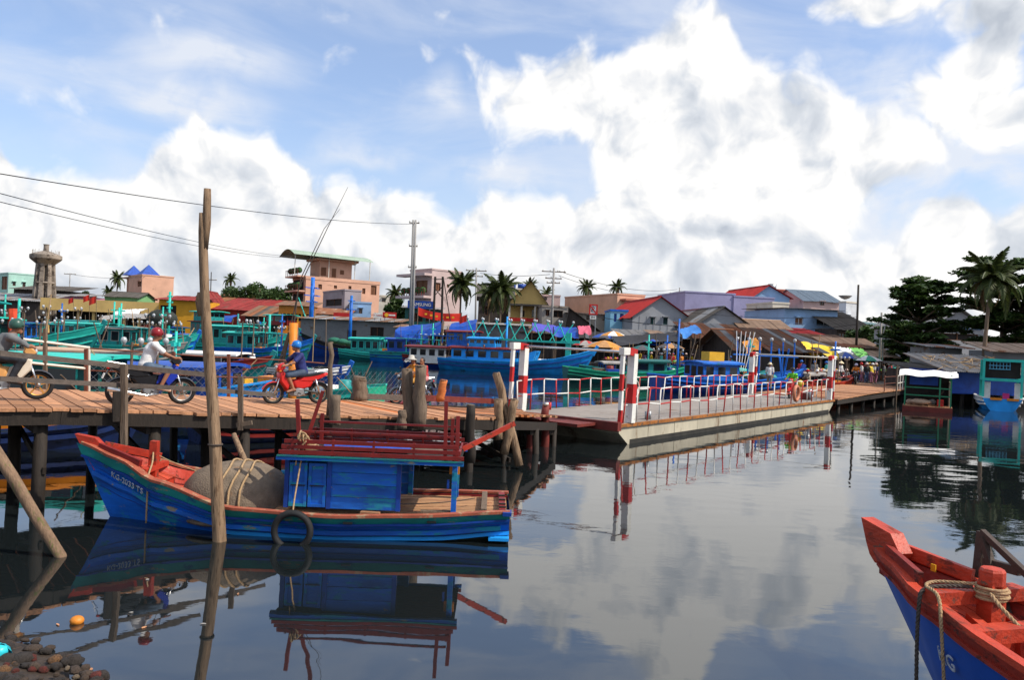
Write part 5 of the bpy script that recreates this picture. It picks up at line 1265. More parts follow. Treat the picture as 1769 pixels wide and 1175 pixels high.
# the long blue boat with the light gantry ------------------------------------------------
def gantry(r, H):
    L = H.L; gm = M['teal_bright']
    z = 2.82; xa, xb = 4.2, 11.4
    for s in (.45, -.45): MB().beam((xa, s, z), (xb, s, z-.05), .14, .16).build('gantry_beam', gm, r)
    for i in range(9): MB().beam((xa+.85*i, -.5, z-.02), (xa+.85*i, .5, z-.02), .08, .08).build('gantry_tie', gm, r)
    for i, x in enumerate([2.7, 4.0, 5.2, 6.3, 7.4, 8.5, 9.6, 10.6]):
        for s, l in ((.55, .75), (-.55, -.5)):
            MB().tube([(x-l*.5, s, z+.02), (x+l*.75, s*1.5, z+1.55)], .045, 6).build('lamp_strut', gm, r)
            MB().lathe([(.03, 0), (.06, .03), (.11, .12), (.10, .22), (.02, .27)], (x+l*.75, s*1.5, z+1.53), 8).build('lamp_bulb', M['bulb'], r, smooth=True)
    for s in (.0,): MB().beam((10.95, s, 1.0), (10.95, s, 3.6), .42, .42).build('gantry_post', gm, r); MB().beam((10.3, s, 2.85), (11.9, s, 2.85), .3, .22).build('gantry_head', gm, r)
    for x in (4.3, 4.9): MB().beam((x-.2, .45, 2.0), (x, .45, 2.8), .12, .12).build('gantry_leg', gm, r)
    # hung blue sheets, water drum, red crate, white sacks
    for x, w_ in ((2.9, .7), (3.7, .5), (4.4, .4)): MB().b2(x, x+w_, 1.42, 1.46, .9, 1.75).build('hung_cloth', M['tarp_blue'], r)
    MB().lathe([(.28, 0), (.3, .1), (.3, .75), (.27, .8), (.02, .8)], (5.4, 1.2, .75), 14).build('water_drum', M['blue_deep'], r, smooth=True)
    MB().b2(6.3, 6.9, .9, 1.4, .75, 1.25).build('red_crate', M['signred'], r)
    for q in range(4): MB().ball((8.5+.25*q, .3+.2*(q % 2), 1.15), .24, 9, 6, .7).build('sack', M['tarp_white'], r, smooth=True)
    for x in (6.05, 6.25, 6.45, 6.65): MB().tube([(x, 1.3, .9), (x, 1.3, 1.8)], .03, 5).build('cabin_bar', M['blue_bright'], r)
    MB().side([(7.2, .9), (8.1, .95), (8.4, 1.95), (8.2, 1.95), (7.2, 1.55)], -.9, 1.1).build('fore_bulkhead', M['blue_bright'], r)
trawler('long bright blue boat with green light gantry, red roof and blue wheelhouse', .55, 66.4, math.atan2(-.227, .974), 13.3, 'blue_bright', 'blue_bright', fb=.95, bow=2.3, stern=1.0,
        houses=((1.2, 6.6, 2.9, 1.45, 'blue_bright', 'red_dark', 5, .28), (2.6, 4.9, 2.2, .75, 'blue_bright', 'blue_bright', 4, .18)), masts=((10.95, .2, 'teal_bright', .2, ()), (5.6, 4.2, 'blue_bright', .10, ((3.6, .4),))), stripes=((.84, 'blue_deep'), (.62, 'blue_deep')), flag=(2.2, 3.9), extra=gantry)
def white_cabin(r, H):
    for x in (1.6, 2.05, 2.5, 2.95, 3.4): MB().b2(x, x+.35, 1.46, 1.50, .75, 1.1).build('red_shutter', M['red_dark'], r)
    for s in (1, -1):
        MB().tube([(.4, s*1.4, 2.9), (5.4, s*1.4, 2.9)], .04, 5).build('roof_rail', M['blue'], r)
        for x in (.6, 1.4, 2.2, 3.0, 3.8, 4.6, 5.3): MB().tube([(x, s*1.4, 2.25), (x, s*1.4, 2.9)], .03, 5).build('stanchion', M['blue'], r)
trawler('white cabined boat with blue windows and maroon roof behind the long blue boat', -5.0, 70.8, RAD(-12), 9.5, 'blue_deep', 'red_dark', fb=.8, bow=1.8, houses=((.8, 4.2, 2.9, 1.45, 'white', 'red_dark', 4, .4), (4.2, 6.6, 2.6, 1.4, 'blue', 'red_dark', 3, .2)), extra=white_cabin)
# green boat and dark blue boat
def rigs(r, H):
    L = H.L
    for x in (L*.42, L*.58, L*.72):
        for s in (1, -1): MB().tube([(x, s*1.2, .6), (x, s*1.2, 2.5)], .05, 6).build('frame_post', M['teal'], r)
        MB().tube([(x, -1.3, 2.45), (x, 1.3, 2.45)], .05, 6).build('frame_bar', M['teal'], r)
    for s in (1, -1): MB().tube([(L*.3, s*1.2, 2.5), (L*.80, s*1.2, 2.45)], .05, 6).build('frame_rail', M['teal'], r)
    MB().b2(L*.55, L*.66, -.4, .4, .8, 1.25).build('fish_box', M['yellow'], r); MB().b2(L*.44, L*.53, -.9, -.2, .8, 1.3).build('fish_box', M['orange'], r)
    MB().ball((L*.36, .4, 1.1), .45, 10, 6, .6).build('net_heap', M['net'], r, smooth=True)
trawler('green boat with turquoise wheelhouse and frames moored before the tin shacks', -13.0, 83.5, RAD(-4), 10.5, 'teal', TB, fb=.75, bow=1.7, houses=((1.3, 4.3, 2.3, 1.9, 'teal', TB, 4, .25),), masts=((8.6, 3.2, 'teal', .10, ()),), extra=rigs)
trawler('dark blue boat with net covered black bow and blue mast', -18.2, 89, RAD(192), 11.5, 'blue_deep', 'black', fb=1.2, bow=2.6, masts=((6.0, 6.2, 'blue', .20, ((4.6, .9), (5.6, .7))),), houses=((.8, 3.2, 2.4, 1.3, 'teal', TB, 3, .2),), extra=lambda r, H: [MB().ball((5+.9*i, .1*(-1)**i, 1.5+.12*i), .75, 10, 6, .5).build('net_heap', pm('green_net', (.02, .12, .08), .9, .4, 9), r, smooth=True) for i in range(4)])
def rod(r, H):
    MB().tube([(H.L*.78, 0, 2.2), (H.L*.60, .3, 7.2)], .09, 6, r2=.06).build('teal_boom', M[TB], r)
    for i in range(3): MB().ball((H.L*.62+.8*i, 0, 2.1), .55, 9, 6, .55).build('net_heap', pm('orange_net', (.40, .16, .03), .9, .4, 9), r, smooth=True)
    MB().box((H.L-.9, 0, .55), (1.0, .5, .9)).build('forefoot', M['white'], r)
trawler('big blue high bowed boat with thick blue mast in front of the peach house', -30.2, 104.5, RAD(-27), 16, 'blue_mid', 'blue_deep', fb=1.7, bow=4.3, stern=1.9, beam=.27, masts=((12.2, 7.8, 'blue', .32, ((5.4, 1.5), (6.4, 1.3), (4.6, 1.1))),), houses=((1.5, 5, 3.0, 2.0, 'teal', TB, 3, .4), (5.5, 8.5, 2.6, 1.3, 'red_dark', TB, 2, .3)), extra=rod, stripes=((.84, 'blue_deep'), (.70, 'blue_deep'), (.55, 'blue_deep')))
trawler('blue high bowed boat with turquoise wheelhouse roof beside the bigger blue one', -40.5, 109, RAD(-24), 13.5, 'blue_mid', 'blue_deep', fb=1.5, bow=3.4, stern=1.6, houses=((2.5, 6.2, 3.1, 2.4, 'teal', 'red_dark', 4, .35), (2.9, 5.7, 2.9, 1.3, 'teal', TB, 4, .45)), masts=((9.6, 3.2, 'teal', .14, ()),), stripes=((.84, 'blue_deep'), (.66, 'blue_deep')), extra=rigs)
trawler('smaller blue bowed boat with pale awning in the turquoise fleet', -47.5, 113, RAD(-20), 12, 'blue_mid', 'blue_deep', fb=1.3, bow=2.8, houses=((1.5, 5, 2.8, 1.6, 'blue', 'tarp_blue', 3, .4),), masts=((8.6, 3.5, 'teal', .12, ()),), extra=rigs)
# the turquoise fleet at left: every boat its own arrangement
def clutter(seed, n=9):
    def f(r, H):
        q = random.Random(seed); L = H.L; near = r.location.y < 32
        cols = ['tarp_blue', 'net', 'net', 'red_dark', 'teal', 'tarp_grey', 'greywood', 'blue_deep', 'orange', 'net', 'teal_dark', 'tarp_white']
        for i in range(n+(0 if near else 8)):
            x = q.uniform(L*.15, L*.85); y = q.uniform(-.5, .5)*interp(x/L, H.hb); z = interp(x/L, H.sh)-.25; c = M[q.choice(cols)]; s = q.uniform(.2, .45)
            k = q.random()
            if k < .35: MB().b2(x-s, x+s, y-s*.7, y+s*.7, z, z+s*1.1).build('fish_box', c, r)
            elif k < .7: MB().ball((x, y, z+s*.5), s*1.2, 9, 6, .6).build('net_heap', c, r, smooth=True)
            else: MB().lathe([(s*.6, 0), (s*.65, .1), (s*.65, s*1.6), (s*.5, s*1.7), (.02, s*1.72)], (x, y, z), 10).build('drum', c, r, smooth=True)
        for i in range(3):
            x = q.uniform(L*.3, L*.8); MB().tube([(x, q.uniform(-.6, .6), 1.0), (x+q.uniform(-.8, .8), q.uniform(-.6, .6), 1.0+(q.uniform(.5, 1.2) if near else q.uniform(1.5, 3.2)))], .016 if near else .03, 5).build('fishing_pole', M['greywood'] if i else M['rope'], r)
    return f
def seq(*fs):
    def f(r, H):
        for q in fs: q(r, H)
    return f
trawler('turquoise boat with two tier wheelhouse and dark blue tarped deck near the water tower', -32.5, 49, RAD(-8), 15, 'teal', TB, fb=1.1, bow=2.6, houses=((2.5, 7.4, 3.4, 2.0, 'teal_dark', TB, 4, .45), (3.2, 6.4, 2.8, .95, 'white', 'teal', 4, .5)), masts=((9.2, 3.2, TB, .10, ()),), lamps=((9.5, 0, 2.0, 'greywood'), (11, 0, 2.0, 'greywood'), (12.2, 0, 1.9, 'greywood')), flag=(6.0, 5.2),
        extra=seq(clutter(1), lambda r, H: [MB().b2(.6, 2.4, -1.6, 1.6, 1.0, 2.6).build('deck_tarp', M['tarp_blue'], r), [MB().ball((2.9+.35*i, -.6+.3*(i % 3), 4.4+.1*(i % 2)), .26, 8, 5).build('float', M['orange'], r, smooth=True) for i in range(7)], MB().tube([(8.2, .9, 1.0), (8.0, .9, 3.4)], .3, 8).build('hung_oilskins', pm('orange_oilskin', (.60, .06, .02), .5, .3, 3), r)]))
trawler('turquoise boat with black net bundle and ladder mast in the fleet', -33.5, 68, RAD(-6), 14, 'teal', TB, fb=1.1, bow=2.3, houses=((1.6, 5.2, 3.0, 1.9, 'teal', TB, 4, .35),), masts=((10.8, 4.6, TB, .13, ((3.2, .40), (3.7, .45), (4.2, .35))), (6.2, 3.4, TB, .1, ((2.6, .5),))), lamps=((6.5, 0, 1.9, 'greywood'), (8.0, 0, 2.1, 'greywood')), flag=(4.2, 4.0), extra=seq(clutter(2), lambda r, H: MB().ball((10.0, .3, 3.3), 1.0, 12, 8, .85, 1.35).build('hung_net', M['net'], r, smooth=True)))
trawler('turquoise boat with grey awning lying behind the black net bundle', -42, 80, RAD(-5), 13, TB, 'teal', fb=1.2, bow=2.6, houses=((2, 6, 3.0, 1.7, 'teal', 'tarp_grey', 4, .5),), masts=((8.5, 3.8, TB, .1, ((3.0, .7),)),), lamps=((7.4, 0, 2.2, 'greywood'), (9.5, 0, 2.0, 'greywood')), flag=(5.2, 4.4), extra=seq(clutter(3), rigs))
trawler('turquoise boat with blue tarpaulin hood in the middle of the fleet', -26.5, 76, RAD(-12), 12.5, 'teal', TB, fb=1.2, bow=2.7, houses=((3.4, 6.8, 2.9, 2.1, 'teal', TB, 4, .3), (.4, 3.0, 2.6, 1.2, 'teal', 'tarp_blue', 2, .3)), masts=((9.4, 3.0, TB, .14, ()),), lamps=((8.2, 0, 1.9, 'greywood'),), extra=seq(clutter(4), rigs))
trawler('turquoise boat with maroon trimmed deckhouse below the red roofs', -49, 93, RAD(-8), 13, 'teal', 'red_dark', fb=1.3, bow=2.8, houses=((2, 5.5, 3.0, 1.9, TB, 'teal', 4, .3),), masts=((8.2, 4.2, TB, .12, ((3.2, .6),)),), flag=(3, 4.4), extra=seq(clutter(5), rigs))
trawler('turquoise boat half hidden behind the two tier wheelhouse', -52, 76, RAD(4), 13, TB, 'teal_dark', fb=1.2, bow=2.5, houses=((3, 7, 3.0, 2.0, 'teal', TB, 4, .4),), masts=((9, 4.0, TB, .1, ()),), lamps=((8.0, 0, 2.0, 'greywood'), (10, 0, 2.0, 'greywood')), extra=clutter(6))
trawler('pale green hulled boat with long cream cabin top below the fleet', -23.5, 42, RAD(-3), 12.5, 'teal', 'tarp_grey', fb=1.0, bow=1.9, houses=((4.5, 10.5, 1.9, .55, 'tarp_grey', 'tanroof', 1, .15),), lamps=((3.2, 0, 1.7, 'greywood'), (4.2, 0, 1.8, 'greywood'), (10.8, 0, 1.8, 'greywood')), extra=clutter(7, 12))
# close behind the bridge
trawler('low turquoise roofed boat with green netted sides right behind the bridge', -12.3, 20.6, RAD(-2), 8.2, 'shaded_navy', 'teal_dark', fb=.75, bow=1.3, houses=((2.0, 5.8, 2.0, 1.42, 'teal_dark', TB, 3, .35),), lamps=((6.8, 0, 1.4, 'greywood'),), extra=seq(clutter(8, 7), lambda r, H: [MB().b2(.5, 1.7, -.8, .8, .55, .95).build('blue_crate', M['blue_bright'], r), MB().tube([(3.0, 1.0, 1), (1.0, 1.1, 3.6)], .03, 5).build('fishing_pole', M[TB], r)]))
trawler('blue boat under a bright blue tarpaulin hood behind the white shirted rider', -11.0, 23.6, RAD(-5), 9.0, 'blue', 'blue_bright', fb=.75, bow=1.35, houses=((4.3, 7.0, 2.3, 1.15, 'tarp_blue', 'tarp_blue', 1, .15),), masts=((5.4, 2.2, TB, .05, ((1.8, .2),)),), extra=seq(clutter(9, 5), lambda r, H: text_part('KG-2171 TS', .26, pm('white_lettering', (.62, .64, .66)), r, H.pt(.88, .76, -1, .06), Matrix.Rotation(RAD(-14), 3, 'Z') @ Matrix.Rotation(RAD(90), 3, 'X'))))
trawler('open green boat full of nets and orange boxes behind the leaning pole', -8.6, 26.6, RAD(172), 8.5, 'green', TB, fb=.72, bow=1.25, extra=seq(clutter(10, 10), lambda r, H: [MB().b2(3.0, 3.8, .1, .9, .7, 1.25).build('fish_box', M['orange'], r), MB().b2(4.4, 5.0, .0, .6, .7, 1.1).build('fish_box', M['yellow'], r)]))
trawler('green hulled sampan with white awning among the lamp posts', -17.5, 44, RAD(-6), 8.5, 'teal', 'red_dark', fb=.7, bow=1.3, houses=((3.0, 6.6, 1.9, .95, 'shade', 'tarp_white', 1, .25),), lamps=((2.2, 0, 2.2, 'greywood'), (7.0, 0, 2.3, 'greywood')), extra=clutter(11, 5))
trawler('orange topped blue boat moored under the bridge\'s end', -11.0, 16.6, BYAW, 6.4, 'shaded_navy', 'orange', fb=.62, bow=1.0, stern=.7, stripes=((.84, 'shaded_navy'), (.66, 'shaded_navy')), houses=((1.2, 4.0, 1.5, .62, 'shade', 'darkroof', 2, .2),), extra=clutter(12, 4), deckc='plank_org')
trawler('dark blue boat with faded red rail moored beneath the bridge', -5.2, 20.7, BYAW, 6.0, 'shaded_navy', 'red_dark', fb=.55, bow=.95, stern=.6, houses=((1.5, 3.6, 1.3, .5, 'shade', 'darkroof', 1, .1),), extra=clutter(13, 3))
trawler('small blue skiff with white cover drifting before the big blue bow', -11.8, 46, RAD(-10), 5.0, 'blue', 'tarp_white', fb=.5, bow=.85, stern=.5, kz=-.3, extra=clutter(14, 3))
# right of the pontoon
def rb_extra(r, H):
    MB().b2(3.4, 4.5, -.45, .45, 2.02, 2.6).build('roof_box', M['yellow'], r)
    for i, x in enumerate((6.6, 7.5, 8.4, 9.3)):
        for s in (1, -1):
            MB().tube([(x, s*1.15, .9), (x, s*1.15, 3.4)], .045, 6).build('lamp_post', M['blue'], r)
            MB().lathe([(.03, 0), (.06, .03), (.11, .12), (.10, .22), (.02, .27)], (x, s*1.15, 3.4), 8).build('lamp_bulb', M['bulb'], r, smooth=True)
    for s in (1, -1): MB().beam((6.3, s*1.15, 2.5), (9.6, s*1.15, 2.5), .09, .09).build('lamp_rail', M['blue'], r)
    for s in (1, -1):
        MB().tube([(9.4, 0, .8), (9.4, s*.5, 3.0)], .06, 6).build('fork_mast', M['blue'], r)
    for i in range(5): MB().tube([(5.5+.3*i, -.4+.2*i, 1.4), (5.3+.5*i, -.5+.2*i, 4.0)], .025, 5).build('fishing_pole', M['tarp_white'], r)
    for i in range(6): MB().ball((6.2+.4*i, .5*(-1)**i, 1.1), .3, 8, 5, .7).build('net_heap', M[('net', 'tarp_white', 'teal')[i % 3]], r, smooth=True)
    MB().b2(5.15, 5.3, -.9, .9, 1.25, 1.75).build('white_grille', M['white'], r)
trawler('royal blue boat with box cabin, orange roof box and lamp posts beyond the pontoon', 14.2, 50, RAD(20), 11.0, 'blue_deep', 'blue', fb=.85, bow=1.7, houses=((2.6, 5.2, 2.2, 1.45, 'blue', 'blue', 3, .2),), extra=rb_extra, masts=((1.4, 4.0, 'blue', .07, ()),))
trawler('dull green boat with heaped baskets between pontoon and market stalls', 8.6, 56.5, RAD(8), 9.5, 'teal_dark', 'green', fb=.8, bow=1.5, houses=((4.8, 7.2, 2.0, 1.2, 'teal', 'teal_dark', 2, .2),), extra=clutter(15, 14))
def stern_boat(r, H):
    for s in (1, -1):
        for x in (.3, 2.6): MB().beam((x, s*.92, .7), (x, s*.92, 2.85), .12, .12).build('frame_post', M[TB], r)
        MB().beam((.3, s*.92, 1.75), (2.6, s*.92, 1.75), .14, .14).build('frame_rail', M[TB], r)
    for z in (1.75, 2.85): MB().beam((.3, -.98, z), (.3, .98, z), .15, .15).build('frame_bar', M[TB], r)
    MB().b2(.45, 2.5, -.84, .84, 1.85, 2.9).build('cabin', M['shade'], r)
    lt = pm('pale_blue_lattice', (.10, .36, .52))
    for k in range(7): MB().b2(.40, .43, -.35+.16*k, -.32+.16*k, 2.35, 2.75).build('lattice_bar', lt, r)
    for z in (2.35, 2.55, 2.75): MB().b2(.385, .415, -.36, .68, z-.02, z+.02).build('lattice_bar', lt, r)
    for y in (-.5, .3): MB().b2(-.10, -.02, y-.28, y+.28, .62, .74).build('orange_board', M['orange'], r)
    for y in (-.8, .75): MB().b2(.5, .6, y-.2, y+.2, .6, 1.6).build('door_jamb', M['white'], r)
    MB().b2(.3, .7, -.35, -.05, .65, 1.0).build('pink_basin', pm('magenta_plastic', (.45, .02, .16)), r)
trawler('turquoise framed boat moored stern on with blue transom, beside the blue shed', 29.6, 47.6, RAD(62), 9.0, 'blue_bright', 'white', fb=.7, bow=1.5, stern=.7, beam=.27, extra=stern_boat)
rf = thing('house_raft', 'small raft house with white sheet roof, green posts and hammock', 'raft', (22.0, 41.2, 0), RAD(-27))
MB().b2(-1.15, 1.15, -.85, .85, -.15, .26).build('float', M['rustred'], rf)
for i in range(6): MB().b2(-1.12+.38*i, -.76+.38*i, -.83, .83, .26, .30).build('floor_plank', M['plank'], rf)
gp = pm('raft_green', (.02, .17, .08), .6, .2)
for x in (-1.05, .55, 1.05):
    for y in (-.78, .78): MB().beam((x, y, .3), (x, y, 1.95), .07, .07).build('post', gp, rf)
for z in (.85, 1.25):
    MB().beam((-1.05, -.78, z), (1.05, -.78, z), .05, .06).build('rail', gp, rf)
rows = [[(-1.35+.27*i, -.98+.32*j, 1.98+.16*j/6+.04*math.sin(i*1.3+j)+(-.13 if j == 0 else 0)) for j in range(7)] for i in range(11)]
MB().grid(rows).build('roof_sheet', M['tarp_white'], rf, smooth=True)
rows = [[(-.75+.15*i, -.6+.12*j, .62+.42*(abs(i-5)/5)**2+.08*abs(j-2)) for j in range(5)] for i in range(11)]
MB().grid(rows).build('hammock', M['shade'], rf, smooth=True)
MB().ball((-.3, -.4, .5), .35, 10, 6, .45, 1.5).build('sack', M['tanroof'], rf, smooth=True); MB().b2(.45, .75, -.6, -.2, .34, .65).build('red_crate', M['signred'], rf)
MB().b2(-.85, .5, .60, .66, 1.35, 1.88).build('blue_curtain', M['tarp_blue'], rf)
MB().b2(-1.02, 1.02, .72, .76, .32, 1.92).build('dark_back_panel', M['shade'], rf)  # dark panel added to paint in the raft's shaded interior
MB().b2(1.0, 1.04, -.2, .7, .32, 1.6).build('side_screen', pm('cream_screen', (.40, .36, .25)), rf)
for q in range(5): MB().ball((-.8+.35*q, .35, .42+.06*(q % 2)), .2, 8, 5, .8).build('bundle', M[('tanroof', 'red_dark', 'teal_dark', 'tarp_grey', 'net')[q]], rf, smooth=True)

for i, (x, y, yw, L_, hc, bc, lb) in enumerate(((9.5, 62.0, 12, 8.0, 'teal_dark', 'teal', 'dark green sampan heaped with nets before the umbrella stalls'), (13.2, 60.5, 200, 7.5, 'blue_deep', 'red_dark', 'blue and maroon sampan loaded with baskets at the stalls'), (16.5, 57.0, 30, 7.0, 'greywood', 'teal', 'bare wooden sampan with turquoise rail below the rusty shacks'), (21.5, 54.0, 25, 6.5, 'blue', 'red', 'blue sampan with red rail nosed in at the dark boarded shack'), (-9.5, 78.0, -8, 9.0, 'blue_mid', 'teal', 'blue boat with turquoise rail lying before the blue tarps'), (-21.0, 66.0, -14, 9.5, 'teal', 'blue', 'turquoise boat with blue rail in the gap behind the orange post'), (-27.5, 58.0, -6, 9.0, 'blue_mid', 'teal_bright', 'blue boat with bright turquoise rail in the front row of the fleet'), (-36.5, 60.0, 5, 10.0, 'teal', 'teal_bright', 'turquoise boat crowded with lamps beside the two tier wheelhouse'), (-30.0, 88.0, -10, 12.0, 'teal', 'teal_bright', 'turquoise boat squeezed between the blue bows'))):
    trawler(lb, x, y, RAD(yw), L_, hc, bc, fb=.75 if y < 63 and x > 0 else 1.1, bow=1.4 if x > 0 else 2.2, houses=((L_*.2, L_*.48, L_*.22, 1.0 if x > 0 else 1.7, ('tarp_blue', 'teal', 'teal', 'blue')[i % 4], ('tarp_grey', 'tarp_blue', 'teal_bright')[i % 3], 3, .25),), lamps=((L_*.6, 0, 1.8, 'greywood'), (L_*.75, 0, 1.7, 'greywood')) if i % 2 or x < 0 else None, extra=seq(clutter(40+i, 10), rigs) if x < 0 else clutter(40+i, 10), masts=((L_*.68, 3.2, ('teal_bright', 'blue')[i % 2], .07, ((2.6, .4),)),))
# ================================================================ the town
GZ = .72
def ray_line(px, C, d):      # distance along ground direction d from C where the vertical plane through pixel column px (at horizon) hits
    u = uv(px, 560)[0]; # X = u*Y
    den = d[0]-u*d[1]
    return (u*C[1]-C[0])/den
class House:
    def __init__(s, label, pxc, Y, theta, pxr, pytop, pxl=None, depth=8.0, name='house', cat='house', zb=GZ, group=None):
        c = P(pxc, pytop, Y); s.C = Vector((c.x, c.y, zb)); s.h = c.z-zb; th = RAD(theta)
        s.ux = Vector((math.cos(th), math.sin(th), 0)); s.uy = Vector((-math.sin(th), math.cos(th), 0))
        s.L = abs(ray_line(pxr, s.C, s.ux)); s.D = abs(ray_line(pxl, s.C, s.uy)) if pxl is not None else depth
        s.r = thing(name, label, cat, s.C, th, group)
    def loc(s, px, py, face='f'):
        u, v = uv(px, py); d = Vector((u, 1, v)); o = Vector((0, 0, HC))
        n, q = {'f': (s.uy, s.C), 'l': (s.ux, s.C), 'r': (s.ux, s.C+s.ux*s.L)}[face]
        t = (q-o).dot(n)/d.dot(n); w = o+d*t-s.C
        return (w.dot(s.ux), w.dot(s.uy), w.z)
    def walls(s, mat, holes=(), glass='window', frame=None, h=None, sill=True):
        h = h or s.h; L, D = s.L, s.D
        hs = {'f': [], 'l': [], 'r': []}
        for hl in holes:
            face = hl[4] if len(hl) > 4 else 'f'; g = hl[5] if len(hl) > 5 else glass
            a = s.loc(hl[0], hl[1], face); b = s.loc(hl[2], hl[3], face); i = 0 if face == 'f' else 1
            hs[face].append((max(.06, min(a[i], b[i])), min((L if i == 0 else D)-.06, max(a[i], b[i])), max(.05, min(a[2], b[2])), min(h-.05, max(a[2], b[2])), g))
        for face in 'flr':
            W_ = L if face == 'f' else D
            def tp(u, dpt, z): return {'f': (u, dpt, z), 'l': (dpt, u, z), 'r': (L-dpt, u, z)}[face]
            mb = MB(); us = sorted({0, W_, *[q for k in hs[face] for q in k[:2]]}); zs = sorted({0, h, *[q for k in hs[face] for q in k[2:4]]})
            for i in range(len(us)-1):
                for j in range(len(zs)-1):
                    um, zm = (us[i]+us[i+1])/2, (zs[j]+zs[j+1])/2
                    if any(k[0] < um < k[1] and k[2] < zm < k[3] for k in hs[face]): continue
                    mb.add([tp(us[i], 0, zs[j]), tp(us[i+1], 0, zs[j]), tp(us[i+1], 0, zs[j+1]), tp(us[i], 0, zs[j+1])], [(0, 1, 2, 3)])
            for k in hs[face]:
                a, b, c, d = k[:4]
                for q in ([(a, c), (b, c)], [(b, c), (b, d)], [(b, d), (a, d)], [(a, d), (a, c)]):
                    mb.add([tp(q[0][0], 0, q[0][1]), tp(q[1][0], 0, q[1][1]), tp(q[1][0], .22, q[1][1]), tp(q[0][0], .22, q[0][1])], [(0, 1, 2, 3)])
            mb.build('wall', mat, s.r)
            for k in hs[face]:
                a, b, c, d, g = k
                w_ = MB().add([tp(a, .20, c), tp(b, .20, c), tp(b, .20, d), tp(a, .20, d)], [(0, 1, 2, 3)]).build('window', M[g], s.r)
                if b-a > .5:
                    f = MB(); m = (a+b)/2
                    for (u0, u1, z0, z1) in ((a, a+.06, c, d), (b-.06, b, c, d), (m-.03, m+.03, c, d), (a, b, d-.06, d), (a, b, c, c+.06)):
                        p0, p1 = tp(u0, .12, z0), tp(u1, .19, z1); f.b2(min(p0[0], p1[0]), max(p0[0], p1[0]), min(p0[1], p1[1]), max(p0[1], p1[1]), z0, z1)
                    f.build('frame', M[frame or 'shutter'], w_)
                    if sill and d-c < 2.4:
                        p0, p1 = tp(a-.12, -.35, d+.12), tp(b+.12, .0, d+.2)
                        MB().b2(min(p0[0], p1[0]), max(p0[0], p1[0]), min(p0[1], p1[1]), max(p0[1], p1[1]), d+.10, d+.18).build('lintel', mat, w_)
        MB().add([(0, D, 0), (L, D, 0), (L, D, h), (0, D, h)], [(0, 1, 2, 3)]).build('wall', mat, s.r)
        return s
    def flat(s, mat, par=.35, t=.18):
        MB().add([(0, 0, s.h-.3), (s.L, 0, s.h-.3), (s.L, s.D, s.h-.3), (0, s.D, s.h-.3)], [(0, 1, 2, 3)]).build('roof', M['concrete'], s.r)
        for (x0, x1, y0, y1) in ((-.08, s.L+.08, -.08, .18), (-.08, s.L+.08, s.D-.18, s.D+.08), (-.08, .18, .18, s.D-.18), (s.L-.18, s.L+.08, .18, s.D-.18)):
            MB().b2(x0, x1, y0, y1, s.h-t, s.h+.06).build('parapet', mat, s.r)
        return s
    def sheets(s, quad, mat, n, th=.05, name='roof_sheet', corr=True):
        """corrugated sheets across a roof plane: quad = eave-left, eave-right, ridge-right, ridge-left"""
        a, b, c, d = [Vector(q) for q in quad]
        nr = (b-a).cross(d-a).normalized(); rr = random.Random(int(abs(a.x*7+b.z*13)*100))
        for i in range(n):
            t0, t1 = i/n-.004, (i+1)/n+.012; j = nr*rr.uniform(0, .05); ext = rr.uniform(-.15, .15)/max(.1, (d-a).length)
            rows = [[], []]; m = 12 if corr else 2
            for k in range(m+1):
                t = lerp(t0, t1, k/m); wv = nr*(.035*math.cos(k*math.pi) if corr else 0)
                rows[0].append(a.lerp(b, t)+(d-a)*(-ext-.02)+j+wv); rows[1].append(d.lerp(c, t)+j+wv)
            MB().grid(rows).build(name, mat if not isinstance(mat, (list, tuple)) else rr.choice(mat), s.r)
    def gable(s, mat, rise, axis='y', ov=.4, n=7, wallmat=None, skew=.5, corr=True):
        L, D, h = s.L, s.D, s.h
        if axis == 'y':     # gable faces front
            m = L*skew
            for y in (0.0, D): MB().add([(0, y, h), (L, y, h), (m, y, h+rise)], [(0, 1, 2)]).build('gable', wallmat, s.r)
            k = rise/m*ov; k2 = rise/(L-m)*ov
            s.sheets(((-ov, -ov, h-k+.06), (-ov, D+ov, h-k+.06), (m, D+ov, h+rise+.06), (m, -ov, h+rise+.06)), mat, n, corr=corr)
            s.sheets(((L+ov, -ov, h-k2+.06), (L+ov, D+ov, h-k2+.06), (m, D+ov, h+rise+.06), (m, -ov, h+rise+.06)), mat, n, corr=corr)
            MB().tube([(m, -ov, h+rise+.09), (m, D+ov, h+rise+.09)], .10, 6).build('ridge_cap', mat if not isinstance(mat, (list, tuple)) else mat[0], s.r)
        else:
            m = D*skew
            for x in (0.0, L): MB().add([(x, 0, h), (x, D, h), (x, m, h+rise)], [(0, 1, 2)]).build('gable', wallmat, s.r)
            k = rise/m*ov
            s.sheets(((-ov, -ov, h-k+.06), (L+ov, -ov, h-k+.06), (L+ov, m, h+rise+.06), (-ov, m, h+rise+.06)), mat, n, corr=corr)
            s.sheets(((-ov, D+ov, h-k+.06), (L+ov, D+ov, h-k+.06), (L+ov, m, h+rise+.06), (-ov, m, h+rise+.06)), mat, n, corr=corr)
            MB().tube([(-ov, m, h+rise+.09), (L+ov, m, h+rise+.09)], .10, 6).build('ridge_cap', mat if not isinstance(mat, (list, tuple)) else mat[0], s.r)
        return s
    def mono(s, mat, rise, ov=.5, n=7, corr=True):      # rises away from the viewer
        k = rise/s.D*ov
        s.sheets(((-ov, -ov, s.h-k+.05), (s.L+ov, -ov, s.h-k+.05), (s.L+ov, s.D, s.h+rise+.05), (-ov, s.D, s.h+rise+.05)), mat, n, corr=corr)
        return s
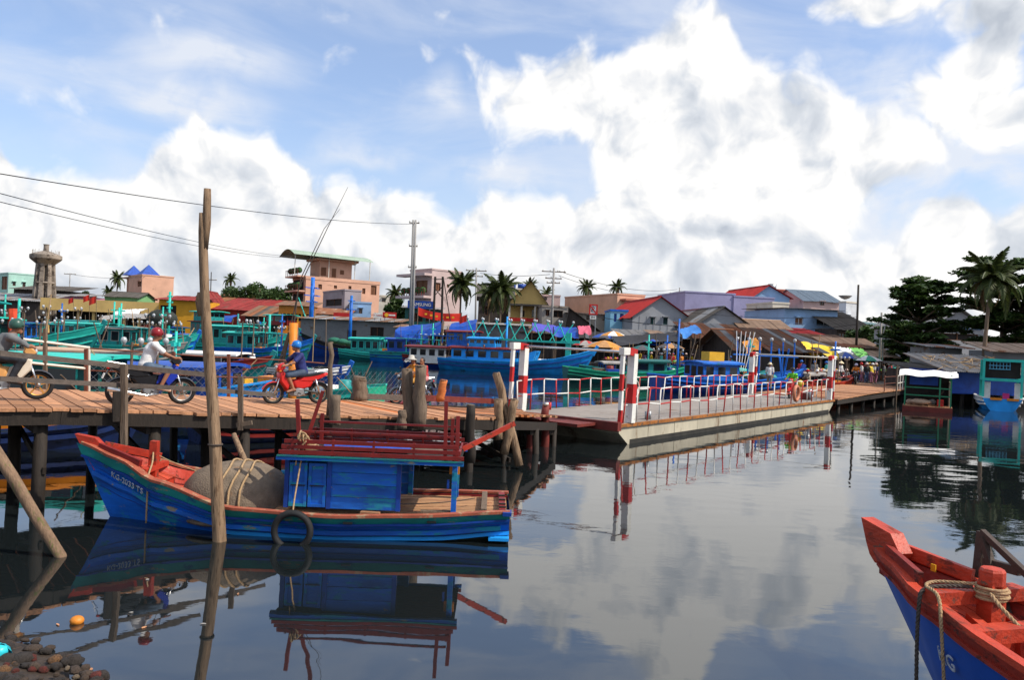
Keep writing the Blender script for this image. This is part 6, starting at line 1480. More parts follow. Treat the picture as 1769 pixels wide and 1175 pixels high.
pt = lambda k, c, **q: pm('wall_'+k, c, .85, .16, .45, wear=tuple(x*.55 for x in c), wamt=.62, wscale=.35, **q)
PEACH, PINK, MINT, LILAC, SKY_, YEL, GREY, BEIGE, TERRA, CREAM = pt('peach', (.58, .33, .23)), pt('pink', (.50, .36, .33)), pt('mint', (.34, .55, .48)), pt('lilac', (.27, .26, .42)), pt('skyblue', (.24, .38, .58)), pt('yellow', (.58, .40, .14)), pt('grey', (.30, .31, .33)), pt('beige', (.40, .34, .27)), pt('terracotta', (.40, .12, .08)), pt('cream', (.55, .50, .42))
TAN, ORNG, GRNW = pt('tan', (.62, .42, .15)), pt('orange', (.62, .30, .02)), pt('green', (.17, .36, .15))
TIN = pm('tin_wall', (.16, .165, .17), .7, .3, .5, wear=(.12, .08, .055), wamt=.56, wscale=.5)
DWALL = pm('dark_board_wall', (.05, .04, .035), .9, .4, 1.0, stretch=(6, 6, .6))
# --- left
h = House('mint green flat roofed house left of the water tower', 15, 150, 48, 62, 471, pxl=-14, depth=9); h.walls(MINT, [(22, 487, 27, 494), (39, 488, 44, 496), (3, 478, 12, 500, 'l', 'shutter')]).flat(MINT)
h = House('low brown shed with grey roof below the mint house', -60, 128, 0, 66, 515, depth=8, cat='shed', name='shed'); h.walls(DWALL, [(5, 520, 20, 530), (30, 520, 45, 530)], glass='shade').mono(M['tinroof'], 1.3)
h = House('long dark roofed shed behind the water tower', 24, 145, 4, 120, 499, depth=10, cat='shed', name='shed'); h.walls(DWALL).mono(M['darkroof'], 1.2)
h = House('low pink walled shed with white patches right of the water tower', 90, 142, 2, 150, 510, depth=7, cat='shed', name='shed'); h.walls(pt('rose', (.52, .25, .33))).mono(M['tinroof'], .6)
h = House('small lime green house with dark pitched roof behind the tan hall', 181, 140, 6, 236, 512, depth=9); h.walls(GRNW).gable(M['darkroof'], 1.0, 'x', n=5, wallmat=GRNW)
wt = thing('water_tower', 'weathered concrete mushroom shaped water tower with flared legs', 'water tower', Vector((P(76, 520, 132).x, 132, GZ)))
zt = lambda py: P(77, py, 132).z-GZ
zb_, zl, zr_, ztop = zt(474), zt(456), zt(441), zt(422)
for k in range(8):
    a = k*math.pi/4+.2; c, s_ = math.cos(a), math.sin(a)
    MB().beam((1.85*c, 1.85*s_, 0), (1.22*c, 1.22*s_, zl), .85, .55, up=(c, s_, 0), w2=.55, h2=.42).build('leg', M['concrete'], wt)
for z in (zl*.42, zl*.72): MB().ring((0, 0, z), 1.75-.25*(z > zl*.6), .20, 'z', 16, 5).build('ring_beam', M['concrete'], wt)
MB().tube([(0, 0, 0), (0, 0, zl)], .35, 10).build('riser', M['concrete'], wt)
MB().lathe([(1.25, zl-.3), (1.35, zl-.1), (2.2, zr_-.85), (2.42, zr_-.6), (2.42, zr_), (1.9, zr_+.25), (.6, zr_+.7), (.5, zr_+.7)], n=24).build('tank', M['concrete'], wt)
MB().lathe([(.42, zr_+.6), (.40, ztop-.2), (.48, ztop), (.02, ztop)], n=12).build('vent', M['concrete'], wt)
for k in range(20):
    a = k*math.pi/10; MB().tube([(2.0*math.cos(a), 2.0*math.sin(a), zr_+.2), (2.0*math.cos(a), 2.0*math.sin(a), zr_+.85)], .03, 4).build('guard_post', M['concrete'], wt)
h = House('long tan concrete canopied hall along the left waterfront', 70, 124, 1.5, 306, 514, depth=9, cat='hall', name='market_hall')
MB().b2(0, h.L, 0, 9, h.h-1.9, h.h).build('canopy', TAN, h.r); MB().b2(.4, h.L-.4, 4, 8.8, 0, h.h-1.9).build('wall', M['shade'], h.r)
for i in range(9): MB().b2(h.L*(i+.3)/9, h.L*(i+.3)/9+.4, .5, .9, 0, h.h-1.9).build('column', TAN, h.r)
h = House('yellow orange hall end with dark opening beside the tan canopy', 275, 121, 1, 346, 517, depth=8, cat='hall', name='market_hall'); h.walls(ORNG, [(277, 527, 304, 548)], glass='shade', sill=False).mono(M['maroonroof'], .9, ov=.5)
h = House('pink block house with two blue pyramid roofs', 246, 150, 42, 297, 474, pxl=219); h.walls(PEACH, [(238, 487, 244, 495, 'l', 'shutter'), (235, 513, 243, 519, 'l', 'shutter'), (253, 513, 259, 519)]).flat(PEACH)
for q, (x, y) in enumerate(((1.0, h.D+.5), (2.0, h.D*.35))):
    b = 1.7; MB().add([(x-b, y-b, h.h+.1), (x+b, y-b, h.h+.1), (x+b, y+b, h.h+.1), (x-b, y+b, h.h+.1), (x, y, h.h+2.2)], [(0, 1, 4), (1, 2, 4), (2, 3, 4), (3, 0, 4), (3, 2, 1, 0)]).build('pyramid_roof', M['tarp_blue'], h.r)
for q in (0, 1): MB().b2(q*3+.2, q*3+.6, h.D+1.5, h.D+1.9, 0, h.h-.4).build('terrace_column', PEACH, h.r)
MB().b2(-.2, 4, h.D+.1, h.D+3.4, h.h-.5, h.h-.2).build('terrace_roof', PEACH, h.r)
h = House('maroon gabled shopfront with small blue dormer behind the leaning pole', 332, 128, 4, 362, 520, depth=8); h.walls(M['red_dark'], [(340, 527, 352, 540)]).gable(M['maroonroof'], 1.8, 'y', n=4, wallmat=M['maroonroof'])
h = House('wide low shed under a faded maroon roof left of the trees', 362, 126, -6, 462, 533, depth=11, cat='shed', name='shed'); h.walls(M['maroonroof']).mono(M['maroonroof'], 2.2, n=10)
h = House('second red roofed shed behind the first', 352, 142, -4, 445, 520, depth=10, cat='shed', name='shed'); h.walls(M['rustroof2']).mono(M['rustroof'], 1.8, n=10)
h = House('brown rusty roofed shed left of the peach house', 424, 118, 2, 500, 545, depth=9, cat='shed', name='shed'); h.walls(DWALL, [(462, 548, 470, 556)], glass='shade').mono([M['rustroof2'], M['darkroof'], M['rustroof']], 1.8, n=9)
# --- the peach house
h = House('tall peach three storey house with curved terrace canopy and balconies', 529, 135, 33, 653, 477, pxl=503)
h.walls(PEACH, [(550, 491, 556, 500, 'f', 'shutter'), (577, 493, 582, 499, 'f', 'shutter'), (602, 494, 607, 500, 'f', 'shutter'), (626, 498, 631, 508, 'f', 'shutter'), (641, 493, 650, 510, 'f', 'shutter'), (507, 484, 524, 500, 'l', 'shade'), (506, 508, 523, 526, 'l', 'shade')], sill=False).flat(PEACH, t=.5)
zf = [h.loc(515, y, 'l')[2] for y in (503, 478)]
for z in zf:
    MB().b2(-1.5, .0, .1, h.D-.1, z-.25, z).build('balcony_slab', PEACH, h.r)
    for i in range(8): MB().b2(-1.45, -1.38, .2+(h.D-.5)*i/7, .3+(h.D-.5)*i/7, z, z+.9).build('balcony_bar', M['rustred'], h.r)
    MB().b2(-1.48, -1.36, .1, h.D-.1, z+.9, z+1.0).build('balcony_rail', M['rustred'], h.r)
    for i in range(4): MB().ball((-1.0, .8+i*1.6, z+.9), .55, 7, 5).build('potted_shrub', pm('pot_green', (.03, .08, .02), .9, .5, 5), h.r)
xa, xb = h.loc(556, 470)[0], h.loc(612, 470)[0]; zr2 = h.loc(590, 452)[2]
tb = MB().b2(xa, xb, 1.2, h.D-1, h.h, zr2).build('terrace_room', PEACH, h.r)
for (p0, p1, q0, q1) in ((578, 584, 463, 479), (592, 598, 466, 474), (559, 567, 461, 476)):
    a, b = h.loc(p0, q0), h.loc(p1, q1); MB().b2(a[0], b[0], 1.1, 1.18, b[2], a[2]).build('window', M['shutter'], h.r)
MB().b2(xa-.6, xb+.9, .3, h.D-.4, zr2, zr2+.35).build('terrace_slab', PEACH, h.r)
rows = []
for i in range(9):
    t = i/8; y = lerp(-1.0, h.D+.6, t); z = zr2+.5+1.1*math.sin(t*math.pi)
    rows.append([(h.loc(520, 450)[0]-1.5, y, z), (h.loc(642, 455)[0], y, z-.25)])
MB().grid(rows).build('canopy_roof', pm('canopy_green', (.28, .36, .28), .6, .2, .5), h.r, smooth=True)
for x in (h.loc(520, 460)[0]-1, h.loc(569, 460)[0], h.loc(614, 460)[0], h.loc(640, 460)[0]): MB().tube([(x, .2, h.h), (x, .2, zr2+.9)], .07, 6).build('canopy_post', WP, h.r)
h = House('plain grey lilac flat block in front of the peach house', 596, 122, 30, 622, 500, pxl=556); h.walls(pt('mauve', (.30, .26, .28)), [(563, 518, 590, 528, 'l', 'shade')], sill=False).flat(pt('mauve', (.30, .26, .28)))
h = House('small pale blue house with flat roof before the grey block', 604, 112, 12, 640, 521, pxl=579); h.walls(SKY_, [(620, 533, 626, 542, 'f'), (590, 530, 602, 545, 'l', 'shade')]).flat(SKY_)
h = House('orange boarded kiosk with brown awning left of the peach house', 482, 115, 4, 540, 527, depth=6, cat='kiosk', name='kiosk'); h.walls(M['orange'], [(486, 541, 535, 556)], glass='shade', sill=False).mono(M['rustroof2'], .8, n=6)
for i in range(9): MB().b2(h.L*i/9, h.L*i/9+.12, -.1, -.02, .4*h.h, h.h*.8).build('lattice_bar', M['yellow'], h.r)
h = House('row of grey tin shacks on the waterfront below the blue house', 520, 101, -7, 690, 550, depth=6, cat='shack', name='tin_shack'); h.walls(TIN, [(600, 570, 615, 592), (640, 565, 662, 595)], glass='shade', sill=False).mono([M['tinroof'], M['rustroof2'], M['tinroof']], .5, n=14)
h = House('small brown roofed hut beside the tin shacks', 545, 108, 3, 600, 542, depth=5, cat='shack', name='tin_shack'); h.walls(M['tanroof'], [(560, 548, 580, 556)], glass='shade', sill=False).mono(M['rustroof'], .9, n=6)
h = House('far white house between the peach and pink houses', 655, 165, 10, 676, 510, depth=9); h.walls(CREAM, [(660, 515, 666, 522)]).flat(CREAM)
# --- pink white house with balconies
PW_ = pt('palepink', (.50, .38, .36))
h = House('pale pink two storey house with jutting balcony behind the utility pole', 747, 115, 40, 793, 464, pxl=705)
h.walls(PW_, [(753, 488, 761, 503, 'f', 'shutter'), (772, 491, 776, 497, 'f', 'shutter'), (719, 485, 738, 505, 'l', 'shutter')], sill=False).flat(PW_)
for py in (474, 512):
    z = h.loc(730, py, 'l')[2]; MB().b2(-1.6, .0, -.4, h.D+1.4, z-.35, z).build('balcony_slab', PW_, h.r)
z = h.loc(730, 512, 'l')[2]
for i in range(10): MB().b2(-1.5, -1.42, h.D*i/9-.3, h.D*i/9-.2, z, z+.9).build('balcony_bar', M['rustred'], h.r)
MB().b2(-1.52, -1.40, -.3, h.D+1, z+.9, z+1).build('balcony_rail', M['rustred'], h.r)
for i in range(5): MB().ball((-1.1, .6+i*1.3, z+.8), .5, 7, 5).build('potted_shrub', pm('pot_green', (.03, .08, .02)), h.r)
h = House('teal painted shop under the blue sign', 700, 108, 3, 760, 532, depth=6, cat='shop', name='shop'); h.walls(M['teal_dark'], [(706, 540, 730, 556), (736, 540, 755, 556)], glass='shade', sill=False).mono(M['tinroof'], .4)
# --- yellow house, grey house
h = House('yellow gabled house with brown roof among the palms', 880, 118, -4, 944, 522, depth=12); h.walls(YEL, [(900, 536, 906, 548), (919, 535, 924, 548)]).gable(M['darkroof'], 3.3, 'y', n=6, wallmat=YEL, ov=.7, skew=.55, corr=False)
MB().b2(.0, h.L+.3, -2.2, .2, h.loc(900, 529)[2], h.loc(900, 526)[2]).build('veranda_roof', M['darkroof'], h.r)
for x in (.2, h.L*.35, h.L*.7, h.L): MB().b2(x-.14, x+.14, -2.0, -1.7, 0, h.loc(900, 529)[2]).build('veranda_column', CREAM, h.r)
MB().b2(0, h.L, -2.05, -1.95, h.loc(900, 556)[2], h.loc(900, 550)[2]).build('veranda_rail', M['signred'], h.r)
h = House('dark brown gabled house half hidden by the left palms', 828, 122, 3, 884, 512, depth=12); h.walls(DWALL, [(838, 530, 846, 545)]).gable(M['darkroof'], 2.2, 'x', n=6, wallmat=DWALL, corr=False)
h = House('cream house with roof tank behind the yellow gable', 862, 140, 6, 930, 497, depth=9); h.walls(YEL).flat(CREAM)
for q in (0.35, .6): MB().tube([(h.L*q-.7, 3, h.h+.6), (h.L*q+.7, 3, h.h+.6)], .5, 10).build('water_tank', M['blue_deep'], h.r, smooth=True)
h = House('grey concrete house with open upper veranda right of the yellow one', 937, 112, 6, 980, 528, depth=9); h.walls(pt('raw', (.27, .25, .23)), [(956, 537, 972, 549), (943, 536, 949, 546)], glass='shade').flat(M['concrete'])
h = House('pale pink small block behind the grey house', 932, 140, 0, 966, 509, depth=8); h.walls(PINK, [(940, 513, 945, 519)]).flat(PINK)
h = House('long salmon pink flat roofed building with step at the corner', 1067, 120, 24, 1112, 507, pxl=974, depth=12); h.walls(PEACH, [(1080, 527, 1100, 545, 'f', 'shade')], sill=False).flat(PEACH)
MB().b2(.5, h.L+1.5, -1.6, .2, h.loc(1080, 520)[2], h.loc(1080, 517)[2]).build('porch_roof', TERRA, h.r)
h = House('low beige house with brown windows behind the no parking sign', 982, 108, -4, 1060, 541, depth=8); h.walls(BEIGE, [(1013, 545, 1019, 553), (1040, 543, 1046, 554)]).mono(M['tinroof'], .3, n=8)
h = House('narrow sky blue house with ornate blue windows', 1055, 100, 0, 1084, 535, depth=6); h.walls(pt('azure', (.20, .44, .60)), [(1061, 542, 1065, 556, 'f', 'tarp_blue'), (1071, 542, 1077, 556, 'f', 'tarp_blue')]).flat(M['blue'])
h = House('dark brown triangular roofed hut left of the beige house', 976, 98, -4, 1030, 566, depth=6, cat='hut', name='hut'); h.walls(DWALL).gable(M['darkroof'], 2.4, 'y', n=5, wallmat=DWALL, skew=.1)
# --- grey barns, lilac wall and the houses at right
h = House('grey boarded barn with bright red roof', 1093, 95, 6, 1190, 545, depth=17, cat='barn', name='barn'); h.walls(GREY, [(1124, 549, 1131, 560, 'f'), (1146, 549, 1153, 561, 'f')], frame='teal_dark').gable(M['redroof'], 2.4, 'y', n=12, wallmat=GREY, ov=.35, skew=.47)
for i in range(1, 8): MB().b2(h.L*i/8-.03, h.L*i/8+.03, -.04, -.005, 0, h.h).build('wall_batten', GREY, h.r)
h = House('second grey barn with dark sheet roof beside the red roofed one', 1207, 88, 6, 1292, 558, depth=14, cat='barn', name='barn'); h.walls(GREY).gable([M['tinroof'], M['darkroof']], 1.9, 'y', n=10, wallmat=GREY, ov=.4, skew=.48)
for i in range(1, 7): MB().b2(h.L*i/7-.03, h.L*i/7+.03, -.04, -.005, 0, h.h).build('wall_batten', GREY, h.r)
h = House('long lilac blank walled building stepping behind the barns', 1184, 130, 8, 1268, 503, depth=14); h.walls(LILAC).flat(LILAC)
h = House('lower lilac wing of the long blank building', 1268, 131, 8, 1336, 511, depth=14); h.walls(LILAC).flat(LILAC)
h = House('pale blue gabled house under a red roof rising behind the lilac wall', 1300, 136, 8, 1362, 512, depth=16); h.walls(SKY_).gable(M['redroof'], 2.0, 'y', n=9, wallmat=SKY_, ov=.5, skew=.4)
h = House('terracotta red tall block with roof tank', 1308, 148, 8, 1376, 498, depth=10); h.walls(TERRA, [(1368, 505, 1373, 512)]).flat(TERRA)
MB().tube([(h.L*.6, 4, h.h), (h.L*.6, 4, h.h+1.3)], .8, 12).build('water_tank', M['metal'], h.r, smooth=True)
h = House('white plaster annexe between lilac wall and blue house', 1335, 112, 10, 1362, 522, depth=8); h.walls(CREAM, [(1347, 540, 1352, 552, 'f', 'shutter'), (1338, 542, 1342, 552)]).flat(CREAM)
h = House('sky blue clapboard house with wide dark opening', 1356, 105, 9, 1446, 533, depth=12); h.walls(SKY_, [(1374, 549, 1387, 562, 'f', 'shutter'), (1411, 551, 1437, 564, 'f', 'shade')], frame='white').mono(M['tinroof'], .2, n=12)
for i in range(8): MB().b2(0, h.L, -.03, -.005, h.h*i/8+.02, h.h*i/8+.07).build('clapboard_joint', SKY_, h.r)
h = House('pink house under a blue grey hip roof far behind the blue one', 1388, 140, 8, 1448, 519, depth=12); h.walls(PINK, [(1416, 521, 1424, 528)]).gable(pm('slate_blue', (.20, .25, .30), .7), 2.2, 'x', n=8, wallmat=PINK)
h = House('tall narrow white house with satellite dish', 1462, 122, 30, 1480, 521, pxl=1448); h.walls(pt('white', (.55, .57, .60)), [(1465, 545, 1469, 556)]).flat(CREAM)
MB().lathe([(.1, 0), (.6, .2), (1.0, .55), (1.05, .6)], (1, 1, h.h+.4), 16).build('satellite_dish', M['metal'], h.r, smooth=True)
h = House('dark tiled low house right of the blue clapboard house', 1446, 100, 6, 1510, 568, depth=9); h.walls(DWALL, [(1450, 575, 1460, 585)]).mono(M['darkroof'], 2.6, n=8)
h = House('grey gabled workshop with faded blue board behind the almond trees', 1608, 74, 4, 1700, 562, depth=10, cat='workshop', name='workshop'); h.walls(GREY, [(1620, 575, 1690, 590)], glass='shade', sill=False).gable(M['tinroof'], 1.6, 'y', n=7, wallmat=GREY)
MB().b2(.4, h.L-.4, -.12, -.03, h.loc(1640, 568)[2], h.loc(1640, 558)[2]).build('sign_board', pm('faded_blue_board', (.10, .20, .34)), h.r)
text_part('EMICO', .55, M['white'], h.r, (h.L*.62, -.16, (h.loc(1640, 568)[2]+h.loc(1640, 558)[2])/2), (RAD(90), 0, 0), name='sign_lettering')
# --- signs and banners
def sign(label, px0, py0, px1, py1, Y, col, text=None, tcol='white', tsize=.6, poles=True, cat='sign'):
    a, b = P(px0, py1, Y), P(px1, py0, Y); w_, hh = b.x-a.x, b.z-a.z
    r = thing('sign', label, cat, (a.x+w_/2, Y, GZ)); z = a.z-GZ
    MB().b2(-w_/2, w_/2, -.05, .05, z, z+hh).build('board', col, r)
    if poles:
        for x in (-w_*.35, w_*.35): MB().tube([(x, .1, 0), (x, .1, z+hh*.6)], .06, 6).build('post', M['metal'], r)
    if text: text_part(text, hh*tsize, M[tcol], r, (0, -.07, z+hh/2), (RAD(90), 0, 0), name='sign_lettering')
    return r, w_, z, hh
sign('dark blue shop sign reading SAMSUNG below the pink balcony', 704, 521, 750, 532, 107, M['blue_deep'], 'SAMSUNG')
sign('white shop sign with red lettering near the tin shacks', 645, 541, 660, 549, 100, M['white'], 'MY HANH', 'signred', .55)
r_, w_, z_, hh_ = sign('red shop sign with round emblem near the tin shacks', 661, 540, 685, 549, 100, M['signred'])
MB().tube([(-w_*.22, -.06, z_+hh_/2), (-w_*.22, -.10, z_+hh_/2)], hh_*.34, 14).build('emblem', M['yellow'], r_); MB().b2(-w_*.05, w_*.42, -.08, -.05, z_+hh_*.38, z_+hh_*.62).build('lettering_band', M['white'], r_)
sign('white and red shop board in front of the pale blue house', 576, 541, 606, 549, 106, M['signred']); 
r_, w_, z_, hh_ = sign('no parking sign with slashed black R and red border', 1018, 527, 1032, 543, 90, M['white'], 'R', 'black', .8, cat='road sign')
for q in ((-w_/2-.06, -w_/2+.12, z_-.06, z_+hh_+.06), (w_/2-.12, w_/2+.06, z_-.06, z_+hh_+.06), (-w_/2+.12, w_/2-.12, z_-.06, z_+.10), (-w_/2+.12, w_/2-.12, z_+hh_-.10, z_+hh_+.06)): MB().b2(q[0], q[1], -.09, -.05, q[2], q[3]).build('border', M['signred'], r_)
MB().beam((-w_/2, -.10, z_+hh_), (w_/2, -.10, z_), .03, .13).build('slash', M['signred'], r_); MB().b2(-w_*.4, w_*.4, -.05, .0, z_-.55, z_-.12).build('plate', M['white'], r_)
text_part('50m', .3, M['black'], r_, (0, -.06, z_-.33), (RAD(90), 0, 0), name='sign_lettering')
bn = thing('red_banner', 'long red street banner sagging in front of the pink house', 'banner', (P(758, 545, 98).x, 98, GZ))
a, b = P(722, 538, 98), P(797, 549, 98)
rows = [[(lerp(a.x, b.x, i/16)-bn.location.x, .12*math.sin(i*.9), lerp(a.z, b.z, (i/16)**.6)-GZ-.25*math.sin(i/16*math.pi)+(.55 if j else -.45)) for j in (0, 1)] for i in range(17)]
MB().grid(rows).build('cloth', pm('banner_red', (.60, .025, .012), .7, .15, 2), bn, smooth=True)
for q in rows[3:14:2]: MB().box((q[0][0], q[0][1]-.16, (q[0][2]+q[1][2])/2), (.30, .02, .22)).build('lettering', M['yellow'], bn)
for q in (rows[0], rows[-1]): MB().tube([(q[0][0], q[0][1], 0), (q[1][0], q[1][1], q[1][2]+.1)], .06, 6).build('pole', M['greywood'], bn)
mb_ = thing('market_banner', 'white and red cloth banner stretched over the market crowd', 'banner', (P(1552, 612, 78).x, 78, GZ)); a, b = P(1533, 610, 78), P(1574, 612, 78)
rows = [[(lerp(a.x, b.x, i/10)-mb_.location.x, 0, a.z-GZ-.35*math.sin(i/10*math.pi)+(0 if j else -1.0)) for j in (0, 1)] for i in range(11)]
MB().grid(rows[:4]).build('white_cloth', M['tarp_white'], mb_); MB().grid(rows[3:]).build('red_cloth', M['signred'], mb_)
for q in (rows[0], rows[-1]): MB().tube([(q[0][0], 0, 0), (q[1][0], 0, q[1][2]+.1)], .06, 6).build('pole', M['greywood'], mb_)
# ================================================================ trees
def leaf_mat(k, c, tr=.25):
    m = bpy.data.materials.new(k); m.use_nodes = True; nt = m.node_tree; N, L = nt.nodes, nt.links; b = N['Principled BSDF']; b.inputs['Roughness'].default_value = .55; b.inputs['Specular IOR Level'].default_value = .3
    gi = N.new('ShaderNodeNewGeometry'); mr = N.new('ShaderNodeMapRange'); L.new(gi.outputs['Random Per Island'], mr.inputs[0]); mr.inputs[3].default_value = .55; mr.inputs[4].default_value = 1.5
    v = N.new('ShaderNodeVectorMath'); v.operation = 'SCALE'; v.inputs[0].default_value = c; L.new(mr.outputs[0], v.inputs['Scale']); L.new(v.outputs[0], b.inputs['Base Color'])
    t = N.new('ShaderNodeBsdfTranslucent'); L.new(v.outputs[0], t.inputs[0]); mx = N.new('ShaderNodeMixShader'); mx.inputs[0].default_value = tr
    L.new(b.outputs[0], mx.inputs[1]); L.new(t.outputs[0], mx.inputs[2]); L.new(mx.outputs[0], N['Material Output'].inputs[0]); return m
LF_ALM, LF_PALM, LF_BUSH, LF_DRY = leaf_mat('almond_leaf', (.042, .078, .018)), leaf_mat('palm_leaf', (.055, .075, .018)), leaf_mat('bush_leaf', (.04, .085, .022)), leaf_mat('dry_frond', (.17, .11, .05), .1)
def leaves(pts, size, name, mat, parent, flat=.5, seed=1):
    """one leaf quad per point, numpy built; flat = how level the leaves lie"""
    q = np.random.RandomState(seed); n = len(pts); pts = np.asarray(pts)
    nr = q.normal(size=(n, 3)); nr[:, 2] = np.abs(nr[:, 2])+flat*2; nr /= np.linalg.norm(nr, axis=1)[:, None]
    a = np.cross(nr, q.normal(size=(n, 3))); a /= np.linalg.norm(a, axis=1)[:, None]; b = np.cross(nr, a)
    s = size*q.uniform(.6, 1.3, (n, 1)); a = a*s; b = b*s*.55
    Vv = np.stack([pts-a, pts+b*.9-a*.1, pts+a, pts-b*.9-a*.1], 1).reshape(-1, 3); Fq = np.arange(4*n).reshape(-1, 4)
    me = bpy.data.meshes.new(name); me.from_pydata(Vv.tolist(), [], Fq.tolist()); me.update(); me.materials.append(mat)
    o = bpy.data.objects.new(name, me); COL.objects.link(o); o.parent = parent
    return o
def clump_pts(c, r, n, q, sz=.5):
    d = q.normal(size=(n, 3)); d /= np.linalg.norm(d, axis=1)[:, None]; rr = q.uniform(0, 1, (n, 1))**.45
    return np.array(c)+d*rr*np.array([r, r, r*sz])
def almond(label, px, Y, pybase, pytop, spread, layers, seed, size=.24, leafn=900):
    base = Vector((P(px, pybase, Y).x, Y, GZ)); H_ = P(px, pytop, Y).z-GZ; q = np.random.RandomState(seed)
    r = thing('almond_tree', label, 'tree', base)
    MB().tube([(0, 0, 0), (.1, 0, H_*.3), (-.05, .1, H_*.65), (0, 0, H_*.97)], [.34, .27, .17, .05], 9, wob=.06).build('trunk', M['greywood'], r, smooth=True)
    pts = []
    for (f, rad, k) in layers:
        z = H_*f
        for i in range(k):
            a = 2*math.pi*i/k+q.uniform(-.3, .3); R = spread*rad*q.uniform(.75, 1.05)
            tip = (R*math.cos(a), R*math.sin(a), z+q.uniform(-.45, .55))
            MB().tube([(0, 0, z-.6), (tip[0]*.5, tip[1]*.5, z-.15), tip], [.11, .07, .025], 6).build('limb', M['greywood'], r, smooth=True)
            for t in (.35, .6, .82, 1.0):
                if q.uniform() < .12: continue
                c = (tip[0]*t+q.uniform(-.3, .3), tip[1]*t+q.uniform(-.3, .3), z-.1+(tip[2]-z+.25)*t+q.uniform(-.15, .2)); pts.append(clump_pts(c, .55+.28*spread*.25*q.uniform(.6, 1.2), leafn//10, q, .26))
    leaves(np.concatenate(pts), size, 'crown', LF_ALM, r, .7, seed)
    return r
almond('spreading tiered almond tree behind the market footbridge', 1585, 62, 640, 492, 2.75, [(.42, .85, 8), (.56, 1.05, 9), (.70, 1.0, 8), (.82, .72, 7), (.91, .85, 6), (.99, .38, 5)], 3)
almond('large dark almond tree behind the coconut palm', 1730, 60, 640, 456, 3.5, [(.38, .85, 9), (.52, 1.1, 10), (.65, 1.2, 10), (.78, 1.15, 9), (.88, .95, 8), (.97, .6, 6)], 5)
almond('second dark almond crown leaning in from beyond the palm', 1815, 57, 640, 460, 3.4, [(.42, .9, 9), (.58, 1.1, 9), (.74, 1.15, 9), (.90, .9, 7)], 8)
almond('low bushy almond tree between the lamp post and the workshop', 1560, 70, 640, 560, 2.0, [(.35, .8, 7), (.55, 1.0, 8), (.78, .9, 7), (.95, .5, 5)], 12)
def bushtree(label, px, Y, pytop, w_, seed, mat=None, n=16, ht=None):
    base = Vector((P(px, 560, Y).x, Y, GZ)); H_ = P(px, pytop, Y).z-GZ; q = np.random.RandomState(seed); r = thing('broadleaf_tree', label, 'tree', base)
    MB().tube([(0, 0, 0), (.1, 0, H_*.4), (0, .1, H_*.8)], [.3, .22, .08], 8).build('trunk', M['greywood'], r, smooth=True)
    pts = []
    for i in range(n):
        a, R = q.uniform(0, 6.28), w_*q.uniform(0, 1)**.5; z = H_*(.95-.55*(R/w_)**1.6*q.uniform(.4, 1.3)-q.uniform(0, .22)); c = (R*math.cos(a), R*math.sin(a), max(H_*.2, z-.5)); rad = w_*q.uniform(.22, .4)
        pts.append(clump_pts(c, rad, 300, q, .8))
        MB().tube([(0, 0, H_*.35), (c[0]*.6, c[1]*.6, (H_*.35+c[2])/2), c], [.1, .07, .03], 5).build('limb', M['greywood'], r)
    leaves(np.concatenate(pts), .34, 'crown', mat or LF_BUSH, r, .2, seed); return r
bushtree('dense dark round tree left of the peach house', 446, 150, 474, 6.2, 21, LF_ALM, 26)
bushtree('dense dark tree touching the peach house', 480, 152, 478, 4.5, 22, LF_ALM, 20)
bushtree('light green bushy tree behind the red roofs', 392, 155, 484, 5.0, 23, None, 20)
bushtree('dark green bush tree between the peach and pink houses', 690, 125, 500, 3.0, 24, LF_ALM, 18)
bushtree('tree peeping over the mint house', 57, 165, 470, 1.6, 25, LF_ALM, 8)
bushtree('small round tree right of the water tower', 102, 160, 484, 2.6, 26, LF_BUSH, 10)
for i, (px, py, w_) in enumerate(((140, 497, 4), (165, 498, 5), (190, 500, 4), (150, 500, 6))): bushtree(['hazy far tree beyond the pink shed', 'hazy wide tree behind the green house', 'hazy small tree beside the pink block house', 'hazy tree clump between the pole and the green house'][i], px, 230+i*9, py, w_, 30+i, LF_BUSH, 9)
bushtree('bush tree below the dish house by the dark roofs', 1500, 92, 555, 3.0, 41, LF_ALM, 14)
bushtree('scrubby tree at the foot of the coconut palm', 1690, 54, 600, 2.2, 42, LF_ALM, 14)
def frond_mesh(L_, droop, seed, w_=.50):
    q = random.Random(seed); mb = MB(); ps = []
    for i in range(11):
        t = i/10; ps.append(Vector((L_*t*(1-.18*t*t*droop), 0, L_*(.42*t-droop*.62*t*t))))
    mb.tube(ps, [.035*(1-.8*i/10)+.006 for i in range(11)], 4)
    for i in range(1, 48):
        t = .12+.88*i/48; f = t*10; k = min(9, int(f)); c = ps[k].lerp(ps[k+1], f-k); d = (ps[k+1]-ps[k]).normalized()
        ll = w_*L_*.5*math.sin(math.pi*min(1, .18+.82*t))**.6*(1-.25*t)
        for s in (1, -1):
            o = Vector((d.x*.45, s*.8, d.z*.45-.42*q.uniform(.6, 1.5))).normalized()*ll*q.uniform(.8, 1.1); wd = d*.020
            mb.add([c-wd, c+wd, c+o*.6+wd*.7, c+o, c+o*.6-wd*.7], [(0, 1, 2, 3, 4)])
    me = bpy.data.meshes.new('frond'); me.from_pydata([tuple(v) for v in mb.v], [], mb.f); me.update(); return me
FR = [frond_mesh(1.0, dr, i) for i, dr in enumerate((.55, .9, 1.25, 1.6, 2.0))]
FRD = [m.copy() for m in FR]
for m in FR: m.materials.append(LF_PALM)
for m in FRD: m.materials.append(LF_DRY)
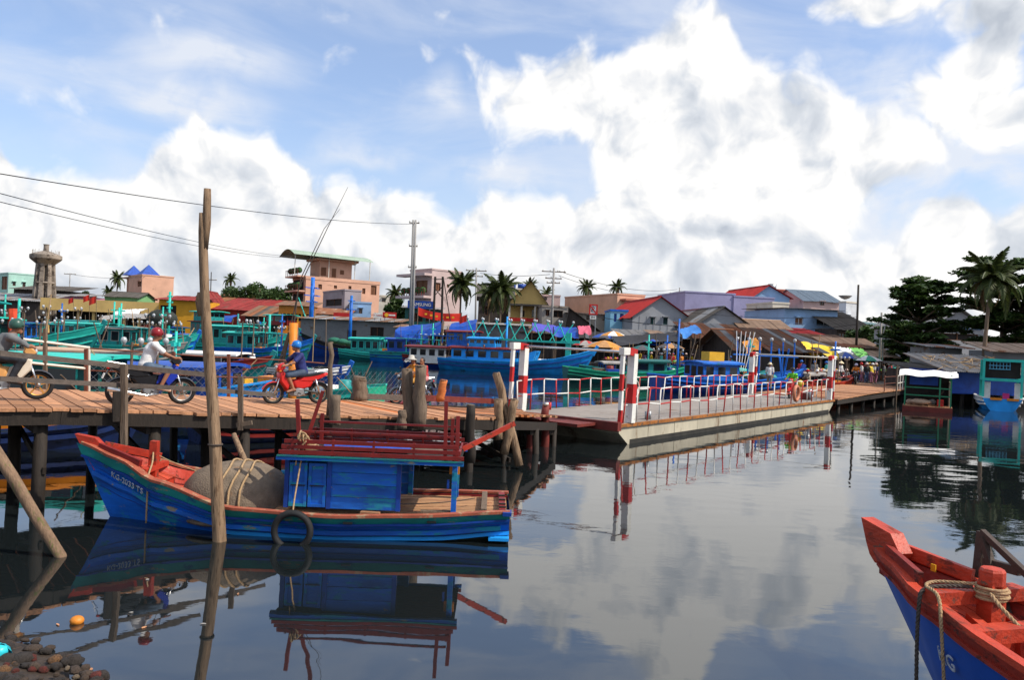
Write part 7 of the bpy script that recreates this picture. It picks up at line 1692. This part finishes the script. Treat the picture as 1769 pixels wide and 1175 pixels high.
def palm(label, px, Y, pyc, fl, n=20, lean=0.0, seed=1, trunk=.16, dry=3, base_px=None):
    top = P(px, pyc, Y); bx = P(base_px or px, pyc, Y).x; base = Vector((bx, Y, GZ)); q = random.Random(seed); r = thing('coconut_palm', label, 'palm', base)
    H_ = top.z-GZ; dx = top.x-bx
    ps = [(dx*(i/8)**1.6, 0, H_*i/8) for i in range(9)]
    MB().tube(ps, [trunk*(1.35 if i == 0 else 1-.04*i) for i in range(9)], 9, wob=.05).build('trunk', M['greywood'], r, smooth=True)
    for i in range(n+dry):
        k = i/n if i < n else .98; me = (FR if i < n else FRD)[min(4, int(k*5))]
        o = bpy.data.objects.new('frond', me); COL.objects.link(o); o.parent = r; o.location = (dx, 0, H_)
        s = fl*q.uniform(.85, 1.1)*(1 if i < n else .8); o.scale = (s, s, s); o.rotation_euler = (q.uniform(-.2, .2), -lerp(.95, -.45, k)+q.uniform(-.15, .15), i*2.4+q.uniform(-.3, .3))
    for i in range(5): MB().ball((dx+.25*math.cos(i*1.3), .25*math.sin(i*1.3), H_-.25-.1*(i % 2)), .15, 8, 6).build('coconut', pm('coconut_husk', (.16, .13, .04), .6), r, smooth=True)
    return r
palm('tall coconut palm leaning before the dark almond trees', 1712, 52, 484, 2.5, 30, seed=2, base_px=1704, trunk=.15)
palm('coconut palm behind the red banner beside the pink house', 797, 104, 494, 3.0, 26, seed=3)
palm('coconut palm with drooping fronds before the dark gabled house', 866, 102, 503, 3.4, 28, seed=4, dry=6)
palm('coconut palm close beside the dark gabled house', 846, 106, 510, 2.8, 22, seed=14, dry=5)
palm('far palm beside the pink block house with pyramids', 203, 165, 482, 2.4, 20, seed=5)
palm('little far palm behind the lime green house', 188, 175, 505, 2.0, 16, seed=15)
palm('far palm rising behind the maroon roofs', 398, 165, 484, 2.2, 18, seed=6)
palm('far palm top left above the salmon building', 1014, 150, 498, 2.5, 22, seed=7)
palm('far palm top right above the salmon building', 1066, 155, 497, 2.4, 22, seed=8)
palm('far palm behind the yellow gable', 915, 150, 496, 2.5, 18, seed=9)
palm('small palm behind the utility pole at the pink small block', 944, 152, 508, 2.2, 16, seed=10)
palm('short palm between the peach and pink houses', 683, 130, 508, 2.4, 18, seed=16)
# ================================================================ utility poles and wires
def utility(label, pxt, pyt, pxb, Y, r0=.18, arms=((.3, 1.2),), twin=False, mat='pole_conc'):
    t = P(pxt, pyt, Y); b = Vector((P(pxb, 570, Y).x, Y, GZ)); r = thing('utility_pole', label, 'pole', b); d = t-b
    for o in ((-.14, .14) if twin else (0,)): MB().tube([(o, 0, 0), (d.x+o, 0, d.z)], r0, 9, r2=r0*.7).build('shaft', M[mat], r, smooth=True)
    for (dz, w_) in arms:
        MB().beam((d.x-w_, 0, d.z-dz), (d.x+w_, 0, d.z-dz), .12, .12).build('crossarm', M['greywood'], r)
        for x in (-w_*.9, -w_*.3, w_*.3, w_*.9): MB().lathe([(.05, 0), (.08, .05), (.05, .1), (.08, .15), (.02, .25)], (d.x+x, 0, d.z-dz+.06), 7).build('insulator', M['white'], r)
    return r
utility('tall twin concrete utility pole in front of the pink house', 716, 380, 711, 92, .17, ((.35, .6), (3.1, .5), (5.6, .5)), True)
utility('utility pole with three crossarms between the palms', 823, 463, 822, 112, .16, ((.4, 1.5), (1.2, 1.0), (2.4, .7)))
utility('utility pole with crossarms right of the yellow house', 957, 463, 953, 104, .2, ((.5, 1.6), (1.4, 1.1), (2.0, .9)))
utility('far small utility pole above the red roofed barn', 1174, 497, 1173, 160, .16, ((1.2, 2.0),))
utility('utility pole right of the water tower', 121, 472, 118, 160, .14, ((.2, 1.2),))
utility('thin dark utility pole behind the leaning trunk', 365, 470, 362, 150, .12, ((1.5, 1.1), (4.2, .8)), mat='darkwood')
utility('plain dark pole standing behind the market roofs', 1483, 492, 1481, 73, .13, (), mat='darkwood')
utility('short lamp column of the market street', 1523, 540, 1522, 66, .11, ())
lp = thing('street_lamp', 'grey curved street lamp over the market crowd', 'street lamp', Vector((P(1527, 580, 66).x, 66, GZ))); a = lp.location
MB().tube([(0, 0, 0), P(1526, 575, 66)-a, P(1530, 562, 66)-a, P(1540, 555, 66)-a], .05, 7).build('arm', M['metal'], lp, smooth=True); MB().ball(tuple(P(1542, 553, 66)-a), .25, 10, 6, .6, 1.4).build('lamp_head', M['metal'], lp, smooth=True)
gt = thing('timber_gantry', 'tall rusty frame of two poles with cross braces by the blue tarps', 'frame', Vector((P(757, 560, 86).x, 86, GZ))); a = gt.location
for (x0, x1) in ((747, 752), (762, 765)): MB().tube([P(x0, 600, 86)-a, P(x1, 478, 86)-a], .13, 7).build('pole', M['darkwood'], gt)
MB().tube([P(766, 480, 86)-a, P(778, 555, 86)-a], .06, 6).build('stay', M['darkwood'], gt)
for (p0, p1) in (((751, 483), (765, 482)), ((750, 512), (764, 495)), ((749, 496), (764, 514))): MB().tube([P(*p0, 86)-a, P(*p1, 86)-a], .05, 6).build('brace', M['darkwood'], gt)
def wire(label, pts, r=.02, sag=0.0):
    o = thing('overhead_cable', label, 'cable', pts[0]); a = Vector(pts[0]); ps = []
    for i in range(25):
        t = i/24; q = a.lerp(Vector(pts[1]), t); q.z -= sag*4*t*(1-t); ps.append(q-a)
    MB().tube(ps, r, 4).build('cable', M['black'], o); return o
A_ = P(716, 387, 92)
wire('thick black cable from the twin pole over the bridge to the left', [A_, P(-60, 290, 30)], .022, .55)
wire('lower black cable from the peach house roof running left over the trunk pole', [P(505, 443, 128), P(-60, 318, 34)], .022, .6)
wire('parallel black cable just below the lower one', [P(505, 445, 127), P(-60, 334, 34)], .020, .65)
wire('cable linking the three crossarm poles', [P(830, 472, 112), P(950, 474, 104)], .03, .3)
wire('cable from the crossarm pole to the far pole above the barn', [P(965, 468, 104), P(1170, 500, 160)], .035, 1.2)
wire('second cable to the far pole above the barn', [P(965, 476, 104), P(1178, 502, 160)], .03, 1.6)
wire('cable from the twin pole to the palms\' pole', [P(716, 478, 92), P(818, 472, 112)], .02, .5)
wire('low black street cable crossing before the barns', [P(955, 530, 104), P(1230, 566, 84)], .04, .6)
wire('low street cable crossing before the blue clapboard house', [P(1230, 566, 84), P(1481, 560, 73)], .03, .5)
wire('thin cable over the blue clapboard house', [P(1190, 540, 84), P(1483, 548, 73)], .018, .3)
wire('thin cable between tower pole and pink block house', [P(125, 474, 160), P(250, 478, 150)], .03, .5)
# ================================================================ market shacks on the right bank
RR = [M['rustroof'], M['rustroof2'], M['rustroof'], M['tinroof']]
def shack(label, pxl, pxr, Y, th, pyeave, rise, depth, roofs, wall, kind='mono', holes=(), n=8, name='market_shack', ov=.6, stilts=False):
    h = House(label, pxl, Y, th, pxr, pyeave, depth=depth, cat='shack', name=name); h.walls(wall, holes, glass='shade', sill=False)
    if kind == 'mono': h.mono(roofs, rise, ov, n)
    else: h.gable(roofs, rise, kind, ov, n, wallmat=wall)
    if stilts:
        for i in range(6):
            for y in (.2, depth*.6): MB().tube([(h.L*(i+.3)/6, y, -2), (h.L*(i+.3)/6, y, .2)], .12, 7).build('stilt', M['darkwood'], h.r)
    return h
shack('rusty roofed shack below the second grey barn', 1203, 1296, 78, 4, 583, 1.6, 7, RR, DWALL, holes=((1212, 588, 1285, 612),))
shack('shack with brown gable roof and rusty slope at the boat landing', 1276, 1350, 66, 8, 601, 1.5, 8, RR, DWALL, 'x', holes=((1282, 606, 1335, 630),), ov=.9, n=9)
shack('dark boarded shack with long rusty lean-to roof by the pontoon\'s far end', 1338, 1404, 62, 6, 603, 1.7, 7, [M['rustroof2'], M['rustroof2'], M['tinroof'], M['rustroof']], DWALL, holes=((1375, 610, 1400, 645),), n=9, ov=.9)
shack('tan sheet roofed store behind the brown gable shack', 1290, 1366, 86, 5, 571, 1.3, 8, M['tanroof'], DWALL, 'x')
shack('red brown roofed store below the blue clapboard house', 1346, 1432, 82, 6, 580, 1.0, 7, M['redroof'], BEIGE, n=9)
shack('grey white sheet roof store under the red brown one', 1344, 1420, 75, 5, 589, .7, 5, M['tarp_grey'], DWALL, n=7)
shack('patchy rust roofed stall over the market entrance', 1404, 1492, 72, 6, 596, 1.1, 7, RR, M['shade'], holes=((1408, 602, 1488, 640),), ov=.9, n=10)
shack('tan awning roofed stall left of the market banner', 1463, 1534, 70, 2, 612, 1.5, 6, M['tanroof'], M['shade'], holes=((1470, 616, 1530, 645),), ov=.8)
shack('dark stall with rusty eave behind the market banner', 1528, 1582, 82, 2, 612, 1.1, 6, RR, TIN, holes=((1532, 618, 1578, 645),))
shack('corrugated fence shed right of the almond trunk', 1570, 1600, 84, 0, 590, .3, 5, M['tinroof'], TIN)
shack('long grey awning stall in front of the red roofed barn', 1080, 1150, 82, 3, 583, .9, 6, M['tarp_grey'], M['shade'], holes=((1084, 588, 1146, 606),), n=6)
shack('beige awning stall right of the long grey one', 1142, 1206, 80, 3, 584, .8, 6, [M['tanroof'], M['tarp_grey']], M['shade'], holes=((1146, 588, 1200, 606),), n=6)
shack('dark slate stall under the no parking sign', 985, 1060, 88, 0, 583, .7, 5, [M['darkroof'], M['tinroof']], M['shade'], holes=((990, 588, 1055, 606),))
shack('grey tin fence shed behind the gantry lamps', 826, 912, 90, -3, 560, .2, 3, M['tinroof'], TIN, n=9)
shack('low tin shed left of the gantry boat under blue tarps', 690, 830, 94, -3, 566, .4, 5, [M['tinroof'], M['rustroof2']], TIN, holes=((700, 575, 720, 600), (740, 575, 770, 600)), n=12)
shack('brown shed behind the blue tarps right of the tin fence', 905, 1000, 90, 0, 574, .8, 5, [M['rustroof2'], M['darkroof']], DWALL, holes=((915, 582, 990, 604),), n=8)
h = shack('blue walled shed with torn thatched tarp roof on the right bank', 1640, 1770, 47.5, 2, 640, .9, 4.5, M['tarp_grey'], M['tarp_blue'], n=9, ov=.5, stilts=True)
for i in range(46):
    q = random.Random(i); x = q.uniform(-.3, h.L+.2); y = q.uniform(-.4, 3.5); z = h.h+.15+y*.2
    MB().tube([(x, y, z), (x+q.uniform(-.5, .5), y+q.uniform(-.4, .3), z+q.uniform(.02, .22)), (x+q.uniform(-.9, .9), y-q.uniform(.1, .8), z-q.uniform(0, .25))], .03, 4, r2=.012).build('dry_palm_stalk', M['rope'] if i % 3 else M['greywood'], h.r)
shack('tall rust streaked corrugated shed right of the thatched roof', 1716, 1800, 51, 3, 606, .5, 2.5, pm('pale_rust_sheet', (.36, .28, .22), .8, .25, .5, wear=(.22, .11, .06), wamt=.55, wscale=.5), TIN, n=7)
shack('small tin shed behind the thatched roof', 1606, 1664, 55, 2, 600, .2, 2.5, [M['tinroof'], M['rustroof']], TIN, n=5, stilts=True)
shack('dark stilted shed edge beside the house raft', 1588, 1640, 52, 4, 640, .4, 4, M['darkroof'], DWALL, n=4, stilts=True)
# ---------------------------------------------------------------- tarpaulins
def tarp(label, px0, py0, px1, py1, Y, mat, depth=3.0, sag=.35, drop=.0, seed=1, poles=True):
    a, b = P(px0, py0, Y), P(px1, py1, Y); r = thing('tarpaulin_awning', label, 'tarpaulin', (a.x, Y, GZ)); q = random.Random(seed); w_ = b.x-a.x; rows = []
    for i in range(13):
        t = i/12; row = []
        for j in range(7):
            s = j/6; row.append((w_*t, depth*s, lerp(a.z, b.z, t)-GZ+.55*s-sag*math.sin(t*math.pi)*math.sin(s*math.pi)+q.uniform(-.06, .06)+(-drop if j == 0 else 0)-(.1*math.sin(t*9) if j == 0 else 0)))
        rows.append(row)
    MB().grid(rows).build('sheet', mat, r, smooth=True)
    if poles:
        for k in (rows[0][1], rows[0][-1], rows[6][1], rows[-1][1], rows[-1][-1]): MB().tube([(k[0], k[1], 0), k], .05, 6).build('pole', M['greywood'], r)
    return r
tarp('big blue tarpaulin shelter beside the twin utility pole', 681, 572, 742, 566, 87, M['tarp_blue'], 4, .5, 1.6, 1)
tarp('blue tarpaulin flap left of the timber gantry', 722, 575, 762, 560, 85, M['tarp_blue'], 3, .3, .9, 2)
tarp('dark blue tarpaulin box behind the white cabin boat', 776, 566, 822, 560, 84, M['tarp_blue'], 3, .3, 1.4, 3)
tarp('violet blue tarpaulin strip behind the gantry mast', 920, 566, 962, 571, 84, pm('violet_tarp', (.08, .07, .40), .5, .25, 2), 2.5, .3, .3, 4)
tarp('royal blue tarpaulin strip by the gantry mast head', 958, 572, 1000, 575, 80, M['tarp_blue'], 2.5, .4, .5, 5)
tarp('pink fringed awning right of the gantry mast', 1000, 572, 1022, 572, 80, pm('pink_awning', (.55, .10, .16)), 2, .1, .3, 6)
tarp('bright yellow tarpaulin hanging under the lean-to roof', 1394, 602, 1450, 612, 62, pm('yellow_tarp', (.72, .48, .01), .5, .2, 2), 1.4, .3, .35, 7)
tarp('light blue tarpaulin by the rusty roofed shack', 1180, 580, 1212, 570, 70, pm('light_blue_tarp', (.05, .22, .60), .5, .2), 2.5, .2, .2, 8)
tarp('long black shade net over the stalls beside the green boat', 1065, 592, 1180, 584, 70, pm('black_net', (.025, .025, .03), .8, .3), 4, .5, .2, 9)
tarp('orange tarpaulin flap on the blue boat\'s landing', 1290, 603, 1316, 596, 60, M['tarp_orange'], 1.5, .1, .3, 10)
tarp('green and white awning at the tan stall', 1478, 612, 1502, 614, 66, pm('green_awning', (.16, .45, .10)), 1.5, .1, .25, 11)
tarp('white awning with grey stripes at the rusty stall', 1448, 610, 1480, 613, 66, M['tarp_white'], 1.5, .1, .25, 12)
tarp('blue awning behind the tan hall boats', 170, 548, 262, 546, 112, M['tarp_grey'], 4, .3, .3, 13)
tarp('white awning under the tan hall', 195, 540, 240, 538, 116, M['tarp_white'], 3, .2, .3, 14)
tarp('blue awning over the left fleet landing', 345, 552, 400, 550, 116, M['tarp_blue'], 3, .2, .5, 15)
# ---------------------------------------------------------------- umbrellas
def umbrella(label, px, py, Y, rad, cols, seed):
    t = P(px, py, Y); r = thing('market_umbrella', label, 'umbrella', (t.x, Y, GZ)); h = t.z-GZ
    MB().tube([(0, 0, 0), (0, 0, h)], .035, 6).build('pole', M['greywood'], r); n = 8
    for k in range(n):
        a0, a1 = 2*math.pi*k/n+.2, 2*math.pi*(k+1)/n+.2; rows = []
        for i in range(5):
            s = i/4; z = h-.55*rad*.7*s**1.5; rows.append([(rad*s*math.cos(a), rad*s*math.sin(a), z) for a in (a0, (a0+a1)/2, a1)])
        MB().grid(rows).build('panel', cols[k % len(cols)], r, smooth=True)
    return r
GRT, ORT, WHT, BLT = M['tarp_grey'], M['tarp_orange'], M['tarp_white'], M['tarp_blue']
DGT = pm('dark_grey_cloth', (.08, .08, .09), .8, .3); TANC = pm('tan_cloth', (.42, .22, .09), .8, .3)
for i, (px, py, Y, rad, cols, lb) in enumerate(((1060, 572, 78, 1.3, (ORT, WHT), 'orange and white panelled umbrella'), (1045, 588, 68, 1.6, (ORT, TANC), 'large orange and tan umbrella'), (1034, 590, 70, 1.5, (GRT, TANC), 'grey and tan umbrella'), (1098, 577, 76, 1.4, (DGT,), 'charcoal umbrella'), (1082, 582, 74, 1.3, (DGT, GRT), 'charcoal and grey striped umbrella'), (1128, 586, 72, 1.5, (DGT, BLT), 'charcoal and blue umbrella'), (1045, 575, 82, 1.4, (BLT, DGT), 'blue and charcoal umbrella'), (1158, 592, 70, 1.3, (DGT, TANC), 'charcoal and tan umbrella'), (1110, 596, 68, 1.2, (M['teal_dark'], DGT), 'dark teal umbrella'), (1070, 600, 66, 1.2, (ORT,), 'plain orange umbrella'), (1012, 588, 76, 1.3, (M['redroof'], GRT), 'red and grey umbrella'), (1460, 608, 64, 1.3, (GRT, BLT), 'grey and blue umbrella'), (1500, 614, 66, 1.2, (WHT, M['green']), 'white and green umbrella'))):
    umbrella(lb+' over a market stall', px, py, Y, rad, cols, i)
# ---------------------------------------------------------------- stalls, crates, baskets
qr = random.Random(77)
def market_spot(px0, px1, Y0, Y1):
    px, Y = qr.uniform(px0, px1), qr.uniform(Y0, Y1); return Vector((P(px, 640, Y).x, Y, GZ))
def stall(label, px, Y, cols):
    b = Vector((P(px, 640, Y).x, Y, GZ)); r = thing('market_stall', label, 'stall', b, qr.uniform(-.3, .3))
    MB().b2(-1.0, 1.0, -.5, .5, .70, .76).build('table_top', M['plank'], r)
    for x in (-.9, .9):
        for y in (-.42, .42): MB().b2(x-.03, x+.03, y-.03, y+.03, 0, .70).build('leg', M['greywood'], r)
    for i in range(7): MB().ball((-.8+.27*i, qr.uniform(-.3, .3), .84), .14, 8, 5, .7).build('goods_heap', cols[i % len(cols)], r, smooth=True)
    return r
fruit = [pm('fruit_red', (.5, .05, .03)), pm('fruit_green', (.10, .32, .04)), pm('fruit_yellow', (.65, .42, .04)), pm('fish_silver', (.45, .46, .48), .3), pm('cloth_pink', (.6, .12, .25)), pm('fruit_orange', (.62, .22, .02))]
for i, (px, Y, c, lb) in enumerate(((1090, 72, (0, 1), 'table stall heaped with red and green fruit'), (1120, 70, (2, 5), 'table stall heaped with yellow and orange fruit'), (1150, 69, (3,), 'table stall of silver fish'), (1180, 67, (1,), 'table stall of green vegetables'), (1060, 70, (4, 2), 'table stall of pink and yellow cloth'), (1395, 58, (4, 1), 'table stall with pink cloth and greens'), (1430, 60, (2, 4), 'table stall of yellow and pink bundles'), (1225, 66, (3, 0), 'table stall of fish and red fruit'), (1520, 68, (5, 1), 'table stall of oranges and greens'))):
    stall(lb, px, Y, [fruit[k] for k in c])
cratecols = [('orange', M['orange']), ('blue', M['blue']), ('red', M['signred']), ('green', M['green']), ('yellow', M['yellow']), ('grey', M['tarp_grey']), ('white', M['tarp_white'])]
def crate_mesh():
    mb = MB(); mb.b2(-.3, .3, -.2, .2, 0, .03)
    for z in (.06, .17, .28):
        for s in (1, -1): mb.b2(-.3, .3, s*.2-.012, s*.2+.012, z-.035, z+.035); mb.b2(s*.3-.012, s*.3+.012, -.188, .188, z-.035, z+.035)
    for x in (-.29, .29):
        for y in (-.19, .19): mb.b2(x-.02, x+.02, y-.02, y+.02, .03, .32)
    return mb.mesh('plastic_crate')
CRM = crate_mesh()
for i in range(64):
    cn, cmt = cratecols[i % 7]; zone = i % 4
    b = [market_spot(1050, 1200, 64, 76), market_spot(1200, 1300, 60, 66), market_spot(1375, 1470, 56, 64), market_spot(1470, 1600, 64, 78)][zone]
    o = obj('plastic_crate', CRM.copy(), cmt); o.location = b+Vector((0, 0, .35*(i % 3 == 0)*0)); o.rotation_euler[2] = qr.uniform(0, 3); o.scale = (1.3,)*3
    where = ['by the umbrella stalls', 'below the rusty shacks', 'at the pontoon landing', 'along the market street'][zone]
    tag(o, '%s slatted plastic crate on the ground %s' % (cn, where), 'crate', '%s crates %s' % (cn, where))
# ---------------------------------------------------------------- the crowd
poses = [stand_pose(.0, .05), stand_pose(.18, .2), stand_pose(.02, .25, .12), sit_pose(), stand_pose(-.12, -.1, .03)]
cols = [('white', (.62, .62, .60)), ('sky blue', (.16, .36, .55)), ('navy', (.02, .03, .10)), ('red', (.45, .03, .03)), ('magenta', (.50, .04, .22)), ('yellow', (.62, .45, .03)), ('green', (.06, .30, .08)), ('grey', (.22, .22, .23)), ('lilac', (.36, .26, .45)), ('orange', (.58, .20, .03)), ('black', (.02, .02, .022)), ('turquoise', (.05, .38, .34)), ('beige', (.45, .36, .26)), ('brown', (.16, .08, .05))]
heads = [('conical hat', 'cone', (.60, .50, .32)), ('bare head', 'hair', None), ('white helmet', 'helmet', (.62, .62, .62)), ('blue helmet', 'helmet', (.02, .12, .42)), ('sun hat', 'sunhat', (.55, .40, .35)), ('red helmet', 'helmet', (.42, .02, .02)), ('yellow cap', 'cap', (.6, .4, .03))]
trs = [drk, cm('brown_trousers', (.10, .06, .04)), cm('blue_trousers', (.05, .08, .16)), cm('floral_trousers', (.30, .12, .18)), cm('grey_trousers', (.25, .22, .19))]
used = set(); k = 0; trn = ['dark', 'brown', 'blue', 'floral', 'grey']
def crowd(px, py, Y, z=GZ, pose=None, face=None, where='on the market street'):
    global k
    p_ = pose if pose is not None else (0, 1, 4, 0, 2, 1)[k % 6]
    while True:
        ia, ib, it = qr.randrange(14), qr.randrange(7), qr.randrange(5)
        if (ia, ib, it) not in used: break
    k += 1; used.add((ia, ib, it)); a, b = cols[ia], heads[ib]; g = G(px, py, z) if Y is None else Vector((P(px, 640, Y).x, Y, z))
    person('%s person in %s top, %s trousers and %s %s' % ('seated' if p_ == 3 else 'standing', a[0], trn[it], b[0], where), g, face if face is not None else qr.uniform(0, 6.28), poses[p_], cm('top_'+a[0].replace(' ', '_'), a[1]), trs[it], b[1], cm('headwear_'+b[0].replace(' ', '_'), b[2]) if b[2] else None, res=.03, sleeve=(.8, 1.7)[k % 2])
for px, py in ((1500, 656), (1512, 655), (1545, 655), (1528, 652)): crowd(px, py, None, .74)
for i in range(22): crowd(qr.uniform(1486, 1608), 0, qr.uniform(66, 84))
for i in range(18): crowd(qr.uniform(1488, 1600), 0, qr.uniform(58, 66), where='at the head of the footbridge')
for px, Y in ((1398, 52), (1410, 53), (1422, 54), (1433, 52.5), (1445, 55), (1390, 54), (1415, 57), (1428, 58), (1452, 57), (1462, 60), (1384, 57), (1440, 60)): crowd(px, 0, Y, GZ, 3 if px % 4 else 0, where='at the pontoon landing')
crowd(1407, 0, 56.5, GZ, 0)
for i in range(22): crowd(qr.uniform(1070, 1200), 0, qr.uniform(68, 78), where='among the umbrella stalls')
for i in range(5): crowd(qr.uniform(1215, 1270), 0, qr.uniform(64, 68), where='before the rusty shacks')
for px, lb, Y in ((1530, 'black motorcycle parked amid the market crowd', 70), (1562, 'red motorcycle parked amid the market crowd', 74), (1590, 'blue motorcycle parked amid the market crowd', 72), (1448, 'maroon motorcycle parked by the seated vendors', 58)):
    c_ = {'black': (.012, .012, .014), 'red': (.48, .018, .015), 'blue ': (.01, .05, .35), 'maroo': (.16, .01, .02)}
    motorcycle(lb, Vector((P(px, 640, Y).x, Y, GZ)), qr.uniform(2.5, 5.5), pm('bike_'+lb[:4], c_.get(lb[:5].strip() if lb[:5].strip() in c_ else lb[:5], (.05, .05, .3)), .3), pm('bike_'+lb[:4], (.1, .1, .1)), M['metal'])
# crew on the boats
person('crew member in dark shirt standing on the long blue boat\'s side deck', Vector((-3.7, 66.0, .85)), -1.5, poses[0], cm('top_navy', (.02, .03, .10)), trs[0], 'hair', res=.03)
person('crew member in striped pale shirt at the long blue boat\'s rail', Vector((-2.4, 65.8, .80)), -1.2, poses[2], cm('top_beige', (.45, .36, .26)), trs[1], 'hair', res=.03)
person('person in red shirt on the gantry boat landing', Vector((P(1095, 640, 62).x, 62, .3)), 2.0, poses[0], cm('top_red', (.45, .03, .03)), trs[0], 'cone', cm('headwear_conical_hat', (.60, .50, .32)), res=.03)

# ---------------------------------------------------------------- unit conversion: the layout above is in units of 1.136 m; the whole place, camera included, is brought to metres
U_ = 1/PK
for o in list(COL.objects):
    if o.parent is None and o.type in ('MESH', 'EMPTY'):
        o.location = o.location*U_; o.scale = o.scale*U_
camo.matrix_world = Matrix.Translation((0, 0, HC*(U_-1))) @ camo.matrix_world
